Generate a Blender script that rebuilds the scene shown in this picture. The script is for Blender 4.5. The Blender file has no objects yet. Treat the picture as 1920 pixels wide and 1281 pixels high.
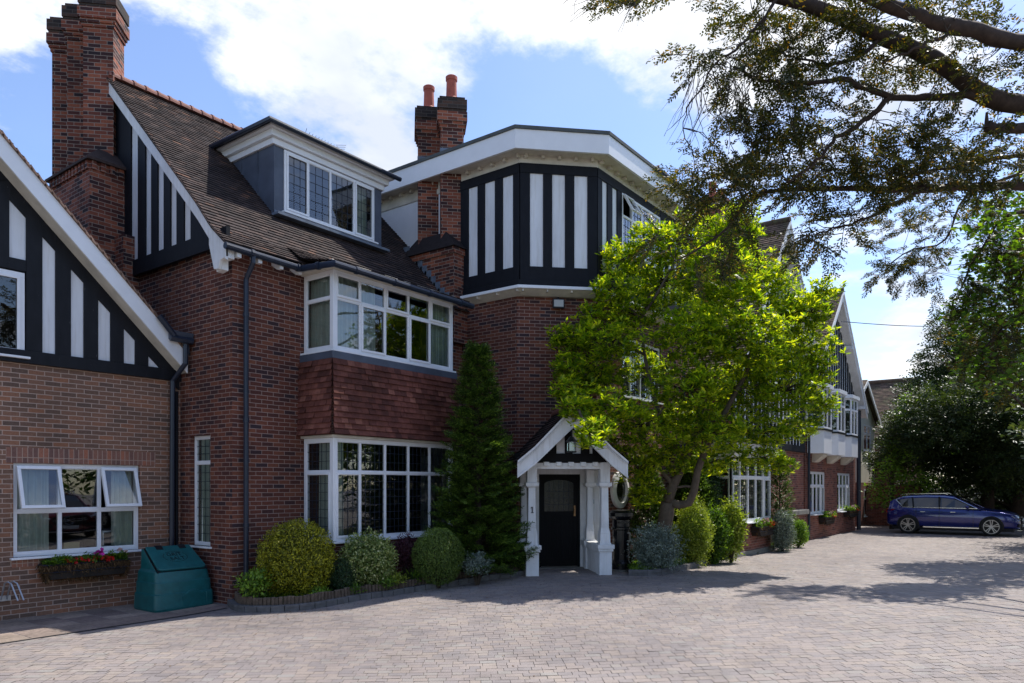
import bpy, bmesh, math, random
import numpy as np
from mathutils import Vector, Matrix, noise
random.seed(7); RNG = np.random.default_rng(7)
R_ = math.radians
SC = bpy.context.scene
# ------------------------------------------------------------------ camera
H, FOC, A0, V0 = 1.9, 1385.0, math.atan2(.6, .8), 912.0
FW = (.8, .6); RT = (.6, -.8)
cam = bpy.data.cameras.new('camera'); camo = bpy.data.objects.new('camera', cam); SC.collection.objects.link(camo)
camo.location = (0, 0, H); camo.rotation_euler = (R_(90), 0, A0-R_(90))
cam.sensor_width = 36; cam.lens = FOC/1920*36; cam.shift_y = (V0-640.5)/1920; cam.clip_end = 2000; cam.clip_start = .05
SC.camera = camo
# ------------------------------------------------------------------ light
SUN_EL, SUN_AZ = R_(57), R_(-12)           # direction towards the sun, azimuth from +X
sd = Vector((math.cos(SUN_EL)*math.cos(SUN_AZ), math.cos(SUN_EL)*math.sin(SUN_AZ), math.sin(SUN_EL)))
sl = bpy.data.lights.new('sun', 'SUN'); sl.energy = 4.0; sl.angle = R_(.53); sl.color = (1, .955, .88)
so = bpy.data.objects.new('sun', sl); SC.collection.objects.link(so)
so.rotation_euler = sd.to_track_quat('Z', 'Y').to_euler()
W = bpy.data.worlds.new('World'); SC.world = W; W.use_nodes = True
def build_world():
    nt = W.node_tree; N = nt.nodes; L = nt.links
    N.clear()
    out = N.new('ShaderNodeOutputWorld'); bg = N.new('ShaderNodeBackground'); bgc = N.new('ShaderNodeBackground')
    sky = N.new('ShaderNodeTexSky'); sky.sky_type = 'NISHITA'; sky.sun_disc = False
    sky.sun_elevation = SUN_EL; sky.sun_rotation = R_(90)-SUN_AZ
    sky.air_density = 1.0; sky.dust_density = .6; sky.ozone_density = 2.0
    bg.inputs[1].default_value = .15
    hs = N.new('ShaderNodeHueSaturation'); hs.inputs['Saturation'].default_value = 1.12; hs.inputs['Hue'].default_value = .508
    L.new(sky.outputs[0], hs.inputs['Color']); L.new(hs.outputs[0], bg.inputs[0])
    tc = N.new('ShaderNodeTexCoord'); sep = N.new('ShaderNodeSeparateXYZ'); L.new(tc.outputs['Generated'], sep.inputs[0])
    def m(op, a, b=None, c=None):
        n = N.new('ShaderNodeMath'); n.operation = op
        for i, x in enumerate((a, b, c)):
            if x is None: continue
            if isinstance(x, (int, float)): n.inputs[i].default_value = x
            else: L.new(x, n.inputs[i])
        return n.outputs[0]
    zz = m('ADD', m('MAXIMUM', sep.outputs[2], 0.0), .22)
    cb = N.new('ShaderNodeCombineXYZ')
    L.new(m('DIVIDE', sep.outputs[0], zz), cb.inputs[0]); L.new(m('DIVIDE', sep.outputs[1], zz), cb.inputs[1])
    def nz(scale, det, rough, w, dist=.0):
        n = N.new('ShaderNodeTexNoise'); n.inputs['Scale'].default_value = scale; n.inputs['Detail'].default_value = det
        n.inputs['Roughness'].default_value = rough; n.inputs['Distortion'].default_value = dist
        o = N.new('ShaderNodeVectorMath'); o.operation = 'ADD'; o.inputs[1].default_value = (w, w*.7, w*1.3)
        L.new(cb.outputs[0], o.inputs[0]); L.new(o.outputs[0], n.inputs['Vector']); return n.outputs[0]
    n1 = nz(1.5, 12, .62, 3.1, .25); n2 = nz(6.0, 8, .65, 8.2)
    dens = m('ADD', m('MULTIPLY', m('SUBTRACT', n1, .5), 3.4), m('MULTIPLY', m('SUBTRACT', n2, .5), 1.5))
    # cloud banks and clear patches as broad directions in the sky: (u, v, radius, weight)
    blobs = [(-150, 30, 240, .75), (660, 80, 250, .5), (520, 200, 150, .35), (1000, 40, 330, .5), (1210, 120, 190, .7), (1420, 60, 220, .5), (345, 110, 60, -.45), (560, 330, 90, -.3),
             (290, 200, 110, -.9), (60, 250, 120, -.7), (250, 60, 60, -.2), (850, 330, 230, -.5), (1180, 250, 120, -1.1), (1050, 230, 100, -.7), (960, 200, 70, -.5),
             (1560, 520, 200, -.4), (1690, 690, 130, .55), (1720, 600, 90, .3), (1900, 250, 300, .1), (1560, 760, 150, .1), (700, 300, 70, .3)]
    for (u, v, r, w) in blobs:
        t = (u-960)/FOC; d = Vector((FW[0]+t*RT[0], FW[1]+t*RT[1], (V0-v)/FOC)).normalized()
        vm = N.new('ShaderNodeVectorMath'); vm.operation = 'DISTANCE'; L.new(tc.outputs['Generated'], vm.inputs[0]); vm.inputs[1].default_value = d
        rr = r/FOC/math.sqrt(1+t*t)*.95
        g = m('POWER', 2.718, m('MULTIPLY', m('POWER', m('DIVIDE', vm.outputs['Value'], rr), 2.0), -.9))
        dens = m('ADD', dens, m('MULTIPLY', g, w))
    mr = N.new('ShaderNodeMapRange'); mr.interpolation_type = 'SMOOTHSTEP'; L.new(dens, mr.inputs[0])
    mr.inputs[1].default_value = -.02; mr.inputs[2].default_value = .66; mr.inputs[3].default_value = .05; mr.inputs[4].default_value = 1
    # cloud body: bright with faint blue-grey undersides
    cr = N.new('ShaderNodeValToRGB'); cr.color_ramp.elements[0].position = .36; cr.color_ramp.elements[0].color = (.58, .63, .74, 1)
    cr.color_ramp.elements[1].position = .60; cr.color_ramp.elements[1].color = (.93, .94, .96, 1); L.new(nz(2.6, 5, .5, 5.0), cr.inputs[0])
    L.new(cr.outputs[0], bgc.inputs[0]); bgc.inputs[1].default_value = .90
    mx = N.new('ShaderNodeMixShader'); L.new(mr.outputs[0], mx.inputs[0]); L.new(bg.outputs[0], mx.inputs[1]); L.new(bgc.outputs[0], mx.inputs[2])
    L.new(mx.outputs[0], out.inputs[0])
build_world()
SC.view_settings.view_transform = 'Standard'; SC.view_settings.look = 'None'; SC.view_settings.exposure = 0.64; SC.view_settings.gamma = 1
SC.render.engine = 'CYCLES'
SC.cycles.max_bounces = 6; SC.cycles.diffuse_bounces = 3; SC.cycles.transmission_bounces = 4; SC.cycles.transparent_max_bounces = 10
# ------------------------------------------------------------------ pixel rays on real planes
def ray(u):
    t = (u-960)/FOC; return FW[0]+t*RT[0], FW[1]+t*RT[1]
def zz(v, s): return H+(V0-v)/FOC*s
def onY(Y, u, v=V0):
    dx, dy = ray(u); s = Y/dy; return s*dx, zz(v, s)                 # X, z
def onX(X, u, v=V0):
    dx, dy = ray(u); s = X/dx; return s*dy, zz(v, s)                 # Y, z
def onC(c, u, v=V0):
    dx, dy = ray(u); s = c/(dx+dy); return (s*dx-s*dy)/math.sqrt(2), zz(v, s)   # along, z on the 45 degree plane x+y=c
def gz(x, y=0):
    pts = [(-10, -.15), (6, -.15), (9, -.06), (12, .1), (14, .1), (18, 0), (28, -.04), (80, -.04)]
    for (a, za), (b, zb) in zip(pts, pts[1:]):
        if x <= b:
            k = min(max((x-a)/(b-a), 0), 1); k = k*k*(3-2*k); return za+(zb-za)*k
    return -.04
def onG(u, v):
    dx, dy = ray(u); s = 15
    for _ in range(30): s = (H-gz(s*dx))*FOC/(v-V0)
    return Vector((s*dx, s*dy, gz(s*dx)))
def at(u, v, s):                                                      # a point s metres ahead
    dx, dy = ray(u); return Vector((s*dx, s*dy, zz(v, s)))
# ------------------------------------------------------------------ frames (a vertical plane: along, up, out)
class Fr:
    def __init__(f, o, ex, n): f.o = Vector(o); f.ex = Vector(ex).normalized(); f.n = Vector(n).normalized()
    def p(f, x, z, d=0): return f.o+f.ex*x+f.n*d+Vector((0, 0, z))
def FY(Y): return Fr((0, Y, 0), (1, 0, 0), (0, -1, 0))               # faces the drive
def FX(X): return Fr((X, 0, 0), (0, -1, 0), (-1, 0, 0))              # faces left; along = -Y
def FXR(X): return Fr((X, 0, 0), (0, 1, 0), (1, 0, 0))               # faces right; along = Y
def FC(c): return Fr((c/2, c/2, 0), (1, -1, 0), (-1, -1, 0))          # the 45 degree chamfer
# ------------------------------------------------------------------ mesh builder
def wloc(o):
    v = Vector((0, 0, 0))
    while o is not None: v += o.location; o = o.parent
    return v
class MB:
    def __init__(s): s.v = []; s.f = []; s.r = []
    def face(s, pts, r=None):
        b = len(s.v); s.v += [tuple(p) for p in pts]; s.f.append(tuple(range(b, b+len(pts)))); s.r.append(random.random() if r is None else r)
    def solid(s, A, B, r=None, caps=True):          # two matching loops
        n = len(A); r = random.random() if r is None else r
        b = len(s.v); s.v += [tuple(p) for p in A]+[tuple(p) for p in B]
        if caps: s.f += [tuple(range(b+n-1, b-1, -1)), tuple(range(b+n, b+2*n))]; s.r += [r, r]
        for i in range(n):
            j = (i+1) % n; s.f.append((b+i, b+j, b+n+j, b+n+i)); s.r.append(r)
        return s
    def box(s, F, x0, x1, z0, z1, d0, d1, r=None):
        return s.prism(F, [(x0, z0), (x1, z0), (x1, z1), (x0, z1)], d0, d1, r)
    def prism(s, F, pts, d0, d1, r=None):
        return s.solid([F.p(x, z, d0) for x, z in pts], [F.p(x, z, d1) for x, z in pts], r)
    def plan(s, pts, z0, z1, r=None):
        return s.solid([(x, y, z0) for x, y in pts], [(x, y, z1) for x, y in pts], r)
    def bar(s, a, b, w, h, up=(0, 0, 1), r=None):
        a = Vector(a); b = Vector(b); d = (b-a).normalized(); sx = d.cross(Vector(up)).normalized(); uz = sx.cross(d)
        q = [sx*w/2*i+uz*h/2*j for i, j in ((-1, -1), (1, -1), (1, 1), (-1, 1))]
        return s.solid([a+k for k in q], [b+k for k in q], r)
    def tube(s, pts, rad, n=8, r=None, cap=True):
        pts = [Vector(p) for p in pts]; rad = rad if isinstance(rad, (list, tuple)) else [rad]*len(pts)
        r = random.random() if r is None else r; b = len(s.v); pu = None
        for i, p in enumerate(pts):
            d = (pts[min(i+1, len(pts)-1)]-pts[max(i-1, 0)]).normalized()
            u = pu if pu is not None else (Vector((0, 0, 1)) if abs(d.z) < .9 else Vector((1, 0, 0)))
            sx = d.cross(u)
            if sx.length < 1e-4: sx = d.cross(Vector((1, .3, 0)))
            sx.normalize(); uz = sx.cross(d).normalized(); pu = uz
            for k in range(n):
                a = 2*math.pi*k/n; s.v.append(tuple(p+(sx*math.cos(a)+uz*math.sin(a))*rad[i]))
        for i in range(len(pts)-1):
            for k in range(n):
                j = (k+1) % n; s.f.append((b+i*n+k, b+i*n+j, b+(i+1)*n+j, b+(i+1)*n+k)); s.r.append(r)
        if cap:
            s.f += [tuple(b+k for k in range(n-1, -1, -1)), tuple(b+(len(pts)-1)*n+k for k in range(n))]; s.r += [r, r]
        return s
    def lathe(s, c, prof, n=16, r=None):             # prof: (radius, z)
        c = Vector(c); b = len(s.v); r = random.random() if r is None else r
        for (q, z) in prof:
            for k in range(n):
                a = 2*math.pi*k/n; s.v.append((c.x+q*math.cos(a), c.y+q*math.sin(a), c.z+z))
        for i in range(len(prof)-1):
            for k in range(n):
                j = (k+1) % n; s.f.append((b+i*n+k, b+i*n+j, b+(i+1)*n+j, b+(i+1)*n+k)); s.r.append(r)
        s.f += [tuple(b+k for k in range(n-1, -1, -1)), tuple(b+(len(prof)-1)*n+k for k in range(n))]; s.r += [r, r]
        return s
    def build_each(s, name, mat, parent=None, **k):   # every solid its own part
        for a, b in s.parts():
            m = MB(); off = s.f[a][0] if False else min(min(f) for f in s.f[a:b]); end = max(max(f) for f in s.f[a:b])+1
            m.v = s.v[off:end]; m.f = [tuple(i-off for i in f) for f in s.f[a:b]]; m.r = s.r[a:b]; m.build(name, mat, parent, **k)
    def parts(s):
        out = []; a = 0; hi = -1
        for i, f in enumerate(s.f):
            if min(f) > hi and i > a: out.append((a, i)); a = i
            if i == a: hi = max(f)
            hi = max(hi, max(f))
            # a solid's first two faces are its caps and cover all its vertices
        out.append((a, len(s.f))); return out
    def build(s, name, mat, parent=None, smooth=False, bevel=0, recalc=True):
        o0 = wloc(parent); V = np.array(s.v, dtype=np.float64).reshape(-1, 3)
        me = bpy.data.meshes.new(name); me.from_pydata([tuple(p) for p in (V-np.array(o0))], [], s.f)
        if recalc and len(s.f) < 60000:
            bm = bmesh.new(); bm.from_mesh(me); bmesh.ops.recalc_face_normals(bm, faces=bm.faces); bm.to_mesh(me); bm.free()
        nP = len(me.polygons)
        if nP:
            nl = len(me.loops); lv = np.empty(nl, dtype=np.int32); me.loops.foreach_get('vertex_index', lv)
            lt = np.empty(nP, dtype=np.int32); me.polygons.foreach_get('loop_total', lt)
            nr = np.empty(nP*3); me.polygons.foreach_get('normal', nr); nr = nr.reshape(-1, 3)
            L = np.repeat(nr, lt, axis=0); P = V[lv]
            hx = np.stack([-L[:, 1], L[:, 0]], 1); hl = np.linalg.norm(hx, axis=1); flat = hl < .2
            hx = hx/np.maximum(hl, 1e-6)[:, None]
            U = P[:, 0]*hx[:, 0]+P[:, 1]*hx[:, 1]
            sg = np.where(np.abs(L[:, 2]) > .25, 1, 0)   # slopes: distance up the slope
            dn = P[:, 0]*hx[:, 1]-P[:, 1]*hx[:, 0]
            Vv = np.where(sg == 1, P[:, 2]/np.maximum(np.sqrt(np.maximum(1-L[:, 2]**2, 1e-4)), .1), P[:, 2])
            U = np.where(flat, P[:, 0], U); Vv = np.where(flat, P[:, 1], Vv)
            uv = me.uv_layers.new(name='UVMap'); uv.data.foreach_set('uv', np.stack([U, Vv], 1).astype(np.float32).ravel())
            if len(s.r) == nP:
                at_ = me.attributes.new('rnd', 'FLOAT', 'FACE'); at_.data.foreach_set('value', np.array(s.r, dtype=np.float32))
        o = bpy.data.objects.new(name, me); SC.collection.objects.link(o)
        if mat: me.materials.append(mat)
        if parent is not None: o.parent = parent
        if smooth: me.polygons.foreach_set('use_smooth', [True]*nP)
        if bevel:
            b = o.modifiers.new('bevel', 'BEVEL'); b.width = bevel; b.segments = 2; b.limit_method = 'ANGLE'; b.harden_normals = False
        return o
def thing(name, label, cat, loc=(0, 0, 0), group=None):
    o = bpy.data.objects.new(name, None); SC.collection.objects.link(o); o.location = loc; o.empty_display_size = .2
    return tag(o, label, cat, group)
def tag(o, label, cat, group=None):
    o['label'] = label; o['category'] = cat
    if group: o['group'] = group
    return o
def struct(o): o['kind'] = 'structure'; return o
def leafmesh(name, Q, rnd, mat, parent=None):
    """Q: (N,4,3) world quads"""
    N = len(Q); o0 = np.array(wloc(parent)); V = (Q.reshape(-1, 3)-o0).astype(np.float32)
    me = bpy.data.meshes.new(name); me.vertices.add(N*4); me.vertices.foreach_set('co', V.ravel())
    me.loops.add(N*4); me.loops.foreach_set('vertex_index', np.arange(N*4, dtype=np.int32))
    me.polygons.add(N); me.polygons.foreach_set('loop_start', np.arange(0, N*4, 4, dtype=np.int32))
    me.update(calc_edges=True)
    a = me.attributes.new('rnd', 'FLOAT', 'FACE'); a.data.foreach_set('value', rnd.astype(np.float32))
    me.materials.append(mat); o = bpy.data.objects.new(name, me); SC.collection.objects.link(o)
    if parent is not None: o.parent = parent
    return o
# ------------------------------------------------------------------ materials
class NT:
    def __init__(s, name):
        s.m = bpy.data.materials.new(name); s.m.use_nodes = True; s.N = s.m.node_tree.nodes; s.L = s.m.node_tree.links
        s.b = s.N['Principled BSDF']; s.out = s.N['Material Output']
    def n(s, t, **k):
        x = s.N.new('ShaderNode'+t)
        for a, b in k.items(): setattr(x, a, b)
        return x
    def set(s, nd, **k):
        for a, b in k.items():
            i = nd.inputs[a.replace('_', ' ')]
            if isinstance(b, bpy.types.NodeSocket): s.L.new(b, i)
            else: i.default_value = b
        return nd
    def ramp(s, fac, stops, interp='LINEAR'):
        r = s.n('ValToRGB'); r.color_ramp.interpolation = interp
        while len(r.color_ramp.elements) < len(stops): r.color_ramp.elements.new(.5)
        for e, (p, c) in zip(r.color_ramp.elements, stops): e.position = p; e.color = (*c, 1)
        s.L.new(fac, r.inputs[0]); return r.outputs[0]
    def noise(s, vec, scale, det=3, rough=.5):
        x = s.n('TexNoise'); x.inputs['Scale'].default_value = scale; x.inputs['Detail'].default_value = det; x.inputs['Roughness'].default_value = rough
        if vec is not None: s.L.new(vec, x.inputs['Vector'])
        return x.outputs[0]
    def mix(s, f, a, b, mode='MIX'):
        x = s.n('MixRGB', blend_type=mode)
        for i, q in enumerate((f, a, b)):
            if isinstance(q, bpy.types.NodeSocket): s.L.new(q, x.inputs[i])
            else: x.inputs[i].default_value = q if i == 0 else (*q, 1)
        return x.outputs[0]
    def math(s, op, a, b=0.0):
        x = s.n('Math', operation=op)
        for i, q in enumerate((a, b)):
            if isinstance(q, bpy.types.NodeSocket): s.L.new(q, x.inputs[i])
            else: x.inputs[i].default_value = q
        return x.outputs[0]
    def bump(s, h, st=.3, dist=.01):
        x = s.n('Bump'); x.inputs['Strength'].default_value = st; x.inputs['Distance'].default_value = dist
        s.L.new(h, x.inputs['Height']); s.L.new(x.outputs[0], s.b.inputs['Normal']); return x
def uvn(t): return t.n('UVMap').outputs[0]
def posn(t): return t.n('NewGeometry').outputs['Position']
def rndn(t): return t.n('Attribute', attribute_name='rnd').outputs['Fac']
def brick_mat(name, stops, mortar, bw=.235, bh=.0745, mort=.0065, offset=.5, stain=.3, rot=False):
    t = NT(name); uv = uvn(t)
    if rot:
        mp = t.n('Mapping'); mp.inputs['Rotation'].default_value = (0, 0, R_(90)); t.L.new(uv, mp.inputs[0]); uv = mp.outputs[0]
    nzv = t.n('TexNoise'); t.set(nzv, Vector=uv, Scale=5.0, Detail=2.0)
    sub = t.n('VectorMath', operation='SUBTRACT'); t.L.new(nzv.outputs['Color'], sub.inputs[0]); sub.inputs[1].default_value = (.5, .5, .5)
    scl = t.n('VectorMath', operation='SCALE'); t.L.new(sub.outputs[0], scl.inputs[0]); scl.inputs['Scale'].default_value = .012
    ad = t.n('VectorMath', operation='ADD'); t.L.new(uv, ad.inputs[0]); t.L.new(scl.outputs[0], ad.inputs[1])
    br = t.n('TexBrick'); t.L.new(ad.outputs[0], br.inputs['Vector'])
    t.set(br, Scale=1.0, Mortar_Size=mort, Mortar_Smooth=.3, Bias=0.0, Brick_Width=bw, Row_Height=bh)
    br.inputs['Color1'].default_value = (0, 0, 0, 1); br.inputs['Color2'].default_value = (1, 1, 1, 1); br.inputs['Mortar'].default_value = (.5, .5, .5, 1); br.offset = offset
    g = t.n('SeparateColor'); t.L.new(br.outputs['Color'], g.inputs[0])
    col = t.ramp(g.outputs[0], stops)
    ns = t.noise(uv, 30, 6, .7); col = t.mix(.55, col, t.ramp(ns, [(.25, (.45, .45, .45)), (.75, (1.25, 1.2, 1.2))]), 'MULTIPLY')
    col = t.mix(br.outputs['Fac'], col, t.mix(ns, mortar, tuple(c*.75 for c in mortar)))
    st = t.noise(uv, .55, 5, .6); col = t.mix(1.0, col, t.ramp(st, [(.3, (1-stain,)*3), (.65, (1.08, 1.05, 1.05))]), 'MULTIPLY')
    t.L.new(col, t.b.inputs['Base Color']); t.b.inputs['Roughness'].default_value = .85; t.b.inputs['Specular IOR Level'].default_value = .25
    hgt = t.math('ADD', t.math('MULTIPLY', br.outputs['Fac'], -1.0), t.math('MULTIPLY', ns, .5)); t.bump(hgt, .35, .006)
    return t.m
DK = [(0, (.045, .032, .038)), (.12, (.065, .032, .031)), (.35, (.115, .042, .030)), (.7, (.155, .053, .034)), (1, (.215, .080, .045))]
M = {}
M['brick'] = brick_mat('dark_red_brick', DK, (.36, .26, .22), mort=.0065)
M['brickcap'] = brick_mat('sooty_cap_brick', [(0, (.025, .022, .022)), (.5, (.055, .042, .036)), (1, (.12, .065, .045))], (.10, .09, .08), stain=.5)
M['brickch'] = brick_mat('chimney_brick', [(0, (.035, .025, .03)), (.3, (.10, .035, .028)), (.6, (.24, .075, .045)), (1, (.36, .12, .065))], (.36, .29, .24), stain=.45)
M['brickA'] = brick_mat('brown_brick', [(0, (.150, .100, .076)), (.3, (.210, .124, .086)), (.7, (.265, .142, .092)), (1, (.34, .158, .09))], (.52, .39, .31), stain=.28, mort=.007)
M['brickAv'] = brick_mat('soldier_brick', [(0, (.16, .095, .08)), (.35, (.24, .125, .095)), (.7, (.29, .14, .095)), (1, (.38, .15, .09))], (.42, .31, .24), rot=True, offset=0, stain=.2)
M['brickE'] = brick_mat('orange_red_brick', [(0, (.10, .04, .035)), (.4, (.21, .075, .055)), (1, (.30, .115, .08))], (.32, .24, .2), stain=.25)
def plain(name, col, rough=.5, var=.12, scale=6, bump=0, metal=0, spec=.4, wear=None, stretch=None):
    t = NT(name); p = posn(t)
    if stretch:
        mp = t.n('Mapping'); mp.inputs['Scale'].default_value = stretch; t.L.new(p, mp.inputs[0]); p = mp.outputs[0]
    n = t.noise(p, scale, 6, .6)
    c = t.mix(1.0, col, t.ramp(n, [(.3, (1-var,)*3), (.7, (1+var*.4,)*3)]), 'MULTIPLY')
    if 'panel' in name or 'wood' in name:     # faint rain streaks and grime
        mp = t.n('Mapping'); mp.inputs['Scale'].default_value = (9, 9, .7); t.L.new(posn(t), mp.inputs[0]); g = t.noise(mp.outputs[0], 1.6, 6, .65); c = t.mix(1, c, t.ramp(g, [(.34, (.88, .865, .84)), (.52, (1, 1, 1))]), 'MULTIPLY')
    if wear:
        w = t.noise(p, scale*2.2, 8, .75); w = t.ramp(w, [(wear[1], (0, 0, 0)), (wear[1]+.05, (1, 1, 1))]); c = t.mix(w, c, wear[0])
    t.L.new(c, t.b.inputs['Base Color']); t.b.inputs['Roughness'].default_value = rough; t.b.inputs['Metallic'].default_value = metal; t.b.inputs['Specular IOR Level'].default_value = spec*(.45 if 'black' in name and 'timber' in name else 1)
    if bump: t.bump(n, bump, .01)
    return t.m
M['white'] = plain('white_upvc', (.80, .81, .83), .3, .05, 3)
M['whitewood'] = plain('white_painted_wood', (.76, .76, .76), .5, .14, 2.5, .1)
M['render'] = plain('white_infill_panel', (.74, .755, .78), .7, .16, 1.6, .15, stretch=(1, 1, .35))
M['cream'] = plain('cream_soffit', (.62, .58, .50), .6, .25, 3)
M['creamwall'] = plain('cream_render', (.70, .66, .54), .8, .15, 1.5, .1)
M['black'] = plain('black_stained_timber', (.009, .010, .014), .6, .3, 5, .1, wear=((.22, .22, .23), .73), stretch=(2.2, 2.2, .8))
M['blackclean'] = plain('black_paint', (.010, .011, .014), .35, .3, 5)
M['blackworn'] = plain('weathered_black_timber', (.013, .014, .018), .5, .3, 5, .1, wear=((.20, .20, .21), .66), stretch=(2.0, 2.0, .55))
M['gutter'] = plain('dark_blue_grey_gutter', (.018, .026, .045), .3, .2, 6)
M['doorblack'] = plain('black_door_paint', (.006, .006, .007), .6, .3, 5, spec=.15)
M['obscure'] = plain('obscure_door_glass', (.012, .014, .013), .16, .3, 22, .35, spec=.55)
M['lead'] = plain('lead_sheet', (.075, .09, .125), .5, .3, 3, .3)
M['leadbright'] = plain('lead_flashing', (.14, .17, .22), .5, .35, 6, .4)
M['roofedge'] = plain('roof_felt_edge', (.09, .10, .10), .8, .3, 4)
M['stone'] = plain('grey_stone', (.22, .21, .19), .85, .3, 8, .4)
M['pot'] = plain('terracotta_pot', (.40, .10, .065), .7, .25, 6, .2)
M['ridge'] = plain('terracotta_ridge', (.24, .10, .075), .8, .4, 7, .3)
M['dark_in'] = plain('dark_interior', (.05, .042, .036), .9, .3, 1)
M['curtain'] = plain('pale_curtain', (.55, .58, .50), .9, .12, 4)
M['rednet'] = plain('dark_red_curtain', (.18, .015, .025), .9, .2, 4)
M['lamp'] = plain('clear_lamp_glass', (.45, .45, .42), .1, .05, 4)
M['asph'] = plain('black_drain', (.02, .02, .022), .7, .3, 9)
M['galv'] = plain('galvanised_steel', (.45, .47, .50), .35, .15, 12, metal=.8)
M['soil'] = plain('dark_soil', (.028, .021, .016), .95, .5, 9, .8)
def glass_mat():
    t = NT('window_glass'); tr = t.n('BsdfTransparent'); gl = t.n('BsdfGlossy'); gl.inputs['Roughness'].default_value = .0
    tr.inputs[0].default_value = (.78, .84, .84, 1); gl.inputs[0].default_value = (.95, .97, 1, 1)
    fr = t.n('Fresnel'); fr.inputs[0].default_value = 1.55
    n = t.n('TexNoise'); t.set(n, Scale=1.2, Detail=1.0); t.L.new(posn(t), n.inputs['Vector'])
    bp = t.n('Bump'); bp.inputs['Strength'].default_value = .35; bp.inputs['Distance'].default_value = .012; t.L.new(n.outputs[0], bp.inputs['Height']); t.L.new(bp.outputs[0], gl.inputs['Normal'])
    f = t.math('MULTIPLY', fr.outputs[0], 2.2); f = t.math('MINIMUM', f, 1.0)
    mx = t.n('MixShader'); t.L.new(f, mx.inputs[0]); t.L.new(tr.outputs[0], mx.inputs[1]); t.L.new(gl.outputs[0], mx.inputs[2]); t.L.new(mx.outputs[0], t.out.inputs[0])
    return t.m
M['glass'] = glass_mat()
def tile_mat(name, stops, moss=0.0, mosscol=(.12, .13, .06)):
    t = NT(name); r = rndn(t); c = t.ramp(r, stops); p = posn(t)
    n = t.noise(p, 14, 6, .7); c = t.mix(.7, c, t.ramp(n, [(.25, (.45,)*3), (.75, (1.35,)*3)]), 'MULTIPLY')
    s = t.noise(p, .9, 5, .65); c = t.mix(1, c, t.ramp(s, [(.3, (.62,)*3), (.7, (1.15, 1.1, 1.1))]), 'MULTIPLY')
    if moss: c = t.mix(t.ramp(t.noise(p, 2.2, 6, .7), [(.6-moss*.3, (0, 0, 0)), (.75, (1, 1, 1))]), c, mosscol)
    t.L.new(c, t.b.inputs['Base Color']); t.b.inputs['Roughness'].default_value = .85; t.b.inputs['Specular IOR Level'].default_value = .2; t.bump(n, .5, .006)
    return t.m
M['rooftile'] = tile_mat('brown_clay_tile', [(0, (.030, .024, .025)), (.5, (.055, .041, .039)), (.85, (.085, .058, .050)), (1, (.17, .09, .06))])
M['rooftileD'] = tile_mat('mossy_brown_tile', [(0, (.075, .055, .045)), (.5, (.13, .095, .07)), (1, (.21, .14, .10))], .3)
M['tilehung'] = tile_mat('red_hung_tile', [(0, (.090, .036, .029)), (.4, (.155, .057, .043)), (.8, (.215, .080, .058)), (1, (.30, .125, .088))])
# ------------------------------------------------------------------ building components
def wall(mb, F, x0, x1, z0, z1, holes=(), rev=.12):
    xs = sorted({x0, x1, *[h[0] for h in holes], *[h[1] for h in holes]}); zs = sorted({z0, z1, *[h[2] for h in holes], *[h[3] for h in holes]})
    for a, b in zip(xs, xs[1:]):
        for c, d in zip(zs, zs[1:]):
            mx, mz = (a+b)/2, (c+d)/2
            if any(h[0] < mx < h[1] and h[2] < mz < h[3] for h in holes): continue
            mb.face([F.p(a, c), F.p(b, c), F.p(b, d), F.p(a, d)])
    for h in holes:
        a, b, c, d = h[:4]
        for (p, q) in (((a, c), (b, c)), ((b, c), (b, d)), ((b, d), (a, d)), ((a, d), (a, c))):
            mb.face([F.p(*p, 0), F.p(*q, 0), F.p(*q, -rev), F.p(*p, -rev)])
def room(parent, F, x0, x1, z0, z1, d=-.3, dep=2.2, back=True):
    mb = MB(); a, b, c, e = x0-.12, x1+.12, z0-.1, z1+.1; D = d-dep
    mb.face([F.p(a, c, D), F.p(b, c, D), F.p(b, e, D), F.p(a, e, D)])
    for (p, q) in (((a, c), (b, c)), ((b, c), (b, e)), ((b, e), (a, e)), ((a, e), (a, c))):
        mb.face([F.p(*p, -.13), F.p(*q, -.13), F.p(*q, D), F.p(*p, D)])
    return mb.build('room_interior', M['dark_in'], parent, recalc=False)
def curtains(parent, F, spans, z0, z1, d=-.15, mat='curtain'):
    if not spans: return
    for (a, b) in spans:
        mb = MB()
        n = max(4, int((b-a)/.012)); ph = random.random()*6
        pr = [(a+(b-a)*i/n, .026*math.sin((a+(b-a)*i/n)*62+ph)+.018*math.sin((a+(b-a)*i/n)*23+ph*2)) for i in range(n+1)]
        for (xa, da), (xb, db) in zip(pr, pr[1:]):
            mb.face([F.p(xa, z0, d+da*1.2), F.p(xb, z0, d+db*1.2), F.p(xb, z1, d+db*.7), F.p(xa, z1, d+da*.7)], .5)
        mb.build('curtain', M[mat], parent, smooth=True, recalc=False)
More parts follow.
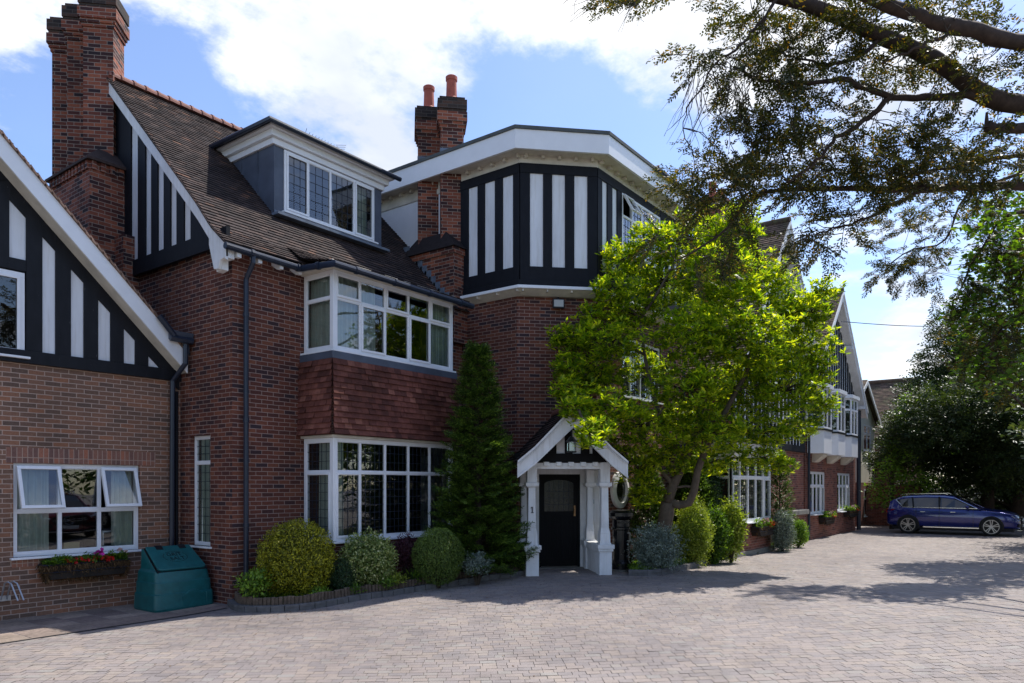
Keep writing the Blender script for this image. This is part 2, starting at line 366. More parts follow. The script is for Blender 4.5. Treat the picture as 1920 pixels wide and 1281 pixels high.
def window(parent, F, x0, x1, z0, z1, cols=(), trans=(), sb=.06, fw=.055, mw=.05, lead=None, curt=(), sashes=(), sill=True, opens=(), interior=True, sillout=.07, mat='white', vent=False, rooms=2.2):
    """cols / trans: mullion x and transom z in plane units; sashes: cells that carry an opening frame; opens: {cell: angle} hung at the top"""
    xs = [x0]+list(cols)+[x1]; zs = [z0]+list(trans)+[z1]
    mb = MB(); d0, d1 = -sb-.06, -sb
    mb.box(F, x0, x1, z1-fw, z1, d0, d1); mb.box(F, x0, x1, z0, z0+fw, d0, d1)
    mb.box(F, x0, x0+fw, z0+fw, z1-fw, d0, d1); mb.box(F, x1-fw, x1, z0+fw, z1-fw, d0, d1)
    for t in trans: mb.box(F, x0+fw, x1-fw, t-mw/2, t+mw/2, d0, d1-.004)
    for c in cols:
        zz_ = [z0+fw]+[q for t in trans for q in (t-mw/2, t+mw/2)]+[z1-fw]
        for q in range(0, len(zz_), 2): mb.box(F, c-mw/2, c+mw/2, zz_[q], zz_[q+1], d0, d1-.002)
    gm = MB(); lm = MB()
    def pane(Fq, a, b, c, d, dd):
        gm.face([Fq.p(a, c, dd), Fq.p(b, c, dd), Fq.p(b, d, dd), Fq.p(a, d, dd)])
        if lead:
            nx = max(1, round((b-a)/lead[0])); nz = max(1, round((d-c)/lead[1])); w = .0045
            for i in range(1, nx): x = a+(b-a)*i/nx; lm.box(Fq, x-w, x+w, c, d, dd+.001, dd+.007)
            for i in range(1, nz): z = c+(d-c)*i/nz; lm.box(Fq, a, b, z-w, z+w, dd+.002, dd+.008)
    for i in range(len(xs)-1):
        for j in range(len(zs)-1):
            a = xs[i]+(fw if i == 0 else mw/2); b = xs[i+1]-(fw if i == len(xs)-2 else mw/2)
            c = zs[j]+(fw if j == 0 else mw/2); d = zs[j+1]-(fw if j == len(zs)-2 else mw/2)
            op = dict(opens).get((i, j))
            if op:
                th = R_(op); hinge = F.p(0, d+.02, d1+.02)-F.ex*0
                up = Vector((0, 0, math.cos(th)))-F.n*math.sin(th); nn = F.n*math.cos(th)+Vector((0, 0, math.sin(th)))
                Fq = Fr.__new__(Fr); Fq.o = hinge; Fq.ex = F.ex; Fq.n = nn; Fq.up = up
                Fq.p = (lambda x, z, dd=0, Fq=Fq: Fq.o+Fq.ex*x+Fq.n*dd+Fq.up*z)
                h = d-c+.04; k = .05; a2, b2 = a-.02, b+.02
                mb.box(Fq, a2, b2, -k, 0, -.02, .03); mb.box(Fq, a2, b2, -h, -h+k, -.02, .03)
                mb.box(Fq, a2, a2+k, -h+k, -k, -.02, .03); mb.box(Fq, b2-k, b2, -h+k, -k, -.02, .03)
                pane(Fq, a2+k, b2-k, -h+k, -k, .005)
                continue
            if (i, j) in sashes:
                k = .042; q = .022
                a -= .012; b += .012; c -= .012; d += .012
                mb.box(F, a, b, c, c+k, d1-.002, d1+q); mb.box(F, a, b, d-k, d, d1-.002, d1+q)
                mb.box(F, a, a+k, c+k, d-k, d1-.002, d1+q); mb.box(F, b-k, b, c+k, d-k, d1-.002, d1+q)
                if vent: mb.box(F, a+k*1.6, b-k*1.6, d-k*.75, d-k*.3, d1+q, d1+q+.014)
                pane(F, a+k, b-k, c+k, d-k, d1-.012)
            else:
                mb.box(F, a, b, c, c+.012, d0+.02, d1-.01); mb.box(F, a, b, d-.012, d, d0+.02, d1-.01)
                pane(F, a, b, c, d, d1-.028)
    w = mb.build('window', M[mat], parent, bevel=.004)
    gm.build('pane', M['glass'], w, recalc=False)
    if lead: lm.build('leaded_bars', M['gutter'], w)
    if sill:
        s = MB(); s.box(F, x0-.05, x1+.05, z0-.035, z0, -sb-.06, sillout); s.build('sill', M[mat], w, bevel=.005)
    curtains(w, F, curt, z0+.03, z1-.03)
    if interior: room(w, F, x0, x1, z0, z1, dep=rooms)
    return w
def tiled(mb, P0, ex, up, prof, L0, L1, gauge=.10, tw=.17, th=.021, clip=None, jit=.004):
    """tile courses laid up a slope. prof: [(horizontal distance up slope, z)]"""
    ex = Vector((*ex, 0)).normalized(); up = Vector((*up, 0)).normalized(); P0 = Vector((*P0, 0))
    seg = [math.dist(prof[i], prof[i+1]) for i in range(len(prof)-1)]; tot = sum(seg)
    def pt(q):
        q = max(0, min(q, tot)); i = 0
        while i < len(seg)-1 and q > seg[i]: q -= seg[i]; i += 1
        k = q/seg[i]; (a, b), (c, d) = prof[i], prof[i+1]
        nx, nz = -(d-b)/seg[i], (c-a)/seg[i]
        return a+(c-a)*k, b+(d-b)*k, nx, nz
    nrow = int(tot/gauge+.5)
    for r in range(nrow):
        q0, q1 = tot*r/nrow, tot*(r+1)/nrow+.004
        a, za, nx, nz = pt(q0+.001); b, zb, mx_, mz_ = pt(q1)
        off = (r % 2)*.5; n = int((L1-L0)/tw)+1; wob = noise.noise(Vector((r*.3, 0, 0)))*.003
        for i in range(-1, n+1):
            l0 = max(L0, L0+(i+off)*tw); l1 = min(L1, L0+(i+1+off)*tw-.004)
            if l1-l0 < .01: continue
            if clip and not clip((l0+l1)/2, (a+b)/2): continue
            j = th+random.uniform(-jit, jit)+wob; j2 = j+random.uniform(-jit, jit)*.6
            p = lambda l, d, z, o, vx=nx, vz=nz: P0+ex*l+up*(d+vx*o)+Vector((0, 0, z+vz*o))
            c = min(1, max(0, random.random()*.75+.25*random.random()+noise.noise(Vector((l0*.8, r*.12, 3)))*.35))
            A, B, C, D = p(l0, a, za, j), p(l1, a, za, j2), p(l1, b, zb, .003), p(l0, b, zb, .003)
            mb.face([A, B, C, D], c); mb.face([p(l0, a, za, -.004), p(l1, a, za, -.004), B, A], c*.6)
    if not clip:
        for (a, za), (b, zb) in zip(prof, prof[1:]):
            mb.face([P0+ex*L0+up*a+Vector((0, 0, za-.005)), P0+ex*L1+up*a+Vector((0, 0, za-.005)), P0+ex*L1+up*b+Vector((0, 0, zb-.005)), P0+ex*L0+up*b+Vector((0, 0, zb-.005))], .1)
def timber(parent, F, x0, x1, zb, top, whites, band=.2, head=.0, d=.0, bmat='black', proud=.03, xs=()):
    """half timbering between x0 and x1: black studs with white infill strips, band below, optional head band"""
    f = top if callable(top) else (lambda x: top)
    pan = MB(); st = MB(); ws = sorted(whites)
    for (a, b) in ws:
        za, zb_ = max(f(a)-head, zb+band), max(f(b)-head, zb+band)
        pan.prism(F, [(a-.01, zb+band-.01), (b+.01, zb+band-.01), (b+.01, zb_+.01), (a-.01, za+.01)], d-.03, d)
    edges = [x0]+[q for w in ws for q in w]+[x1]
    st.box(F, x0, x1, zb, zb+band, d-.03, d+proud+.012)
    for i in range(0, len(edges), 2):
        a, b = edges[i], edges[i+1]
        if b-a < .01: continue
        br = sorted([a, b]+[x for x in xs if a < x < b])
        P = [(a, zb+band), (b, zb+band)]+[(x, max(f(x)-(head if head else 0), zb+band+.001)) for x in reversed(br)]
        st.prism(F, P, d-.03, d+proud)
    if head:
        br = sorted([x0, x1]+[x for x in xs if x0 < x < x1])
        for a, b in zip(br, br[1:]): st.prism(F, [(a, f(a)-head), (b, f(b)-head), (b, f(b)), (a, f(a))], d-.03, d+proud+.008)
    pan.build_each('infill_panel', M['render'], parent); st.build('timber_frame', M[bmat], parent, bevel=.006)
def shaft(mb, c, w, z0, z1, ang=0, cap=None):
    def sq(w_, z): return [(c[0]+w_/2*math.sqrt(2)*math.cos(ang+math.pi/4+k*math.pi/2), c[1]+w_/2*math.sqrt(2)*math.sin(ang+math.pi/4+k*math.pi/2), z) for k in range(4)]
    zs = [(w, z0), (w, z1-.78), (w+.05, z1-.70), (w+.10, z1-.62), (w+.16, z1-.54), (w+.16, z1-.30), (w+.10, z1-.29), (w+.10, z1-.22), (w+.14, z1-.215), (w+.14, z1-.06), (w+.05, z1)]
    mb.solid(sq(w, z0), sq(w, z1-.72))
    for (e, a, b) in ((.05, .72, .645), (.10, .645, .57), (.16, .57, .36), (.10, .36, .29), (.15, .29, .07), (.06, .07, 0)): (mb if a > .5 else cap).solid(sq(w+e, z1-a), sq(w+e, z1-b))
def chim_pot(c, z, h, r, parent):
    mb = MB(); mb.lathe((c[0], c[1], z), [(r*1.15, -.05), (r*1.12, .08), (r*.96, .12), (r*.88, h-.12), (r*1.02, h-.10), (r*1.04, h-.02), (r*.85, h)], 18)
    mb.build('chimney_pot', M['pot'], parent, smooth=False)
def stepcourse(mb, F, x0, x1, z, d, n=1): pass
# ================================================================== LEFT BRICK HOUSE
YA = 12.98; FA = FY(YA); XB = 7.18; YB = 11.32
A = thing('brick_house', 'brown brick house with black and white gable above a window box', 'house', (4, YA, gz(4)))
xa = lambda u: onY(YA, u)[0]; za = lambda u, v: onY(YA, u, v)[1]
wx0, wx1 = xa(25), xa(262); wz0, wz1 = za(27, 1046), za(27, 868)
zbA = za(150, 694)
mb = MB(); top0, top1 = wz1, wz1+.24
wall(mb, FA, -1.5, XB+.0, -.5, zbA, [(wx0, wx1, wz0, wz1), (wx0-.1, wx1+.28, top0+.002, top1)], .1)
mb.build('wall', M['brickA'], A)
mb = MB(); mb.box(FA, wx0-.1, wx1+.28, top0+.004, top1, -.1, .001); mb.box(FA, wx0-.02, wx1-.2, wz0-.15, wz0-.04, 0, .003); mb.build_each('soldier_course', M['brickAv'], A)
cols = [xa(115), xa(189)]
w = window(A, FA, wx0, wx1, wz0, wz1, cols, [za(115, 957)], sb=.05, fw=.07, mw=.06, curt=[(wx0+.05, wx0+.55), (wx1-.42, wx1-.05)], opens={(0, 1): 17, (2, 1): 17}.items(), vent=False)
mb = MB()
for (u, v, wd, h, mt) in ((132, 1027, .16, .10, 0),): mb.box(FA, xa(u), xa(u)+.24, wz0+.07, wz0+.17, -.3, -.24)
mb.build('card', plain('buff_card', (.55, .45, .22), .8), w)
mb = MB(); x = xa(207); mb.box(FA, x, x+.34, wz0+.07, wz0+.33, -.28, -.25); mb.build('picture_back', M['dark_in'], w)
mb = MB()
for q in ((x-.02, x+.36, .31, .34), (x-.02, x+.36, .06, .08), (x-.02, x, .08, .31), (x+.34, x+.36, .08, .31)): mb.box(FA, q[0], q[1], wz0+q[2], wz0+q[3], -.285, -.24)
mb.build('picture_frame', M['white'], w)
mb = MB(); mb.box(FA, xa(66), xa(66)+.07, wz0+.3, wz1-.1, -.26, -.245); mb.build('red_curtain', M['rednet'], w)
# gable timbers
YAv = YA-.33
vx = lambda u, v: onY(YAv, u, v)
(ax, az), (bx, bz) = vx(116, 430), vx(357, 708)
mA = (az-bz)/(ax-bx)                        # lower edge of the bargeboard
low = lambda x: az+mA*(x-ax)
AP = 2.7                                    # apex
lowg = lambda x: low(x) if x >= AP else low(AP)-(mA*-1)*(AP-x)
topA = lambda x: lowg(x)+.02
W1 = [(15.5, 47), (77.5, 102), (131, 155), (182, 205), (230, 251), (276, 296), (320, 334)]
wh = [(xa(a), xa(b)) for a, b in W1]
Awx1 = xa(45); Awz0, Awz1 = za(20, 667), za(20, 508)
def topW(x): return topA(x)-.28
pan = MB(); st = MB(); zb0 = zbA; bandA = za(60, 680)-zbA+.0
bandA = .20
for i, (a, b) in enumerate(wh):
    z0 = zb0+bandA if i else za(30, 490)
    P = [(a, z0), (b, z0), (b, max(topW(b), z0+.005)), (a, topW(a))]
    pan.prism(FA, P, -.02, .02)
pan.build_each('infill_panel', M['render'], A)
ed = [-1.2]+[q for w_ in wh for q in w_]+[XB-.02]
st.box(FA, -1.2, XB-.02, zb0, zb0+bandA, -.02, .065)
for i in range(0, len(ed), 2):
    a, b = ed[i], ed[i+1]
    if i == 0:
        st.prism(FA, [(a, Awz1+.02), (b, Awz1+.02), (b, topA(b)), (AP, topA(AP)), (a, topA(a))], -.02, .05); continue
    if i == 2: pass
    st.prism(FA, [(a, zb0+bandA), (b, zb0+bandA), (b, max(topA(b), zb0+bandA)), (a, topA(a))], -.02, .05)
st.prism(FA, [(wh[0][0]-.01, Awz1+.02), (wh[0][1]+.0, Awz1+.02), (wh[0][1], Awz1+.2), (wh[0][0]-.01, Awz1+.2)], -.02, .048)
for (a, b) in wh: st.prism(FA, [(a-.005, topW(a)), (b+.005, topW(b)), (b+.005, topA(b)), (a-.005, topA(a))], -.02, .049)
st.build('timber_frame', M['blackworn'], A, bevel=.006)
window(A, FA, -.2, Awx1, Awz0, Awz1, [1.6, 3.0], [], sb=-.03, fw=.08, sashes=[(2, 0), (1, 0)], curt=[], sillout=.12)
# bargeboard and boxed eaves
mb = MB(); Fv = FY(YAv)
e = XB-.06; ez = low(e)
mb.prism(Fv, [(AP, low(AP)), (e, ez), (e, ez+.34), (e-.45, low(e-.45)+.34), (AP, low(AP)+.34)], 0, .035)
mb.prism(Fv, [(AP, low(AP)), (-1, low(AP)-(AP+1)*abs(mA)), (-1, low(AP)-(AP+1)*abs(mA)+.34), (AP, low(AP)+.34)], 0, .035)
# box end
zt = vx(325, 640)[1]
mb.prism(Fv, [(e-.50, low(e-.5)+.30), (e+.0, ez+.30), (e, zt), (e-.50, zt)], -.01, .030)
mb.build('bargeboard', M['white'], A, bevel=.004)
mb = MB()
for (a, b) in ((AP, e), (-1, AP)): mb.face([Fv.p(a, lowg(a)+.01), Fv.p(b, lowg(b)+.01), FA.p(b, lowg(b)+.01), FA.p(a, lowg(a)+.01)])
mb.build('soffit', M['cream'], A, recalc=False)
mb = MB(); zr = lambda x: lowg(x)+.37
k = mA
prof = [(0, zr(XB-.1)), (XB-.1-AP, zr(AP))]
tiled(mb, (XB-.1, YAv-.06), (0, 1), (-1, 0), prof, 0, 8, tw=.17)
tiled(mb, (AP-5, YAv-.06), (0, 1), (1, 0), [(0, zr(AP-5)), (5, zr(AP))], 0, 8, gauge=.2, tw=.35)
mb.build('roof', M['rooftile'], A, recalc=False)
mb = MB(); n = 46                             # verge undercloak, tile edges seen from the front
for i in range(n):
    a = AP+(XB-.12-AP)*i/n; b = AP+(XB-.12-AP)*(i+1.25)/n
    mb.prism(FY(YAv-.04), [(a, zr(a)-.03), (b, zr(b)-.03), (b, zr(b)-.012), (a, zr(a)+.012+.02)], -.12, .03)
mb.build('verge_tiles', tile_mat('verge_tile', [(0, (.20, .13, .10)), (1, (.36, .24, .18))]), A)
# valley hopper, gutter and pipe in the corner
px = XB-.10; zz0 = vx(348, 648)[1]
mb = MB(); mb.tube([(XB-.62, YAv-.10, zz0+.42), (XB-.36, YAv-.12, zz0+.12)], .055); mb.tube([(XB-.42, YAv-.10, zz0+.08), (XB-.04, YAv-.16, zz0+.06)], .06)
mb.tube([(px-.04, YAv-.10, zz0), (px-.04, YAv-.10, ez+.16), (px-.12, YA-.14, ez-.14), (px-.12, YA-.10, -.2)], .045, 10); mb.build('downpipe', M['gutter'], A, smooth=False)
mb = MB(); mb.tube([(px-.02, YA-.09, zbA-.2), (px-.02, YA-.09, -.2)], .03, 8); mb.build('waste_pipe', M['black'], A)
mb = MB(); mb.prism(Fr((XB-.02, 0, 0), (0, -1, 0), (-1, 0, 0)), [(-YA-.1, zz0+.06), (-YAv+.12, zz0+.06), (-YAv+.16, zz0+.20), (-YA-.1, zz0+.16)], 0, .40); mb.build('lead_hopper', M['lead'], A)
# soft lead stepped flashing up the side wall
mb = MB()
for i in range(24):
    x = XB-.3-i*.0; yy = YA+.3+i*.3
mb.prism(FY(YAv), [(XB-.5, zr(XB-.5)+.0), (XB+.0, zr(XB-.1)-.06), (XB, zr(XB-.1)+.2), (XB-.1, zr(XB-.2)+.2)], -.3, -.02); mb.build('flashing', M['lead'], A)
# ================================================================== MAIN WING with bay
B = thing('gabled_house', 'dark brick house with steep tiled roof, dormer and two storey bay window', 'house', (10, YB, gz(10)))
XT = 13.14; YT = 9.72; CC = 22.86; YF = 8.44; XF0 = CC-YF
FB = FY(YB); FBs = FX(XB)
X0, X1, YBay = 8.64, onY(10.47, 848)[0], 10.47
sp = [(228, 178), (302, 285), (369, 379), (396, 423), (420, 450)]
XV = XB-.27
yz = [onX(XV, *p) for p in sp]
m_ = (yz[0][1]-yz[1][1])/(yz[0][0]-yz[1][0]); dx_, dy_ = ray(232)
s_ = (H-yz[1][1]+m_*yz[1][0])/(m_*dy_-(V0-150)/FOC); YR = s_*dy_; ZR = zz(150, s_)-.06
prof = [(yz[4][0]-.03, yz[4][1]-.02), yz[3], yz[2], yz[1], (YR, ZR)]
EAV = prof[0]
zRoof = lambda y: np.interp(y, [p[0] for p in prof], [p[1] for p in prof]) if y <= YR else ZR-(y-YR)*1.05
print('B ridge', YR, ZR, prof)
nx0, nx1 = -onX(XB, 357)[0], -onX(XB, 386)[0]; nz0, nz1 = onX(XB, 357, 1022)[1], onX(XB, 357, 818)[1]
mb = MB()
wall(mb, FB, XB, XT, -.4, EAV[1]-.02, [(X0+.02, X1-.02, .6, 5.9)], .1)
wall(mb, FBs, -(2*YR-YB), -YB, -.4, EAV[1]-.1, [(nx0, nx1+.14, nz0, nz1)], .14)
ys_ = [YB, prof[1][0], prof[2][0], prof[3][0], YR, 2*YR-prof[3][0], 2*YR-YB]
for a, b in zip(ys_, ys_[1:]): mb.face([FBs.p(-a, EAV[1]-.1), FBs.p(-b, EAV[1]-.1), FBs.p(-b, max(EAV[1]-.09, zRoof(b)-.12)), FBs.p(-a, max(EAV[1]-.09, zRoof(a)-.12))])
mb.build('wall', M['brick'], B)
window(B, FBs, nx0, nx1+.14, nz0, nz1, [], [onX(XB, 357, 868)[1]], sb=.08, lead=(.14, .16), curt=[(nx0+.05, nx1)], sillout=.04)
# gable timbers on the side wall
G = FX(XB-.06)
zB = onX(XB-.06, 265, 515)[1]; zB = (zB+onX(XB-.06, 395, 471)[1])/2
gy = lambda u: -onX(XB-.06, u)[0]
whB = [(gy(250), gy(263)), (gy(277), gy(288)), (gy(300), gy(311.5)), (gy(324), gy(335.6)), (gy(349.5), gy(362))]
timber(B, G, -YR-1.5, -YB+.02, zB, lambda x: zRoof(-x)-.1, whB, band=.30, proud=.03, d=.02, xs=[-YR, -prof[1][0], -prof[2][0], -prof[3][0], -(prof[0][0]+prof[1][0])/2])
# bargeboard following the bellcast verge
mb = MB(); Fb = FX(XV+.05)
pp = [(-y, z) for y, z in prof]+[(-(2*YR-yz[1][0]), yz[1][1])]
for (a, b) in zip(pp, pp[1:]):
    mb.prism(Fb, [(a[0], a[1]-.04), (b[0], b[1]-.04), (b[0], b[1]-.30), (a[0], a[1]-.30)], -.01, .04)
a = pp[0]; q = pp[1]
mb.prism(Fb, [(a[0], a[1]-.05), (a[0], a[1]-.25), (a[0]-.16, a[1]-.28), (a[0]-.22, a[1]-.42), (a[0]-.36, a[1]-.40), (q[0]-.1, q[1]-.30), (q[0]-.1, q[1]-.1)], -.015, .035)
mb.prism(Fb, [(a[0]-.02, a[1]-.06), (a[0]-.02, a[1]-.26), (a[0]-.20, a[1]-.26), (a[0]-.20, a[1]-.42), (a[0]-.36, a[1]-.44), (a[0]-.42, a[1]-.10)], -.14, -.016)
mb.build('bargeboard', M['whitewood'], B, bevel=.006)
mb = MB()
for (a, b) in zip(pp, pp[1:]): mb.face([Fb.p(a[0], a[1]-.06), Fb.p(b[0], b[1]-.06), G.p(b[0], b[1]-.06, .02), G.p(a[0], a[1]-.06, .02)])
mb.build('soffit', M['blackclean'], B, recalc=False)
mb = MB()                                    # eaves brackets and soffit
for u in (437+9, 485, 525, 560):
    x = onY(YB-.2, u)[0]
    w = .038; o_ = [(0, -.12), (-.16, -.22), (-.25, -.22), (-.25, -.05), (0, .02)]
    mb.solid([(x-w, YB+a, EAV[1]+b) for a, b in o_], [(x+w, YB+a, EAV[1]+b) for a, b in o_])
mb.build_each('rafter_foot', M['whitewood'], B, bevel=.004)
mb = MB(); mb.face([(XV+.05, YB, EAV[1]-.04), (XT, YB, EAV[1]-.04), (XT, EAV[0]+.04, EAV[1]-.04), (XV+.05, EAV[0]+.04, EAV[1]-.04)]); mb.build('eaves_soffit', M['cream'], B, recalc=False)
# roof
mb = MB(); LP = [(y-EAV[0], z) for y, z in prof]
tiled(mb, (XV, EAV[0]), (1, 0), (0, 1), LP, 0, XT+1.6-XV)
bz1 = EAV[1]-.0; YBe = YBay-.30
tiled(mb, (X0-.22, YBe), (1, 0), (0, 1), [(0, bz1-.13), (EAV[0]-YBe-.02, bz1+.07), (EAV[0]-YBe+.42, float(zRoof(EAV[0]+.42))+.025)], 0, X1+.22-X0+.22)
mb.face([(XV, YR, ZR), (XT+2, YR, ZR), (XT+2, YR+4.5, ZR-4.7), (XV, YR+4.5, ZR-4.7)], .3)
mb.build('roof', M['rooftile'], B, recalc=False)
mb = MB(); n = 30
for i in range(n):
    x = XV+.02+i*(XT+1.2-XV)/n; L = (XT+1.2-XV)/n
    q = [(x+L*k/2, YR+math.cos(a)*.13, ZR-.03+math.sin(a)*.13+(.012 if k == 0 else 0)) for k in (0, 2) for a in [math.pi*j/8 for j in range(9)]]
    mb.solid(q[:9], q[9:]); q = [(x+d, YR+math.cos(a)*.15, ZR-.03+math.sin(a)*.15) for d in (-.015, .035) for a in [math.pi*j/8 for j in range(9)]]; mb.solid(q[:9], q[9:])
mb.build('ridge_tiles', M['ridge'], B)
mb = MB()
for i in range(44):                           # verge tile edges
    q0 = i/44; y0 = EAV[0]+(YR-EAV[0])*q0; y1 = EAV[0]+(YR-EAV[0])*min(1, q0+1.2/44)
    mb.prism(FX(XV-.01), [(-y0, zRoof(y0)-.03), (-y1, zRoof(y1)-.03), (-y1, zRoof(y1)-.012), (-y0, zRoof(y0)+.014)], -.08, .012)
mb.build('verge_tiles', M['rooftile'], B)
# gutters
def gutter(pts, parent, r=.058, name='gutter', brk=True):
    mb = MB(); pts = [Vector(p) for p in pts]; mb.tube(pts, r, 10)
    if brk:
        for a, b in zip(pts, pts[1:]):
            L = (b-a).length; d = (b-a)/L; k = .5
            while k < L: mb.tube([a+d*(k-.03), a+d*(k+.03)], r*1.22, 10); k += .95
    return mb.build(name, M['gutter'], parent)
gyy = EAV[0]-.05; gz_ = EAV[1]-.09
gutter([(XV-.03, gyy, gz_), (X0-.26, gyy, gz_-.03), (X0-.27, YBe-.05, bz1-.20), (X1+.26, YBe-.05, bz1-.22)], B)
dpx = onY(YB-.1, 464)[0]
mb = MB(); mb.tube([(dpx, gyy, gz_), (dpx, gyy, gz_-.16), (dpx-.02, YB-.09, gz_-.42), (dpx-.02, YB-.09, gz(7)+.12), (dpx-.1, YB-.4, gz(7)+.03)], .042, 12)
for z in (1.2, 3.0, 4.8): mb.tube([(dpx-.02, YB-.09, z), (dpx-.02, YB-.09, z+.07)], .052, 12)
mb.build('downpipe', M['gutter'], B)
# ------- bay
FBy = FY(YBay); FBl = FX(X0)
zy = lambda v, u=626: onY(YBay, u, v)[1]
z1a, z1b, z2a, z2b = zy(1016), zy(820), zy(655), zy(505)
cu = [onY(YBay, u)[0] for u in (676, 722.8, 766.5, 806.5)]
t2 = zy(556); t1 = zy(885, 629)
bay1 = window(B, FBy, X0, X1, z1a, z1b, cu, [t1], sb=.0, fw=.07, lead=(.125, .15), sashes=[(0, 0)], vent=True, curt=[(X0+.05, X0+.35), (X1-.4, X1-.08)], interior=False)
bay2 = window(B, FBy, X0, X1, z2a, z2b, cu, [t2], sb=.0, fw=.07, sashes=[(0, 1), (2, 1), (4, 1), (1, 0), (3, 0)], curt=[(X0+.06, cu[0]+.48), (cu[3]+.03, X1-.08)], interior=False)
l0, l1 = -YB, -YBay-.01
window(B, FBl, l0+.02, l1, z1a, z1b, [], [t1], sb=.0, fw=.08, lead=(.125, .15), sashes=[(0, 0)], vent=True, curt=[(l0+.30, l1-.12)], interior=False)
window(B, FBl, l0+.02, l1, z2a, z2b, [], [t2], sb=.0, fw=.08, curt=[(l0+.05, l1-.1)], interior=False)
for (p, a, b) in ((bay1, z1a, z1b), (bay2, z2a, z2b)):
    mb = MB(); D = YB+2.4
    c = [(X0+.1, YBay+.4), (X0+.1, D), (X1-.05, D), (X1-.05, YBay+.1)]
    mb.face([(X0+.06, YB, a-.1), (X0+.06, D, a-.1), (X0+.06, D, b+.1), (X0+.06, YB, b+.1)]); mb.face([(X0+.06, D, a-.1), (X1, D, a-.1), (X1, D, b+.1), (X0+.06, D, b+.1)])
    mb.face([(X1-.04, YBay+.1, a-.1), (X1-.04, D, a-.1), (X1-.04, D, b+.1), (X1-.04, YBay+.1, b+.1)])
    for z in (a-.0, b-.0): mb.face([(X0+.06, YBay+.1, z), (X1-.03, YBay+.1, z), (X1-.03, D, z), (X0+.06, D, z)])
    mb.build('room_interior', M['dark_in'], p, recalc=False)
mb = MB()
for (a, b) in ((z1a, z1b), (z2a, z2b)):      # corner posts
    mb.box(FBy, X0-.01, X0+.09, a, b, -.09, .015); mb.box(FBy, X1-.09, X1+.01, a, b, -.85, .012)
mb.build('corner_post', M['white'], B, bevel=.01)
mb = MB(); zt = z2b                           # moulded head of the bay
for (o, a, b) in ((.05, zt, zt+.07), (.10, zt+.072, zt+.12), (.16, zt+.122, bz1-.16)):
    mb.box(FBy, X0-o, X1+o, a, b, -.9, o)
mb.box(FBy, X0-.06, X1+.05, z1b, z1b+.05, -.9, .07)
mb.build_each('cornice', M['cream'], B, bevel=.01)
mb = MB(); zl0, zl1 = zy(674), z2a-.036; mb.box(FBy, X0-.08, X1+.08, zl0, zl1, -.9, .08); mb.build('lead_apron', M['lead'], B, bevel=.015)
mb = MB(); zb_, zt_ = z1b+.052, zl0+.01
o = .09
tiled(mb, (X0-o, YBay-o-.05), (1, 0), (0, 1), [(0, zb_), (.03, zb_+.12), (.05, zt_)], 0, X1-X0+2*o, gauge=.105, tw=.165, th=.030, jit=.009)
tiled(mb, (X0-o-.05, YB+.1), (0, -1), (1, 0), [(0, zb_), (.03, zb_+.12), (.05, zt_)], 0, YB-YBay+o+.1, gauge=.105, tw=.165, th=.030, jit=.009)
mb.face([(X1+o, YBay-o, zb_), (X1+o, YB, zb_), (X1+o, YB, zt_), (X1+o, YBay-o, zt_)], .2)
mb.face([(X0-o, YBay-o, zb_), (X1+o, YBay-o, zb_), (X1+o, YB, zb_), (X0-o, YB, zb_)], .2)
mb.build('tile_hanging', M['tilehung'], B, recalc=False)
mb = MB(); wall(mb, FBy, X0, X1, -.3, z1a-.035); wall(mb, FBl, l0, -YBay, -.3, z1a-.035); wall(mb, FXR(X1), YBay, YB, -.3, z1a-.035); mb.build('bay_plinth', M['brick'], B)
# ------- dormer
YD = 12.33
def dn(Y, u, v): return onY(Y, u, v)
YD = None
for y in np.linspace(11.2, 15, 400):           # where the cheek foot (515,405) meets the roof slope
    if zRoof(y) > onY(y, 515, 405)[1]: YD = y; break
YD = float(YD or 12.3); FD = FY(YD)
dx0, dx1 = onY(YD, 513)[0], onY(YD, 715)[0]; dz1 = onY(YD, 513, 271)[1]; 
print('dormer', YD, dx0, dx1, dz1)
DM = MB(); zb_ = zRoof(YD)-.15
ux0, ux1 = onY(YD, 532)[0], onY(YD, 701)[0]; uz0 = onY(YD, 533, 397)[1]; uz1 = onY(YD, 533, 281)[1]
wall(DM, FD, dx0, dx1, zb_, dz1, [(ux0, ux1, uz0, uz1)], .05)
yb = YD
while zRoof(yb) < dz1+.2 and yb < YR: yb += .05
for X in (dx0, dx1): DM.face([(X, YD, zb_), (X, YD, dz1), (X, yb+.1, dz1), (X, yb+.1, dz1-.1)])
for yy in (YD+.5, YD+1.05): DM.box(FX(dx0), -yy-.02, -yy, zRoof(yy), dz1, 0, .018)
for uu in (dx0+.0,): DM.box(FD, dx0, dx0+.02, zRoof(YD), dz1, 0, .015)
dormer = DM.build('dormer', M['lead'], B, recalc=False)
mb = MB()
for (o, a, b) in ((.05, dz1-.0, dz1+.12), (.12, dz1+.122, dz1+.25), (.20, dz1+.252, dz1+.30)):
    mb.plan([(dx0-o, YD-o), (dx1+o, YD-o), (dx1+o, yb+.7), (dx0-o, yb+.7)], a, b)
mb.build('cornice', M['white'], dormer, bevel=.008)
mb = MB(); o = .27; mb.plan([(dx0-o, YD-o), (dx1+o, YD-o), (dx1+o, yb+.9), (dx0-o, yb+.9)], dz1+.302, dz1+.35); mb.build('flat_roof', M['gutter'], dormer, bevel=.01)
mb = MB(); o = .30; mb.tube([(dx0-o, yb+.6, dz1+.31), (dx0-o, YD-o, dz1+.30), (dx1+o, YD-o, dz1+.28)], .05, 10)
mb.build('dormer_gutter', M['gutter'], dormer)
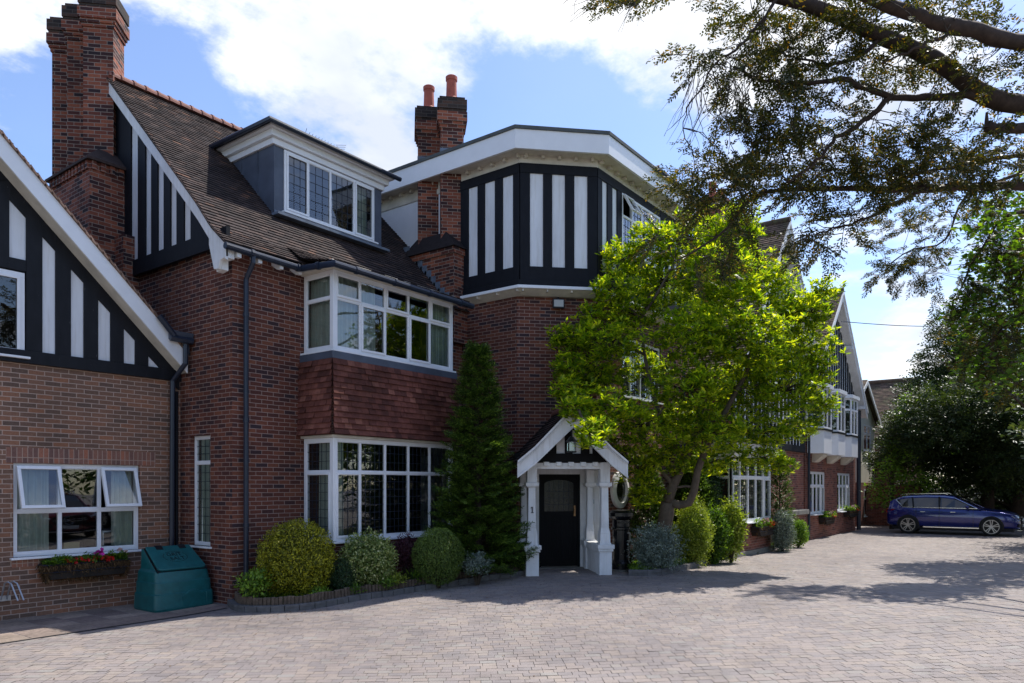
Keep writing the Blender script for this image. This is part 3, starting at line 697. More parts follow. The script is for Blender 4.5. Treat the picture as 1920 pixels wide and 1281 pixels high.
window(B, FD, ux0, ux1, uz0, uz1, [onY(YD, u)[0] for u in (577.5, 619, 663.5)], [], sb=-.02, fw=.06, lead=(.15, .17), sashes=[(0, 0), (3, 0)], curt=[(ux1-.5, ux1-.1)], sillout=.10, rooms=1.0)
mb = MB(); mb.box(FD, dx0, dx1, uz0-.10, uz0-.036, 0, .03)
mb.prism(FD, [(dx0-.05, zRoof(YD)-.02), (dx1+.05, zRoof(YD)-.02), (dx1+.05, zRoof(YD)+.03), (dx0-.05, zRoof(YD)+.03)], 0, .22); mb.build('lead_apron', M['leadbright'], dormer)
# ------- side stack
C1 = thing('chimney_stack', 'tall dark red brick chimney stack with three diagonal shafts rising at the left gable', 'chimney', (XB-.4, 15.6, gz(7)))
yc = -onX(XB, 244)[0]; cy0 = -yc; cx = onY(cy0, 168)[0]; cy1 = onX(cx, 95)[0]
print('chimney1', cy0, cx, cy1)
zc = onX(cx, 168, 300)[1]-.0
mb = MB(); mb.plan([(cx, cy0), (XB+.6, cy0), (XB+.6, cy1), (cx, cy1)], 3, zc)
for i in range(12):                          # dentil course
    y = cy0+.02+i*(cy1-cy0)/12; mb.plan([(cx-.04, y), (cx, y), (cx, y+.09), (cx-.04, y+.09)], zc-.16, zc)
for i in range(7): x = cx+.02+i*.17; mb.plan([(x, cy0-.04), (x+.09, cy0-.04), (x+.09, cy0), (x, cy0)], zc-.16, zc)
mb.plan([(XB-.3, cy0-.35), (XB+.3, cy0-.35), (XB+.3, cy0), (XB-.3, cy0)], 4, onX(XB-.3, 262, 425)[1])
dxr, dyr = ray(156); t = Vector((dxr, dyr, 0)); zt = 11.35
s1 = [None]*3; sw = .56
sx = (cx+XB)/2+.18
c1y = None
for y in np.linspace(13, 18, 2000):           # first shaft: its left front corner sits at u=156
    corner = (sx-.707*sw+.0, y)
    f_ = corner[0]*FW[0]+corner[1]*FW[1]; r_ = corner[0]*RT[0]+corner[1]*RT[1]
    if 960+r_/f_*FOC <= 156: c1y = y; break
c1y = c1y or 15.2
print('shaft', sx, c1y, cy0)
mb.build('stack_base', M['brickch'], C1)
mb = MB(); st_ = .72
zt = zz(-18, (sx*FW[0]+c1y*FW[1])-.3)
cp = MB()
for k in range(3): shaft(mb, (sx, c1y+k*st_), sw, zc-.1, zt, R_(45), cp)
cp.build('chimney_cap', M['brickcap'], C1)
mb.build('shafts', M['brickch'], C1)
mb = MB(); o = .08
q = [(cx-o, cy0-o), (XB+.6, cy0-o), (XB+.6, cy1+o), (cx-o, cy1+o)]
tp = [(sx-.25, cy0+.35), (XB+.4, cy0+.35), (XB+.4, cy1-.35), (sx-.25, cy1-.35)]
mb.solid([(x, y, zc+.001) for x, y in q], [(x, y, zc+.05) for x, y in q]); mb.solid([(x, y, zc+.05) for x, y in q], [(x, y, zc+.42) for x, y in tp])
mb.build('shoulder_tiles', M['rooftile'], C1)
chim_pot((sx, c1y+st_), zt, .55, .14, C1); chim_pot((sx, c1y), zt, .55, .14, C1)
# ------- aerial behind the dormer
p = at(640, 285, 17.5); AE = thing('tv_aerial', 'thin grey television aerial showing above the flat dormer roof', 'aerial', p-Vector((0, 0, .6)))
mb = MB(); q0, q1 = at(572, 252, 17.2), at(632, 282, 18.0); mb.tube([q0, q1], .012, 6); mb.tube([p, p-Vector((0, 0, 1))], .018, 6)
dd = (q1-q0)
for i in range(11):
    c = q0+dd*(i/10.5); h = .10 if i else .16; mb.tube([c-Vector((.05, .0, h)), c+Vector((.05, 0, h))], .006, 4)
mb.build('boom', M['gutter'], AE)
mb = MB(); c = q1
for i in range(7):
    a = c+Vector((.02*i, 0, -.16+i*.055)); mb.tube([a-Vector((.08, -.1, 0)), a+Vector((.08, -.1, 0))], .005, 4)
mb.build('reflector', M['gutter'], AE)
# ================================================================== TOWER BLOCK
T = thing('tower_house', 'three storey brick block with striped black and white top floor and flat white edged roof', 'house', (16, 10, gz(16)))
XR = 19.2
fL = -YT; al0 = (XT-YT)/math.sqrt(2); al1 = (XF0-YF)/math.sqrt(2)
FTl, FTc, FTf = FX(XT), FC(CC), FY(YF)
zbt = onX(XT, 969, 556)[1]
wz = [onY(YF, 1165, 742)[1], onY(YF, 1165, 628)[1]]; wxa, wxb = onY(YF, 1166)[0], onY(YF, 1240)[0]
ocx, ocz = onY(YF, 1160, 919); orad = .37
mb = MB()
wall(mb, FTl, -19, fL, -.4, zbt); 
wall(mb, FTf, XF0, XR, -.4, zbt, [(wxa, wxb, wz[0], wz[1]), (ocx-.2, ocx+.2, ocz-.2, ocz+.2)], .12)
aD = [onC(CC, 1008)[0]-.0, onC(CC, 1088)[0]+.0]; zD = onC(CC, 1048, 889)[1]; zG = gz(13)
wall(mb, FTc, al0, al1, -.4, zbt, [(aD[0], aD[1], -.4+.01, zD)], .15)
wall(mb, FXR(XR), YF, 19, -.4, 9)
mb.build('wall', M['brick'], T)
# timbered top storey
XT2 = XT-.10; YT2 = onX(XT2, 975)[0]; C2 = XT2+YT2; xr2, _ = onC(C2, 1119); RX = (C2+xr2*math.sqrt(2))/2; RY = C2-RX
zt1 = onX(XT2, 975, 306)[1]; zt0 = onX(XT2, 975, 537)[1]; zt05 = onX(XT2, 975, 518)[1]
F1, F2, F3 = FX(XT2), FC(C2), FY(RY)
a1 = lambda u: -onX(XT2, u)[0]; a2 = lambda u: onC(C2, u)[0]; a3 = lambda u: onY(RY, u)[0]
head = zt1-onC(C2, 1000, 325.6)[1]; band = .30
yTB = onX(XT2, 866)[0]
timber(T, F1, -yTB-.2, -YT2, zt0+.14, zt1, [(a1(879.6), a1(896.5)), (a1(910), a1(929)), (a1(943.5), a1(963))], band=band, head=head)
timber(T, F2, (XT2-YT2)/math.sqrt(2), xr2, zt0+.14, zt1, [(a2(993.5), a2(1018)), (a2(1035), a2(1059)), (a2(1076.5), a2(1101))], band=band, head=head)
ww = [a3(1164.5), a3(1236)]; wzz = [onY(RY, 1165, 470)[1], onY(RY, 1165, 362)[1]]
timber(T, F3, RX, ww[0], zt0+.14, zt1, [(a3(1127.5), a3(1137)), (a3(1146.5), a3(1155.5))], band=band, head=head)
timber(T, F3, ww[1], XR, zt0+.14, zt1, [(ww[1]+.15+k*.36, ww[1]+.34+k*.36) for k in range(int((XR-ww[1]-.3)/.36))], band=band, head=head)
mb = MB(); mb.box(F3, ww[0], ww[1], zt0+.14, wzz[0]-.04, -.03, .03); mb.box(F3, ww[0], ww[1], wzz[1], zt1, -.03, .03); mb.build_each('timber_rail', M['black'], T)
window(T, F3, ww[0], ww[1], wzz[0], wzz[1], [ww[0]+(ww[1]-ww[0])*k for k in (.25, .5, .75)], [wzz[0]+(wzz[1]-wzz[0])*.62], sb=-.03, lead=(.16, .17), opens={(0, 1): 28}.items(), curt=[], rooms=1.2)
window(T, FTf, wxa, wxb, wz[0], wz[1], [wxa+(wxb-wxa)*k for k in (.25, .5, .75)], [wz[0]+(wz[1]-wz[0])*.66], sb=.05, lead=(.12, .16), curt=[(wxa+.06, wxa+.3)])
# black sill band, white drip and cream cove
def ring(o, inner=False):
    X = XT2-o; c = C2-o*math.sqrt(2); Y = RY-o
    return [(X, 19), (X, c-X), (c-Y, Y), (XR+.02, Y), (XR+.02, 19)]
def band_(name, o, z0, z1, mat, parent=T, bevel=.01):
    mb = MB(); mb.plan(ring(o), z0, z1); return mb.build(name, mat, parent, bevel=bevel)
def lofts(name, o0, z0, o1, z1, mat, parent=T):
    mb = MB(); A_, B_ = ring(o0), ring(o1); mb.solid([(x, y, z0) for x, y in A_], [(x, y, z1) for x, y in B_]); return mb.build(name, mat, parent)
band_('timber_band', .07, zt0, zt0+.139, M['black'])
band_('drip_board', .16, zt0-.07, zt0-.001, M['white'])
lofts('cove', -.09, zbt+.0, .12, zt0-.071, M['cream'])
mb = MB(); 
for f_, (p, q) in ((F1, (-yTB, -YT2)), (F2, ((XT2-YT2)/math.sqrt(2)+.05, xr2-.05)), (F3, (RX+.05, XR-.2))):
    n = int((q-p)/.42)
    for i in range(n+1):
        x = p+(q-p)*i/max(n, 1); mb.prism(f_, [(x-.014, zbt+.05), (x+.014, zbt+.05), (x+.014, zt0-.075), (x-.014, zt0-.075)], -.02, .125)
mb.build_each('cove_rib', M['cream'], T)
# eaves: frieze, dentils, soffit, fascia
XO = XT2-.40; YO = onX(XO, 966)[0]; CO = XO+YO
zf0 = onX(XO, 966, 277)[1]; zf1 = onX(XO, 966, 241)[1]; oE = .40
print('tower', XT2, YT2, C2, RX, RY, 'z', zbt, zt0, zt1, zf0, zf1)
YTr = (onY(RY-oE, 1308)[0])
def ring2(o):
    X = XT2-o; c = C2-o*math.sqrt(2); Y = RY-o
    return [(X, 19), (X, c-X), (c-Y, Y), (YTr, Y), (YTr, 19)]
mb = MB(); mb.plan([(x, y) for x, y in ring(.02)], zt1+.001, zf0+.04); mb.build('frieze', M['cream'], T)
mb = MB(); mb.plan(ring2(oE-.01), zf0+.03, zf0+.06); mb.build('soffit', M['cream'], T)
mb = MB()
for f_, (p, q) in ((F1, (-14.6, -YT2)), (F2, ((XT2-YT2)/math.sqrt(2)+.12, xr2-.12)), (F3, (RX+.1, YTr-.3))):
    n = int((q-p)/.34)
    for i in range(n+1):
        x = p+(q-p)*i/n; mb.prism(f_, [(x-.035, zf0-.05), (x+.035, zf0-.05), (x+.035, zf0+.028), (x-.035, zf0+.028)], .022, .12)
mb.build_each('dentil', M['cream'], T, bevel=.008)
def hollow(o0, o1, z0, z1, mb):
    A_, B_ = ring2(o0), ring2(o1)
    for i in range(len(A_)-1):
        a, b = A_[i], A_[i+1]; c, d = B_[i], B_[i+1]
        mb.solid([(*a, z0), (*b, z0), (*b, z1), (*a, z1)], [(*c, z0), (*d, z0), (*d, z1), (*c, z1)])
mb = MB(); hollow(oE, oE-.06, zf0, zf1, mb); mb.build('fascia', M['white'], T)
mb = MB(); mb.plan(ring2(oE+.03), zf1+.002, zf1+.075); mb.build('flat_roof', M['roofedge'], T)
mb = MB(); q = ring2(oE+.09)
mb.tube([(q[2][0]+2.2, q[2][1], zf1+.01), (q[3][0]+.05, q[3][1], zf1-.02)], .055, 10); mb.tube([(YTr-.05, RY-oE+.03, zf1-.05), (YTr-.05, RY-oE+.03, zf0-.1), (YTr-.1, RY-.05, zf0-.5), (YTr-.1, RY-.05, .2)], .045, 8)
mb.build('gutter', M['gutter'], T)
# white rendered wall behind the stack, above the lower roof
mb = MB(); Fw = FX(XT2+.02); mb.box(Fw, -19, -yTB-.1, 5.6, zt1-.12, -.02, .03); mb.build('rendered_wall', M['white'], T)
mb = MB(); mb.box(Fw, -19, -yTB-.1, zt1-.119, zt1, -.02, .06); mb.build('frieze_rail', M['cream'], T)
# floodlight
fx, fz = onC(CC, 1045, 572)
mb = MB(); mb.box(FTc, fx-.13, fx+.13, fz-.10, fz+.10, .08, .16); mb.tube([FTc.p(fx, fz+.12, 0), FTc.p(fx, fz+.14, .1), FTc.p(fx, fz+.08, .1)], .018, 8)
fl = mb.build('floodlight', M['blackclean'], T, bevel=.01)
mb = MB(); mb.prism(FTc, [(fx-.105, fz-.075), (fx+.105, fz-.075), (fx+.105, fz+.075), (fx-.105, fz+.075)], .161, .166); mb.build('lens', M['lamp'], fl)
# round window beside the porch
mb = MB(); n = 36
for i in range(n):
    a, b = 2*math.pi*i/n, 2*math.pi*(i+1)/n; P = lambda r, t, d: FTf.p(ocx+r*math.cos(t), ocz+r*1.08*math.sin(t), d)
    r0, r1 = orad-.09, orad+.03
    mb.solid([P(r0, a, 0), P(r1, a, 0), P(r1, a, .07), P(r0, a, .10)], [P(r0, b, 0), P(r1, b, 0), P(r1, b, .07), P(r0, b, .10)], caps=False)
rw = mb.build('window', M['whitewood'], T, smooth=False)
mb = MB(); mb.face([P(orad-.08, 2*math.pi*i/n, .03) for i in range(n)]); mb.build('pane', M['glass'], rw, recalc=False)
mb = MB(); mb.face([P(orad-.08, 2*math.pi*i/n, .02) for i in range(n)]); mb.build('room_interior', M['dark_in'], rw, recalc=False)
# ------- chimney in the valley
C3 = thing('chimney_stack', 'brick chimney with two tall terracotta pots between dormer and tower', 'chimney', (XT, 11.8, 5))
cf = onX(XT2, 871)[0]; cxx = onY(cf, 851)[0]; zcap = onX(cxx, 851, 462)[1]
cb = onX(cxx, 762)[0]
print('chimney3', cf, cxx, cb, zcap)
mb = MB(); mb.plan([(cxx, cf), (XT+.5, cf), (XT+.5, cb), (cxx, cb)], 5.2, zcap); mb.plan([(cxx-.04, cf-.04), (XT+.5, cf-.04), (XT+.5, cb+.04), (cxx-.04, cb+.04)], zcap-.14, zcap-.001)
mb.build('stack_base', M['brickch'], C3)
sA = (cxx+.36, cf+.28); w3 = .53
def find(u, off, w):                            # centre Y so that the front face centre of a diagonal shaft sits at u
    for y in np.linspace(9, 16, 3000):
        c = (off-.5*w/math.sqrt(2), y-.5*w/math.sqrt(2)); f_ = c[0]*FW[0]+c[1]*FW[1]; r_ = c[0]*RT[0]+c[1]*RT[1]
        if 960+r_/f_*FOC <= u: return y
XS = XT2+.02
ya_, yb_ = find(848, XS, w3), find(805, XS, w3)
print('shafts3', ya_, yb_, cf)
sh = MB(); zt3 = zz(183, XS*FW[0]+ya_*FW[1]-.25)
cp = MB()
for y in (ya_, yb_): shaft(sh, (XS, y), w3, zcap-.2, zt3, R_(45), cp)
cp.build('chimney_cap', M['brickcap'], C3)
sh.build('shafts', M['brickch'], C3)
for y in (ya_, yb_): chim_pot((XS, y), zt3, .62, .135, C3)
mb = MB(); o = .1
mb.solid([(cxx-o, cf-o, zcap), (XT2+.6, cf-o, zcap), (XT2+.6, cb+o, zcap), (cxx-o, cb+o, zcap)], [(XS-.3, ya_-.1, zcap+.42), (XT2+.5, ya_-.1, zcap+.42), (XT2+.5, yb_+.1, zcap+.42), (XS-.3, yb_+.1, zcap+.42)])
mb.build('shoulder_tiles', M['rooftile'], C3)
mb = MB()
for y in (ya_, yb_):
    q = w3/math.sqrt(2)+.02; mb.plan([(XS-q, y), (XS, y-q), (XS+q, y), (XS, y+q)], zf1+.02, zf1+.20)
mb.build_each('flashing', M['leadbright'], C3)
mb = MB()                                       # stepped lead down the roof slope
y = cf
while y < cb:
    mb.box(FX(cxx), -y-.2, -y, zRoof(y)-.1, zRoof(y+.1)+.16, 0, .02); y += .14
mb.build('stepped_flashing', M['leadbright'], C3)
# ================================================================== PORCH
P = thing('porch', 'white painted gabled entrance porch with tapered posts and numeral one', 'porch', (13.5, 8, gz(13)))
CP = 20.6; Fp = FC(CP); ap = lambda u, c=CP: onC(c, u)[0]; zp = lambda v, c=CP, u=1000: onC(c, u, v)[1]
g0 = gz(13)-.02
def post(F, xc, w=.24, half=False):
    mb = MB()
    def sec(w_, z): return [F.p(xc-w_/2, z, w_/2-w/2), F.p(xc+w_/2, z, w_/2-w/2), F.p(xc+w_/2, z, -w_/2-w/2), F.p(xc-w_/2, z, -w_/2-w/2)]
    zs = [(w, g0), (w, zp(1036))], [(w+.05, zp(1036)), (w+.05, zp(1031))], [(w+.09, zp(1031)), (w+.09, zp(1023))], [(w-.02, zp(1023)), (w-.02, zp(1020))], [(w-.045, zp(1020)), (w-.055, zp(1002))], [(w-.055, zp(1002)), (w-.10, zp(990))], [(w-.10, zp(990)), (w-.12, zp(914))], [(w-.06, zp(914)), (w-.05, zp(912))], [(w+.0, zp(912)), (w+.01, zp(905))], [(w-.06, zp(905)), (w-.06, zp(866))]
    for (a, b) in zs: mb.solid(sec(*a), sec(*b))
    return mb.build('post', M['whitewood'], P, bevel=.006)
xL, xRr = (ap(986.5)+ap(1010.5))/2, (ap(1123.5)+ap(1148))/2
pw = (ap(1010.5)-ap(986.5))
pl = post(Fp, xL, pw); post(Fp, xRr, pw)
depth = (CC-CP)/math.sqrt(2)
Fback = FC(CP+(depth-.45)*math.sqrt(2)); post(Fback, xRr-.02, pw*.9); post(Fback, xL+.02, pw*.9)
mb = MB()                                        # dwarf walls between the posts, beams
for x in (xL, xRr):
    mb.box(Fp, x-pw/2+.03, x+pw/2-.03, g0, zp(1037), -depth+.2, -pw-.0); mb.box(Fp, x-pw/2-.01, x+pw/2+.01, zp(1037)+.001, zp(1024), -depth+.2, -pw-.02)
mb.build_each('dwarf_wall', M['whitewood'], P)
zb1, zb2, zb3 = zp(879), zp(866), zp(850)
mb = MB(); mb.box(Fp, xL-.10, xRr+.10, zb1, zb2-.02, -.20, -.02)
for x in (xL, xRr): mb.box(Fp, x-.09, x+.09, zb1, zb2-.02, -depth+.1, -.22)
mb.build_each('beam', M['whitewood'], P)
mb = MB(); mb.box(Fp, xL-.2, xRr+.2, zb1+.05, zb1+.07, -depth, -.21); mb.build('ceiling', M['whitewood'], P)
mb = MB()
for i in range(5): x = xL+.28+i*(xRr-xL-.5)/4; mb.box(Fp, x-.055, x+.055, zb2-.085, zb2-.001, -.02, .05)
mb.build_each('bracket_block', M['whitewood'], P, bevel=.01)
# tympanum
apx = ap(1072, CP-.25); apz = zp(765)
footL, footR = ap(970, CP-.4), ap(1177, CP-.4); fz = zp(893); apx = (footL+footR)/2
zpk = zp(762, CP-.4, 1072)-.36
slope = (zpk-fz)/(apx-footL)
rake = lambda x: zpk-abs(x-apx)*slope*1.0
up_ = lambda x: rake(x)-.02
T2 = MB()
wh = [(ap(1022), ap(1028)), (ap(1044), ap(1060)), (ap(1074), ap(1090)), (ap(1106), ap(1112))]
timber(P, Fp, xL-.35, xRr+.35, zb2, up_, wh, band=zb3-zb2, d=-.06, bmat='doorblack', xs=[apx])
mb = MB(); Fq = Fr(Fp.p(0, 0, .30), Fp.ex, Fp.n)
def rakeboard(s):
    xs_ = [0, .55, .85, 1.0]; L = apx-footL
    x = lambda k: apx+s*L*k
    top = [zpk+.30, None, None, None]
    zt_ = lambda k: zpk+.36-(zpk+.36-fz-.30)*(k if k < .7 else .7+(k-.7)*.80)/.94
    zl_ = lambda k: zt_(k)-.42+.08*k
    pts = [0, .35, .7, .85, 1.0]
    P_ = [(x(k), zt_(k)) for k in pts]+[(x(k), zl_(k)) for k in reversed(pts)]
    for a, b in zip(pts, pts[1:]):
        mb.prism(Fq, [(x(a), zl_(a)), (x(b), zl_(b)), (x(b), zt_(b)), (x(a), zt_(a))], -.05, 0)
        mb.prism(Fq, [(x(a), zl_(a)), (x(b), zl_(b)), (x(b), zl_(b)+.04), (x(a), zl_(a)+.04)], 0, .02)
        mb.prism(Fq, [(x(a), zt_(a)-.05), (x(b), zt_(b)-.05), (x(b), zt_(b)), (x(a), zt_(a))], 0, .035)
    n = 34
    for i in range(n):
        k = .03+.95*i/n; k2 = k+.011
        mb.prism(Fq, [(x(k), zt_(k)-.10), (x(k2), zt_(k2)-.10), (x(k2), zt_(k2)-.06), (x(k), zt_(k)-.06)], 0, .03)
    return zt_, x
ztl, xl_ = rakeboard(-1); rakeboard(1)
mb.build('bargeboard', M['whitewood'], P)
mb = MB(); ks = [0, .35, .7, .85, 1.05]
for s in (-1, 1):
    L = apx-footL; o = Fq.p(apx+s*L*1.05, 0, .03)
    prof_ = [(L*(1.05-k), ztl(k)+.015) for k in reversed(ks)]
    tiled(mb, (o.x, o.y), (-Fp.n).to_2d(), (Fp.ex*-s).to_2d(), prof_, 0, depth+.3, gauge=.1, tw=.165, clip=None)
    for (a, b) in zip(ks, ks[1:]): mb.face([Fq.p(apx+s*L*a, ztl(a)-.01, 0), Fq.p(apx+s*L*b, ztl(b)-.01, 0), Fq.p(apx+s*L*b, ztl(b)-.01, -depth-.3), Fq.p(apx+s*L*a, ztl(a)-.01, -depth-.3)], .1)
mb.build('roof', M['rooftile'], P, recalc=False)
mb = MB(); mb.tube([Fq.p(apx, ztl(0)+.03, .03), Fq.p(apx, ztl(0)+.03, -depth-.3)], .07, 10); mb.build('ridge_tiles', M['ridge'], P)
# back wall, door
Fd = FC(CC-.10); dA = lambda u: onC(CC-.1, u)[0]; dz = lambda v: onC(CC-.1, 1048, v)[1]
d0, d1 = dA(1010), dA(1087); zd0, zd1 = dz(1063), dz(889.5)
mb = MB(); mb.box(Fd, dA(996), d0, zd0-.2, zb1+.06, 0, .04); mb.box(Fd, d1, dA(1131), zd0-.2, zb1+.06, 0, .04); mb.box(Fd, d0, d1, zd1, zb1+.06, 0, .04)
mb.box(Fd, dA(1095), dA(1097.5), zd0, zd1+.1, .04, .055); mb.box(Fd, dA(1104), dA(1106), zd0, zd1+.1, .04, .055); mb.build_each('wall_panel', M['whitewood'], P)
mb = MB(); mb.box(Fd, d0-.005, d0+.05, zd0, zd1, -.02, .03); mb.box(Fd, d1-.05, d1+.005, zd0, zd1, -.02, .03); mb.box(Fd, d0, d1, zd1-.05, zd1+.004, -.02, .032); mb.build('door_frame', M['doorblack'], P)
e0, e1 = d0+.05, d1-.05; ez0, ez1 = zd0+.02, zd1-.05
g_0, g_1 = dA(1020.5), dA(1075.5); gz0, gz1, gza = dz(959), dz(909), dz(900)
mb = MB(); mb.box(Fd, e0, g_0, ez0, ez1, -.03, .01); mb.box(Fd, g_1, e1, ez0, ez1, -.03, .01); mb.box(Fd, g_0, g_1, ez0, gz0, -.03, .0)
n = 14
for i in range(n):
    a, b = g_0+(g_1-g_0)*i/n, g_0+(g_1-g_0)*(i+1)/n; arc = lambda x: gz1+(gza-gz1)*math.sqrt(max(0, 1-((x-(g_0+g_1)/2)/((g_1-g_0)/2))**2*.92))
    mb.prism(Fd, [(a, arc(a)), (b, arc(b)), (b, ez1), (a, ez1)], -.03, .01)
mb.box(Fd, g_0, g_1, gz0-.09, gz0+.0, 0, .012); mb.box(Fd, g_0, g_1, ez0, ez0+.18, 0, .012)
for i in range(4):
    x = g_0+(g_1-g_0)*(i+.0)/3.5; mb.box(Fd, x, x+.035, ez0+.18, gz0-.09, 0, .012)
for i in range(12): x = g_0+(g_1-g_0)*(i+.5)/12; mb.box(Fd, x-.006, x+.006, ez0+.18, gz0-.09, 0, .006)
door = mb.build('door', M['doorblack'], P)
mb = MB(); mb.face([Fd.p(g_0, gz0, -.01), Fd.p(g_1, gz0, -.01), Fd.p(g_1, gza, -.01), Fd.p(g_0, gza, -.01)]); mb.build('pane', M['obscure'], door, recalc=False)
mb = MB()
for i in range(1, 6): x = g_0+(g_1-g_0)*i/6; mb.box(Fd, x-.004, x+.004, gz0, gza-.02, -.008, -.002)
for i in range(1, 4): z = gz0+(gz1-gz0)*i/4; mb.box(Fd, g_0, g_1, z-.004, z+.004, -.007, -.001)
mb.build('leaded_bars', M['gutter'], door)
mb = MB(); mb.tube([Fd.p(e1-.07, dz(962), .01), Fd.p(e1-.07, dz(962), .05), Fd.p(e1-.07, dz(954), .05), Fd.p(e1-.07, dz(954), .01)], .012, 8); mb.box(Fd, e1-.09, e1-.05, dz(968), dz(948), .011, .018)
mb.build('door_handle', plain('old_brass', (.35, .2, .1), .35, .2, 9, metal=.9), door)
mb = MB()
for a in (dA(1098.5), dA(1109)): mb.box(Fd, a, a+.045, dz(945), dz(937), .056, .075)
mb.build_each('bell_plate', M['galv'], P)
mb = MB(); mb.box(Fd, d0-.2, dA(1127), zG-.1, zd0, -.2, .25); mb.build('step', M['stone'], P)
# hanging lantern under the gable
lx, lz = ap(1070, CP-.5), zp(838)
Fl = Fr(Fp.p(0, 0, .42), Fp.ex, Fp.n); c = Fl.p(lx, lz, 0)
mb = MB(); mb.lathe(c, [(.02, .19), (.05, .17), (.085, .12), (.12, .09), (.12, .075), (.10, .075)], 6); mb.lathe(c, [(.085, -.13), (.10, -.12), (.10, -.10), (.085, -.10)], 6)
for k in range(6): a = k*math.pi/3; mb.bar(c+Vector((.092*math.cos(a), .092*math.sin(a), -.11)), c+Vector((.092*math.cos(a), .092*math.sin(a), .08)), .012, .012)
mb.tube([c+Vector((0, 0, .18)), c+Vector((0, 0, .30)), Fl.p(lx, lz+.30, -.42)], .012, 6)
lan = mb.build('lantern', M['blackclean'], P)
mb = MB(); mb.lathe(c, [(.085, -.10), (.085, .075)], 6); mb.build('lantern_glass', M['glass'], lan)
mb = MB(); mb.lathe(c, [(.03, -.09), (.035, .0), (.02, .03)], 10); mb.build('bulb', M['white'], lan)
# numeral 1
def text(body, F, x, z, d, size, mat, parent, name='lettering', ext=.004, font=None, sx=1):
    cu = bpy.data.curves.new(name, 'FONT'); cu.body = body; cu.size = size; cu.extrude = ext; cu.align_x = 'CENTER'; cu.align_y = 'CENTER'
    o = bpy.data.objects.new(name, cu); SC.collection.objects.link(o)
    me = bpy.data.meshes.new_from_object(o); bpy.data.objects.remove(o); o = bpy.data.objects.new(name, me); SC.collection.objects.link(o)
    up = getattr(F, 'up', Vector((0, 0, 1)))
    R = Matrix((F.ex*sx, up, F.n)).transposed().to_4x4(); R.translation = F.p(x, z, d)-wloc(parent)
    me.transform(R); me.materials.append(mat); o.parent = parent; return o
# a serifed 1
mb = MB(); x, z = ap(998.5), zp(956); h = .12
mb.box(Fp, x-.009, x+.009, z-h/2, z+h/2, -.035, -.028); mb.box(Fp, x-.03, x+.03, z-h/2-.006, z-h/2+.006, -.035, -.028); mb.prism(Fp, [(x-.009, z+h/2), (x-.034, z+h/2-.028), (x-.030, z+h/2-.036), (x-.009, z+h/2-.022)], -.035, -.028)
mb.build('number_one', M['blackclean'], P)
# ================================================================== GABLED HOUSES to the right
YE = 7.40; 
def gable_house(name, label, X0_, X1_, Yf, xap, zap, slope, loc, eav_over=.32, xeL=None, xeR=None, brick='brickE', Fside=True, ws=()):
    o = thing(name, label, 'house', loc)
    F = FY(Yf); Yv = Yf-.42; zsoff = lambda x: zap-.30-abs(x-xap)*slope
    xl, xr = X0_, X1_; mb = MB(); zl = zsoff(xl); zr_ = zsoff(xr); zb = min(zl, zr_)-.1
    holes = [w for w in ws]
    wall(mb, F, xl, xr, -.4, 5.35, holes, .1)
    mb.face([F.p(xl, 5.35, -.05), F.p(xr, 5.35, -.05), F.p(xr, max(zr_, 5.36), -.05), F.p(xap, zsoff(xap), -.05), F.p(xl, max(zl, 5.36), -.05)])
    wall(mb, FX(xl), -Yf-8, -Yf, -.4, max(zl, 5.3)); wall(mb, FXR(xr), Yf, Yf+8, -.4, max(zr_, 5.3))
    mb.build('wall', M[brick], o)
    # roof
    rf = MB(); xe0 = xl-.35; xe1 = xr+.35
    for s, xe in ((-1, xe0), (1, xe1)):
        Lh = abs(xap-xe); prof = [(0, zap-Lh*slope), (Lh, zap)]
        tiled(rf, (xe, Yv), (0, 1), (-s, 0), prof, 0, 8.6, gauge=.105, tw=.17 if s < 0 else .5)
    rf.build('roof', M['rooftileD'], o, recalc=False)
    mb = MB(); mb.tube([(xap, Yv-.02, zap+.02), (xap, Yv+8.6, zap+.02)], .10, 10); mb.build('ridge_tiles', M['rooftileD'], o)
    mb = MB(); Fv_ = FY(Yv)
    zz_ = lambda x: zap-abs(x-xap)*slope
    for (a, b) in ((xe0, xap), (xap, xe1)):
        mb.prism(Fv_, [(a, zz_(a)-.03), (b, zz_(b)-.03), (b, zz_(b)-.36), (a, zz_(a)-.36)], -.045, 0)
        mb.prism(Fv_, [(a, zz_(a)-.03), (b, zz_(b)-.03), (b, zz_(b)-.12), (a, zz_(a)-.12)], 0, .04)
    mb.build('bargeboard', M['whitewood'], o)
    mb = MB()
    for (a, b) in ((xe0, xap), (xap, xe1)): mb.face([Fv_.p(a, zz_(a)-.3), Fv_.p(b, zz_(b)-.3), F.p(b, zz_(b)-.3), F.p(a, zz_(a)-.3)])
    mb.build('soffit', M['whitewood'], o, recalc=False)
    mb = MB(); 
    for (a, s) in ((xap-1.6, 1), (xap+1.6, 1), (xl+.2, 1), (xr-.2, 1)): z = zz_(a)-.42; mb.bar(F.p(a, z, .0), Fv_.p(a, z, 0), .12, .14)
    mb.build_each('purlin_end', M['whitewood'], o)
    return o, F, zz_
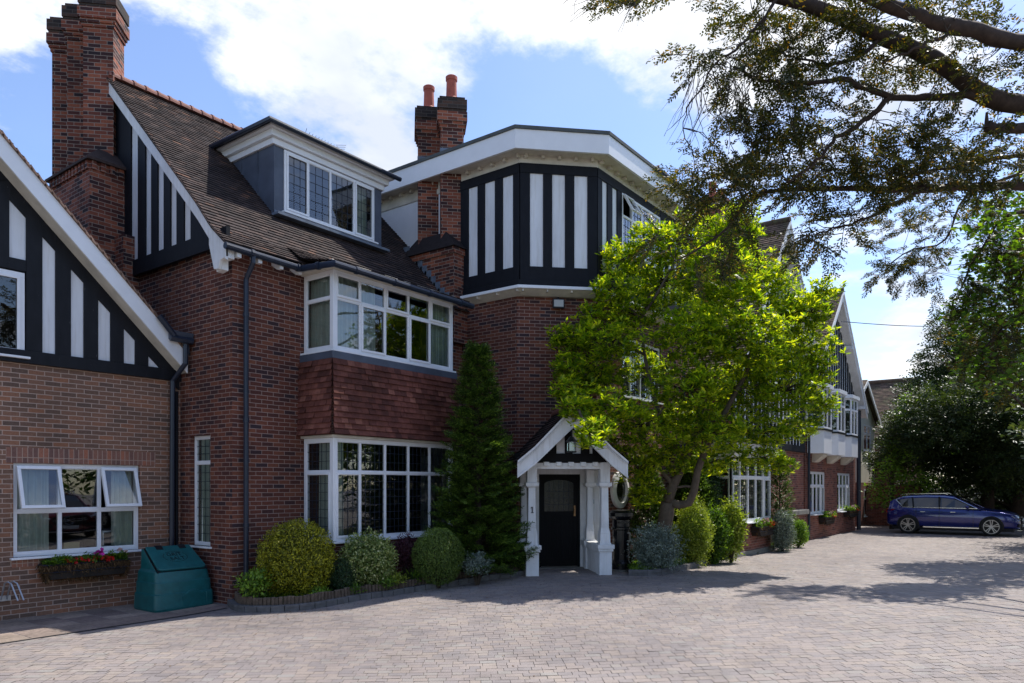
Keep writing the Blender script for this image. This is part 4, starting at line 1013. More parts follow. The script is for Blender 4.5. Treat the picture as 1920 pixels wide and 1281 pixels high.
# house D
apx_, apz_ = onY(YE-.42, 1481, 413)
D, FD_, zD_ = gable_house('gabled_house', 'brick house with striped gable partly hidden behind the bright green tree', 19.9, 27.0, YE, apx_, apz_, 1.2, (23, YE, 0))
wD = [(onY(YE+.0, 1372)[0]+.25+.36*k) for k in range(14)]
timber(D, FD_, 19.95, 26.95, onY(YE, 1400, 836)[1], lambda x: zD_(x)-.3, [(20.1+.36*k, 20.1+.36*k+.19) for k in range(18)], band=.22, d=.04, xs=[apx_])
YDb = 7.05; bx0, bx1 = onY(YDb, 1372)[0], onY(YDb, 1445)[0]; Fdb = FY(YDb-.0)
bzs, bzh = onY(YDb, 1380, 982)[1], onY(YDb, 1372, 857)[1]; tr = onY(YDb, 1376, 895)[1]
window(D, Fdb, bx0, bx1, bzs, bzh, [bx0+(bx1-bx0)*k/5 for k in (1, 2, 3, 4)], [tr], sb=0, fw=.09, mw=.08, lead=(.16, .18), sashes=[(4, 0), (0, 0)], curt=[(bx0+.1, bx0+.6), (bx1-.6, bx1-.1)], interior=False, sillout=.12)
window(D, FX(bx0), -YE-.6, -YDb, bzs, bzh, [-YE-.2], [tr], sb=0, fw=.09, mw=.06, lead=(.14, .18), curt=[], interior=False)
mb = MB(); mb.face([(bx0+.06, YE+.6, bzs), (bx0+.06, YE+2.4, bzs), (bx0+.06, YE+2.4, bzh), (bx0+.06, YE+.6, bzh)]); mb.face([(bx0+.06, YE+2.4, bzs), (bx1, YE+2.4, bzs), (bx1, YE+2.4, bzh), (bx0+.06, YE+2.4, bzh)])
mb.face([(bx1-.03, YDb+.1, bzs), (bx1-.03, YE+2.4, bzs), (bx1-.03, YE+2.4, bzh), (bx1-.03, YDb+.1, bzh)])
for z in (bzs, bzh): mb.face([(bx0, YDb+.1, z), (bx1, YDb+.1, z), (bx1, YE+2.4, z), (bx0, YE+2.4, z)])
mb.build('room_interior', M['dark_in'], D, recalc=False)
mb = MB(); wall(mb, Fdb, bx0, bx1, .12, bzs-.03); wall(mb, FX(bx0), -YE-.6, -YDb, .12, bzs-.03); wall(mb, FXR(bx1), YDb, YE, .12, bzh); mb.build('bay_plinth', M['brickE'], D)
mb = MB(); mb.box(Fdb, bx0-.03, bx1+.03, -.3, .12, -.4, .05); mb.build('stone_plinth', M['stone'], D)
mb = MB(); mb.box(Fdb, bx0-.08, bx1+.08, bzh, bzh+.12, -.5, .10); mb.box(Fdb, bx0-.15, bx1+.15, bzh+.12, onY(YE, 1400, 836)[1], -.5, .2); mb.build_each('cornice', M['whitewood'], D, bevel=.02)
mb = MB(); mb.box(Fdb, bx0-.2, bx1+.2, onY(YE, 1400, 836)[1]+.002, onY(YE, 1400, 836)[1]+.06, -.4, .28); mb.build('lead_apron', M['lead'], D)
window(D, FD_, 22.6, 24.4, 3.9, 5.2, [23.05, 23.5, 23.95], [4.8], sb=-.09, fw=.07, lead=(.15, .17), rooms=1)
# house E with three oriels
ex0 = onY(YE, 1510)[0]; ex1 = onY(YE, 1604)[0]; apE = onY(YE-.42, 1573, 538)
gws = [(onY(YE, a)[0], onY(YE, b)[0]) for a, b in ((1519.5, 1547), (1570, 1594))]
gz0_, gz1_ = onY(YE, 1520, 965)[1], onY(YE, 1520, 884)[1]
E, FE_, zE_ = gable_house('gabled_house', 'brick house with tall striped gable and three white oriel windows', ex0, ex1, YE, (ex0+ex1)/2-.2, apE[1], .98, (30, YE, 0), ws=[(a, b, gz0_, gz1_) for a, b in gws])
print('E', ex0, ex1, apE)
zo0, zo1, zo2 = onY(YE, 1520, 851)[1], onY(YE, 1520, 805)[1], onY(YE, 1560, 741)[1]
timber(E, FE_, ex0+.05, ex1-.05, zo2+.1, lambda x: zE_(x)-.3, [(ex0+.2+.37*k, ex0+.2+.37*k+.19) for k in range(20)], band=.2, d=.06, xs=[(ex0+ex1)/2-.2])
mb = MB(); mb.box(FE_, ex0, ex1, zo1+.0, zo2+.1, 0, .05); mb.build('window_surround', M['whitewood'], E)
ofr = [(onY(YE-.5, a)[0], onY(YE-.5, b)[0]) for a, b in ((1545, 1558), (1572, 1585), (1597, 1610))]
ofr[0] = (ofr[0][0], ofr[0][0]+1.1); ofr[1] = (ofr[1][0], ofr[1][0]+1.1); ofr[2] = (ofr[2][0], ofr[2][0]+1.1)
for (a, b) in ofr:
    q = .45; pl_ = [(a-q, YE-.05), (a, YE-.5), (b, YE-.5), (b+q, YE-.05)]
    mb = MB(); mb.plan(pl_, zo0, zo1-.06)
    op = mb.build('oriel', M['white'], E, bevel=.01)
    mb = MB(); mb.plan([(x+(.05 if x > (a+b)/2 else -.05), y-.04) for x, y in pl_], zo1-.06, zo1); mb.build('lead_apron', M['blackclean'], op)
    mb = MB(); mb.plan([(x+(.08 if x > (a+b)/2 else -.08), y-.06) for x, y in pl_], zo2-.06, zo2+.08); mb.build('oriel_roof', M['white'], op)
    mb = MB(); m = (a+b)/2; mb.solid([(m-.28, YE, zo0-.3), (m-.28, YE-.12, zo0-.3), (m-.28, YE-.42, zo0-.08), (m-.28, YE-.42, zo0), (m-.28, YE, zo0)], [(m+.28, YE, zo0-.3), (m+.28, YE-.12, zo0-.3), (m+.28, YE-.42, zo0-.08), (m+.28, YE-.42, zo0), (m+.28, YE, zo0)]); mb.build('bracket', M['cream'], op, bevel=.03)
    for (p, r_, cc) in (((a-q, YE-.05), (a, YE-.5), 1), ((a, YE-.5), (b, YE-.5), 2), ((b, YE-.5), (b+q, YE-.05), 1)):
        v = Vector((r_[0]-p[0], r_[1]-p[1], 0)); L = v.length; v.normalize(); nn = Vector((v.y, -v.x, 0)); Fo = Fr((p[0], p[1], 0), v, nn)
        window(E, Fo, 0, L, zo1, zo2-.06, [L*k/cc for k in range(1, cc)], [zo1+(zo2-zo1)*.66], sb=0, fw=.06, mw=.07, lead=(.17, .2), interior=False, sill=False)
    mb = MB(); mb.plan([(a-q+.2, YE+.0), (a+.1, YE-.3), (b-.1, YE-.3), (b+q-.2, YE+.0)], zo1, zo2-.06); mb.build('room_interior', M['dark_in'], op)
for (a, b) in gws:
    window(E, FE_, a, b, gz0_, gz1_, [a+(b-a)*k/4 for k in (1, 2, 3)], [gz0_+(gz1_-gz0_)*.66], sb=.03, fw=.08, mw=.09, lead=None, curt=[(a+.1, a+.5), (b-.5, b-.1)], sashes=[(3, 0)], sillout=.16)
mb = MB(); mb.tube([(ex0+.12, YE-.09, 5.6), (ex0+.12, YE-.09, 0)], .05, 8); mb.tube([(ex1-.08, YE-.15, 5.2), (ex1-.08, YE-.15, 0)], .09, 8); mb.build_each('downpipe', M['gutter'], E)
# stack behind house D
C4 = thing('chimney_stack', 'brick chimney beyond the tower roof half hidden by conifer twigs', 'chimney', (24, 12.5, 9))
q = at(1345, 400, 26.5); mb = MB(); mb.plan([(q.x-.85, q.y-.5), (q.x+.85, q.y-.5), (q.x+.85, q.y+.5), (q.x-.85, q.y+.5)], 6, q.z+.0); mb.plan([(q.x-.5, q.y-.4), (q.x+.6, q.y-.4), (q.x+.6, q.y+.4), (q.x-.5, q.y+.4)], 6, q.z+.45); mb.plan([(q.x-.55, q.y-.45), (q.x+.66, q.y-.45), (q.x+.66, q.y+.45), (q.x-.55, q.y+.45)], q.z+.25, q.z+.38); mb.build('stack', M['brickch'], C4)
mb = MB(); mb.box(FY(q.y-.5), q.x-.9, q.x+.9, q.z-.0, q.z+.06, -.9, .05); mb.build('capping', M['stone'], C4)
for k in (-.45, .35): chim_pot((q.x+k, q.y), q.z+.45, .5, .14, C4)
# low wall with a stone cap between the two houses
q0 = onY(YE-.25, 1486)[0]; LW = thing('garden_wall', 'low brick pier with flat stone cap beside the downpipe', 'wall', (q0, YE-.3, 0))
mb = MB(); mb.plan([(q0+.1, YE-.16), (ex0-.45, YE-.16), (ex0-.45, YE), (q0+.1, YE)], -.3, .93); mb.build('pier', M['brickE'], LW)
mb = MB(); mb.plan([(q0-.05, YE-.24), (ex0-.38, YE-.24), (ex0-.38, YE), (q0-.05, YE)], .932, 1.10); mb.build('capstone', M['stone'], LW, bevel=.02)
# far cream gabled house
YFc = 8.0; fx0, fx1 = onY(YFc, 1606)[0], onY(YFc, 1640)[0]; fa = onY(YFc-.3, 1627, 712)
FH = thing('gabled_house', 'cream rendered gable house with brick base at the far end', 'house', ((fx0+fx1)/2, YFc, 0))
Ff = FY(YFc); zs_ = onY(YFc, 1625, 905)[1]; zev = onY(YFc, 1640, 792)[1]
w1 = (onY(YFc, 1619.5)[0], onY(YFc, 1633)[0], onY(YFc, 1625, 846)[1], onY(YFc, 1625, 797)[1]); w0 = (onY(YFc, 1620)[0], onY(YFc, 1635)[0], onY(YFc, 1625, 968)[1], onY(YFc, 1625, 917)[1])
mb = MB(); wall(mb, Ff, fx0, fx1, zs_, zev, [w1], .1); mb.face([Ff.p(fx0, zev), Ff.p(fx1, zev), Ff.p(fa[0], fa[1]-.1)]); wall(mb, FX(fx0), -YFc-6, -YFc, zs_, zev); mb.build('rendered_wall', M['creamwall'], FH)
mb = MB(); wall(mb, Ff, fx0, fx1, -.4, zs_, [w0], .1); wall(mb, FX(fx0), -YFc-6, -YFc, -.4, zs_); mb.build('wall', M['brickE'], FH)
for w_ in (w0, w1): window(FH, Ff, w_[0], w_[1], w_[2], w_[3], [(w_[0]+w_[1])/2], [w_[2]+(w_[3]-w_[2])*.65], sb=.0, fw=.09, mw=.1, rooms=1)
mb = MB(); sl_ = (fa[1]-zev)/(fx1-fa[0])
for s, xe in ((-1, fx0-.3), (1, fx1+.3)):
    Lh = abs(fa[0]-xe); tiled(mb, (xe, YFc-.3), (0, 1), (-s, 0), [(0, fa[1]-Lh*sl_), (Lh, fa[1])], 0, 6, gauge=.12, tw=.3)
mb.build('roof', M['rooftileD'], FH, recalc=False)
mb = MB()
for xe in (fx0-.3, fx1+.3):
    a, b = fa[0], xe; z = lambda x: fa[1]-abs(x-fa[0])*sl_; mb.prism(FY(YFc-.3), [(a, z(a)-.02), (b, z(b)-.02), (b, z(b)-.22), (a, z(a)-.22)], -.04, .02)
mb.build('bargeboard', M['whitewood'], FH)
# last house: long tiled slope facing left over a brick wall
XG = 43.2; GH = thing('brick_house', 'farthest brick house with a long brown tiled roof behind the trees', 'house', (XG, 6, 0)); FG = FX(XG)
g1 = onX(XG, 1699)[0]; zrg = onX(XG+3, 1665, 716)[1]
mb = MB(); wall(mb, FG, -14, -g1, -.4, 4.6); wall(mb, FY(g1), XG, XG+6, -.4, 4.6); mb.face([(XG, g1, 4.6), (XG+6, g1, 4.6), (XG+3, g1, zrg)]); mb.build('wall', M['brickE'], GH)
mb = MB(); tiled(mb, (XG-.3, g1-.25), (0, 1), (1, 0), [(0, 4.4), (3.3, zrg)], 0, 7, gauge=.12, tw=.2); mb.face([(XG+3, g1-.25, zrg), (XG+6.3, g1-.25, 4.4), (XG+6.3, g1+7, 4.4), (XG+3, g1+7, zrg)], .2); mb.build('roof', M['rooftileD'], GH, recalc=False)
mb = MB(); mb.tube([(XG+3, g1-.27, zrg+.03), (XG+3, g1+7, zrg+.03)], .12, 8); mb.build('ridge_tiles', M['rooftileD'], GH)
BW = tag(MB().plan([(XG-3, 5.6), (XG-2.7, 5.6), (XG-2.7, 8), (XG-3, 8)], -.3, 1.95).build('boundary_wall', M['brickE']), 'short red brick boundary wall behind the tail of the blue car', 'wall')
# ================================================================== GROUND
def paver_mat():
    t = NT('block_paving'); r = rndn(t); p = posn(t)
    c = t.ramp(r, [(0, (.226, .204, .200)), (.3, (.247, .218, .208)), (.55, (.266, .230, .214)), (.85, (.284, .243, .214)), (1, (.260, .245, .230))])
    n = t.noise(p, 60, 4, .7); c = t.mix(.6, c, t.ramp(n, [(.3, (.72,)*3), (.7, (1.2,)*3)]), 'MULTIPLY')
    s = t.noise(p, .35, 6, .65); c = t.mix(1, c, t.ramp(s, [(.32, (.78, .76, .77)), (.62, (1.10, 1.08, 1.06))]), 'MULTIPLY')
    s2 = t.noise(p, 2.3, 6, .7); c = t.mix(1, c, t.ramp(s2, [(.30, (.80, .80, .80)), (.5, (1.03,)*3)]), 'MULTIPLY')
    o1 = t.noise(p, 1.1, 3, .5); c = t.mix(t.math('MULTIPLY', t.ramp(o1, [(.66, (0, 0, 0)), (.74, (1, 1, 1))]), .45), c, (.17, .155, .15))
    o2 = t.noise(p, 5.5, 2, .5); c = t.mix(t.math('MULTIPLY', t.ramp(o2, [(.72, (0, 0, 0)), (.76, (1, 1, 1))]), .5), c, (.12, .11, .105))
    t.L.new(c, t.b.inputs['Base Color']); t.b.inputs['Roughness'].default_value = .75; t.b.inputs['Specular IOR Level'].default_value = .35; t.bump(n, .35, .004); return t.m
M['paver'] = paver_mat()
M['joint'] = plain('joint_sand', (.18, .16, .14), .95, .4, 14, .3)
M['kerb'] = plain('grey_kerb_block', (.13, .125, .125), .9, .35, 7, .4)
def sheet(x0, x1, y0, y1, dz, n=90):
    mb = MB(); xs = sorted(set(list(np.linspace(x0, x1, n))+[x for x in (6, 9, 12, 14, 18, 28) if x0 < x < x1]+list(np.linspace(max(x0, -2), min(x1, 30), 80))))
    for a, b in zip(xs, xs[1:]): mb.face([(a, y0, gz(a)+dz), (b, y0, gz(b)+dz), (b, y1, gz(b)+dz), (a, y1, gz(a)+dz)])
    return mb
far = plain('distant_ground', (.20, .18, .165), .9, .3, .8)
g = struct(sheet(-300, 420, -300, 400, -.012).build('ground', far, recalc=False))
struct(sheet(-6, 45, -12, 14.5, -.006).build('drive_base', M['joint'], recalc=False))
def pavers():
    th = math.atan2(-.8, .6)+R_(3.0); ex, ey = np.array([math.cos(th), math.sin(th)]), np.array([-math.sin(th), math.cos(th)])
    Q = []; rn = []; row = -95; rr = np.random.default_rng(3)
    q = -6.0
    while q < 42:
        h = .118
        x = -34+rr.random()*.2
        while x < 34:
            w = rr.choice([.118, .155, .19])
            c = ex*(x+w/2)+ey*(q+h/2)
            f = c[0]*FW[0]+c[1]*FW[1]; r = c[0]*RT[0]+c[1]*RT[1]
            if 4.0 < f < 43 and abs(r) < f*.82+2.0 and c[1] < 13.1 and c[0] < 44:
                j = .0024+(.0006 if f < 9 else .0)
                k = rr.normal(0, .0012, 4); dz = .0+rr.normal(0, .0007)
                co = [(x+j+k[0], q+j+k[1]), (x+w-j+k[1], q+j+k[2]), (x+w-j+k[2], q+h-j+k[3]), (x+j+k[3], q+h-j+k[0])]
                tl = rr.normal(0, .0007, 4)
                for (a, b), tt in zip(co, tl):
                    P = ex*a+ey*b; Q.append((P[0], P[1], gz(P[0])+dz+tt+.001))
                rn.append(rr.random())
            x += w
        q += h
    Q = np.array(Q).reshape(-1, 4, 3); print('pavers', len(Q))
    return struct(leafmesh('block_paving', Q, np.array(rn), M['paver']))
pavers()
# strip along the left wall with its slot drain
a, b = onG(-60, 1217), onG(425, 1141)
mb = MB(); d = (b-a).normalized(); nn = Vector((-d.y, d.x, 0))
N = 24
for i in range(N):
    p, q = a+(b-a)*i/N, a+(b-a)*(i+1)/N
    z = lambda v: Vector((v.x, v.y, gz(v.x)+.006)); mb.face([z(p-nn*.03), z(q-nn*.03), z(q+nn*.03), z(p+nn*.03)])
struct(mb.build('drain_channel', M['asph'], recalc=False))
mb = MB(); rr = random.Random(4)
x = 1.0
pt = plain('tan_paving_slab', (.36, .30, .25), .85, .3, 7, .3)
tl = tile_mat('tan_slab', [(0, (.24, .19, .17)), (.5, (.33, .27, .22)), (1, (.40, .33, .27))])
while x < 7.0:
    y0 = a.y+(b.y-a.y)*(x-a.x)/(b.x-a.x)+.05; y = y0
    while y < YA:
        w = .44; x2 = min(x+.43, 7.1); y2 = min(y+.30, YA)
        mb.face([(x+.004, y+.004, gz(x)+.004), (x2-.004, y+.004, gz(x2)+.004), (x2-.004, y2-.004, gz(x2)+.004), (x+.004, y2-.004, gz(x)+.004)]); y += .30
    x += .44
struct(mb.build('path', tl, recalc=False))
# ------------------------------------------------------------------ planting beds
def bed(front, back, name='soil_bed'):
    P = [(p.x, p.y) for p in front]+back; mb = MB()
    c = (sum(p[0] for p in P)/len(P), sum(p[1] for p in P)/len(P))
    for (p, q) in zip(P, P[1:]+P[:1]): mb.face([(*p, gz(p[0])+.06), (*q, gz(q[0])+.06), (*c, gz(c[0])+.10)])
    struct(mb.build(name, M['soil'], recalc=False))
def smooth(pts, n):
    pts = [Vector(p) for p in pts]; L = [0]
    for a, b in zip(pts, pts[1:]): L.append(L[-1]+(b-a).length)
    out = []
    for i in range(n+1):
        s = L[-1]*i/n; k = max(j for j in range(len(L)-1) if L[j] <= s+1e-9); t = (s-L[k])/(L[k+1]-L[k])
        p0 = pts[max(k-1, 0)]; p1 = pts[k]; p2 = pts[k+1]; p3 = pts[min(k+2, len(pts)-1)]
        out.append(.5*((2*p1)+(p2-p0)*t+(2*p0-5*p1+4*p2-p3)*t*t+(3*p1-p0-3*p2+p3)*t**3))
    return out
edge1 = smooth([onG(u, v) for u, v in ((424, 1130), (440, 1146), (500, 1149), (590, 1142), (690, 1124), (800, 1107), (900, 1091), (984, 1079))], 60)
bed(edge1, [(CC-10.0, 10.0), (X1+.3, YBay+.2), (X0, YBay+.2), (X0, YB+.1), (7.2, YB+.1)])
edge2 = smooth([onG(u, v) for u, v in ((1178, 1080), (1230, 1080), (1285, 1070), (1340, 1053), (1384, 1042))], 34)
bed(edge2, [(bx0, YDb+.3), (bx0, 8.4), (XF0+1.2, 8.5), (XF0+.8, 8.3)])
edge3 = smooth([onG(u, v) for u, v in ((1452, 1031), (1480, 1020), (1512, 1010))], 12)
bed(edge3, [(ex0, YE), (bx1, YE)])
def kerb(edge, name, h=.10, w=.10, step=2):
    mb = MB()
    for i in range(0, len(edge)-step, step):
        a, b = edge[i], edge[i+step]; d = (b-a); L = d.length; d.normalize(); n_ = Vector((-d.y, d.x, 0)); a2, b2 = a+d*.005, b-d*.005
        lo = lambda p, z: Vector((p.x, p.y, gz(p.x)+z+random.uniform(-.004, .004)))
        mb.solid([lo(a2, -.05), lo(b2, -.05), lo(b2, h), lo(a2, h)], [lo(a2+n_*w, -.05), lo(b2+n_*w, -.05), lo(b2+n_*w, h), lo(a2+n_*w, h)])
    return struct(mb.build(name, M['kerb'], bevel=.008))
kerb(edge1, 'kerb'); kerb(edge2, 'kerb', h=.12); kerb(edge3, 'kerb', h=.12)
def logs(edge, label, off=.135, h=.20, r=.034, skip=()):
    e = [p for p in edge]; tot = 0; pts = []
    out = []; acc = 0
    for a, b in zip(e, e[1:]):
        L = (b-a).length; d = (b-a)/L; n_ = Vector((-d.y, d.x, 0))
        while acc < L: p = a+d*acc+n_*off; out.append(p); acc += r*2.05
        acc -= L
    mb = MB()
    for i, p in enumerate(out):
        hh = h+random.uniform(-.015, .012); z = gz(p.x)+.02; q = Vector((random.uniform(-.008, .008), random.uniform(-.008, .008), 0))
        mb.tube([(p.x, p.y, z), (p.x+q.x, p.y+q.y, z+hh), (p.x+q.x, p.y+q.y, z+hh+.006)], [r, r*.97, r*.8], 8)
    o = mb.build('log_edging', M['log']); tag(o, label, 'garden edging'); return o
M['log'] = plain('weathered_log', (.12, .088, .065), .9, .45, 10, .4)
logs(edge1, 'row of weathered half logs edging the bed under the bay window')
# ------------------------------------------------------------------ foliage
def leaf_mat(name, stops, trans=.35, rough=.45, spec=.35, tcol=None):
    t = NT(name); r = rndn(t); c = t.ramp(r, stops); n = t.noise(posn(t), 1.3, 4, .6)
    c = t.mix(1, c, t.ramp(n, [(.3, (.78, .80, .78)), (.7, (1.15, 1.12, 1.05))]), 'MULTIPLY')
    t.L.new(c, t.b.inputs['Base Color']); t.b.inputs['Roughness'].default_value = rough; t.b.inputs['Specular IOR Level'].default_value = spec
    tr = t.n('BsdfTranslucent'); tc = t.mix(1, c, tcol or (1.5, 1.6, .7), 'MULTIPLY'); t.L.new(tc, tr.inputs[0])
    mx = t.n('MixShader'); mx.inputs[0].default_value = trans; t.L.new(t.b.outputs[0], mx.inputs[1]); t.L.new(tr.outputs[0], mx.inputs[2]); t.L.new(mx.outputs[0], t.out.inputs[0])
    return t.m
LM = {
 'gold': leaf_mat('gold_leaf', [(0, (.08, .095, .010)), (.5, (.26, .26, .018)), (1, (.52, .49, .035))], .3),
 'tree': leaf_mat('spring_leaf', [(0, (.06, .14, .014)), (.35, (.17, .29, .017)), (.72, (.39, .49, .025)), (1, (.70, .71, .06))], .60, tcol=(1.82, 1.65, .45)),
 'box': leaf_mat('box_leaf', [(0, (.05, .09, .018)), (1, (.21, .30, .06))], .25),
 'dkgreen': leaf_mat('dark_ball_leaf', [(0, (.015, .04, .018)), (1, (.06, .12, .045))], .2),
 'varieg': leaf_mat('variegated_leaf', [(0, (.10, .16, .04)), (.5, (.22, .28, .07)), (.8, (.42, .45, .18)), (1, (.62, .62, .36))], .25),
 'purple': leaf_mat('purple_leaf', [(0, (.035, .012, .02)), (1, (.15, .05, .075))], .3, tcol=(1.5, .8, .8)),
 'cypress': leaf_mat('cypress_leaf', [(0, (.020, .045, .010)), (.6, (.060, .115, .018)), (1, (.20, .30, .05))], .3),
 'yew': leaf_mat('yew_leaf', [(0, (.024, .046, .022)), (.7, (.055, .09, .030)), (1, (.11, .15, .04))], .25, tcol=(1.5, 1.4, .5)),
 'overhead': leaf_mat('conifer_leaf', [(0, (.018, .030, .014)), (.5, (.040, .055, .016)), (.86, (.085, .095, .018)), (1, (.22, .14, .02))], .4, tcol=(1.9, 1.5, .5)),
 'maple': leaf_mat('maple_leaf', [(0, (.04, .09, .015)), (.6, (.08, .17, .02)), (1, (.20, .32, .03))], .5, tcol=(1.8, 1.7, .5)),
 'silver': leaf_mat('silver_leaf', [(0, (.10, .13, .11)), (.6, (.20, .25, .22)), (1, (.36, .42, .37))], .15),
 'bright': leaf_mat('bright_leaf', [(0, (.07, .15, .02)), (1, (.26, .40, .05))], .4),
 'yellowgr': leaf_mat('yellow_green_leaf', [(0, (.12, .18, .02)), (1, (.40, .45, .06))], .4),
 'wood': leaf_mat('woodland_leaf', [(0, (.02, .045, .012)), (.6, (.06, .12, .02)), (1, (.17, .27, .04))], .3),
 'coir': leaf_mat('coir_fibre', [(0, (.05, .03, .015)), (1, (.20, .12, .06))], .05, .9, .1, tcol=(1, 1, 1)),
}
M['bark'] = plain('smooth_brown_bark', (.13, .10, .075), .85, .35, 9, .5); M['darkbark'] = plain('dark_conifer_bark', (.065, .043, .033), .9, .45, 12, .9)
M['twig'] = plain('dark_twig', (.05, .035, .022), .9, .3, 9)
def unit(n, rg): v = rg.normal(size=(n, 3)); return v/np.linalg.norm(v, axis=1)[:, None]
def rhomb(P, D, Nn, L, Wd, mid=.45):
    """leaf blades: base P, direction D, rough normal Nn"""
    S = np.cross(D, Nn); S /= np.maximum(np.linalg.norm(S, axis=1), 1e-6)[:, None]
    L = np.asarray(L).reshape(-1, 1)*np.ones((len(P), 1)); Wd = np.asarray(Wd).reshape(-1, 1)*np.ones((len(P), 1))
    return np.stack([P, P+D*L*mid+S*Wd/2, P+D*L, P+D*L*mid-S*Wd/2], 1)
def nrm(v): return v/np.maximum(np.linalg.norm(v, axis=1), 1e-6)[:, None]
def lump(P, sc, seed=0):
    return np.array([noise.noise(Vector((p[0]*sc+seed, p[1]*sc, p[2]*sc))) for p in P])
def ball(c, rad, n, L, Wd, rg, depth=.25, lumpy=.12, lsc=2.5, flat=1.0, up=.3, zmin=-1.0):
    U = unit(int(n*1.5), rg); U = U[U[:, 2] > zmin][:n]; rad = np.array(rad)
    lm = lump(U, lsc, rg.random()*50); k = (1+lumpy*lm*2)*(1-depth*rg.random(len(U))**1.6)
    P = np.array(c)+U*rad*k[:, None]; Nn = nrm(U/rad)
    st = (rg.random(len(U)) < .03)[:, None]; P = P+Nn*st*L*rg.uniform(.3, 1.5, (len(U), 1)); D = nrm(unit(len(U), rg)*.9+Nn*.55+np.array([0, 0, up])); N2 = nrm(Nn+unit(len(U), rg)*.6)
    s = rg.uniform(.7, 1.3, len(U))
    return rhomb(P, D, N2, L*s, Wd*s)
def shrub(name, label, cat, c, rad, n, L, Wd, mat, seed=1, core=.8, core_mat='dkgreen', group=None, extra=None, **k):
    rg = np.random.default_rng(seed); c = np.array(c, dtype=float)
    o = thing(name, label, cat, (c[0], c[1], gz(c[0])), group)
    Q = ball(c, rad, n, L, Wd, rg, **k)
    if extra is not None: Q = np.concatenate([Q]+[ball(c+np.array(e[0]), e[1], e[2], L, Wd, rg, **k) for e in extra])
    leafmesh('foliage', Q, rg.random(len(Q)), LM[mat], o)
    mb = MB(); r = min(rad[:2])*core
    for i in range(7):
        a = i*.9; tip = c+np.array([math.cos(a)*rad[0]*.6, math.sin(a)*rad[1]*.6, rad[2]*random.uniform(.1, .6)]); mb.tube([(c[0], c[1], gz(c[0])-.05), tuple((np.array([c[0], c[1], gz(c[0])])*.4+tip*.6)), tuple(tip)], [.022, .015, .006] if core else [.004, .004, .003], 5)
    mb.build('stems', M['twig'], o)
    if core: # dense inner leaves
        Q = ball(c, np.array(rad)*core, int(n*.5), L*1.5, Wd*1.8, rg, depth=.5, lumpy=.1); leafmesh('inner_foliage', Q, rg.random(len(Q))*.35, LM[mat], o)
    return o
def C(u, v, s): p = at(u, v, s); return (p.x, p.y, p.z)
def pr(px, s): return px/FOC*s
s_ = 12.7
shrub('clipped_shrub', 'large round golden shrub left of the bay window', 'shrub', C(556, 1051, s_), (pr(70, s_), pr(70, s_), pr(75, s_)), 13000, .032, .02, 'gold', 1, depth=.18, lumpy=.07, lsc=5)
shrub('clipped_shrub', 'small dark green ball shrub between golden and variegated shrubs', 'shrub', C(643, 1082, 12.9), (pr(30, 12.5), pr(30, 12.5), pr(35, 12.5)), 6000, .016, .010, 'dkgreen', 2, depth=.12, lumpy=.03)
shrub('variegated_shrub', 'pale cream and green variegated shrub under the bay window', 'shrub', C(690, 1050, 13.3), (pr(56, 13), pr(50, 13), pr(53, 13)), 5200, .042, .026, 'varieg', 3, depth=.25, lumpy=.14, lsc=4, extra=[((.12, -.1, -.25), (.28, .28, .22), 1500)])
shrub('clipped_shrub', 'large round light green box ball left of the tall conifer', 'shrub', C(822, 1044, 13.8), (pr(47, 14.2), pr(47, 14.2), pr(52, 14.2)), 15000, .020, .013, 'box', 4, depth=.12, lumpy=.03)
shrub('purple_shrub', 'small dark purple leaved shrub between two rounded bushes', 'shrub', C(763, 1035, 14.0), (pr(28, 13), pr(24, 13), pr(35, 13)), 2600, .035, .016, 'purple', 5, depth=.5, lumpy=.2, zmin=-1)
shrub('leafy_plant', 'low leafy plant at the foot of the dark downpipe', 'plant', C(478, 1093, 12.1), (.28, .22, .20), 900, .06, .03, 'bright', 6, core=0, depth=.6, lumpy=.2)
shrub('silver_shrub', 'small grey green shrub at the foot of tall conifer', 'shrub', C(895, 1058, 13.9), (.34, .25, .22), 2400, .035, .014, 'silver', 7, depth=.5, lumpy=.25)
shrub('silver_shrub', 'large silvery shrub beside the porch below the tree trunk', 'shrub', C(1232, 1030, 15.3), (pr(50, 15.3), .48, pr(46, 15.3)), 8000, .045, .014, 'silver', 8, depth=.45, lumpy=.28, lsc=3.5)
shrub('conifer_shrub', 'feathery yellow green conifer bush right of the silvery shrub', 'shrub', C(1300, 1004, 17), (pr(36, 17), .42, pr(58, 17)), 7000, .05, .02, 'yellowgr', 9, depth=.35, lumpy=.25, lsc=4, extra=[((0, 0, .35), (.3, .3, .6), 2500)])
shrub('laurel_shrub', 'glossy mid green shrub in front of the ground floor bay', 'shrub', C(1338, 1006, 18.0), (pr(32, 18), .42, pr(54, 18)), 4500, .055, .032, 'maple', 10, depth=.35, lumpy=.15)
shrub('yellow_shrub', 'bright yellow green shrub against the left edge of the bay', 'shrub', C(1371, 992, 18.3), (pr(24, 18), .35, pr(56, 18)), 2400, .075, .035, 'yellowgr', 11, depth=.45, lumpy=.2)
shrub('climbing_shrub', 'dark green climbing shrub on the wall behind the tree', 'shrub', C(1325, 930, 19.6), (pr(36, 19), .4, pr(60, 19)), 4500, .07, .035, 'dkgreen', 12, depth=.4, lumpy=.25)
shrub('silver_shrub', 'rounded silver leaved shrub right of the ground floor bay', 'shrub', C(1467, 997, 21.6), (pr(22, 21.6), .34, pr(39, 21.6)), 4500, .05, .018, 'silver', 13, depth=.3, lumpy=.15, lsc=4)
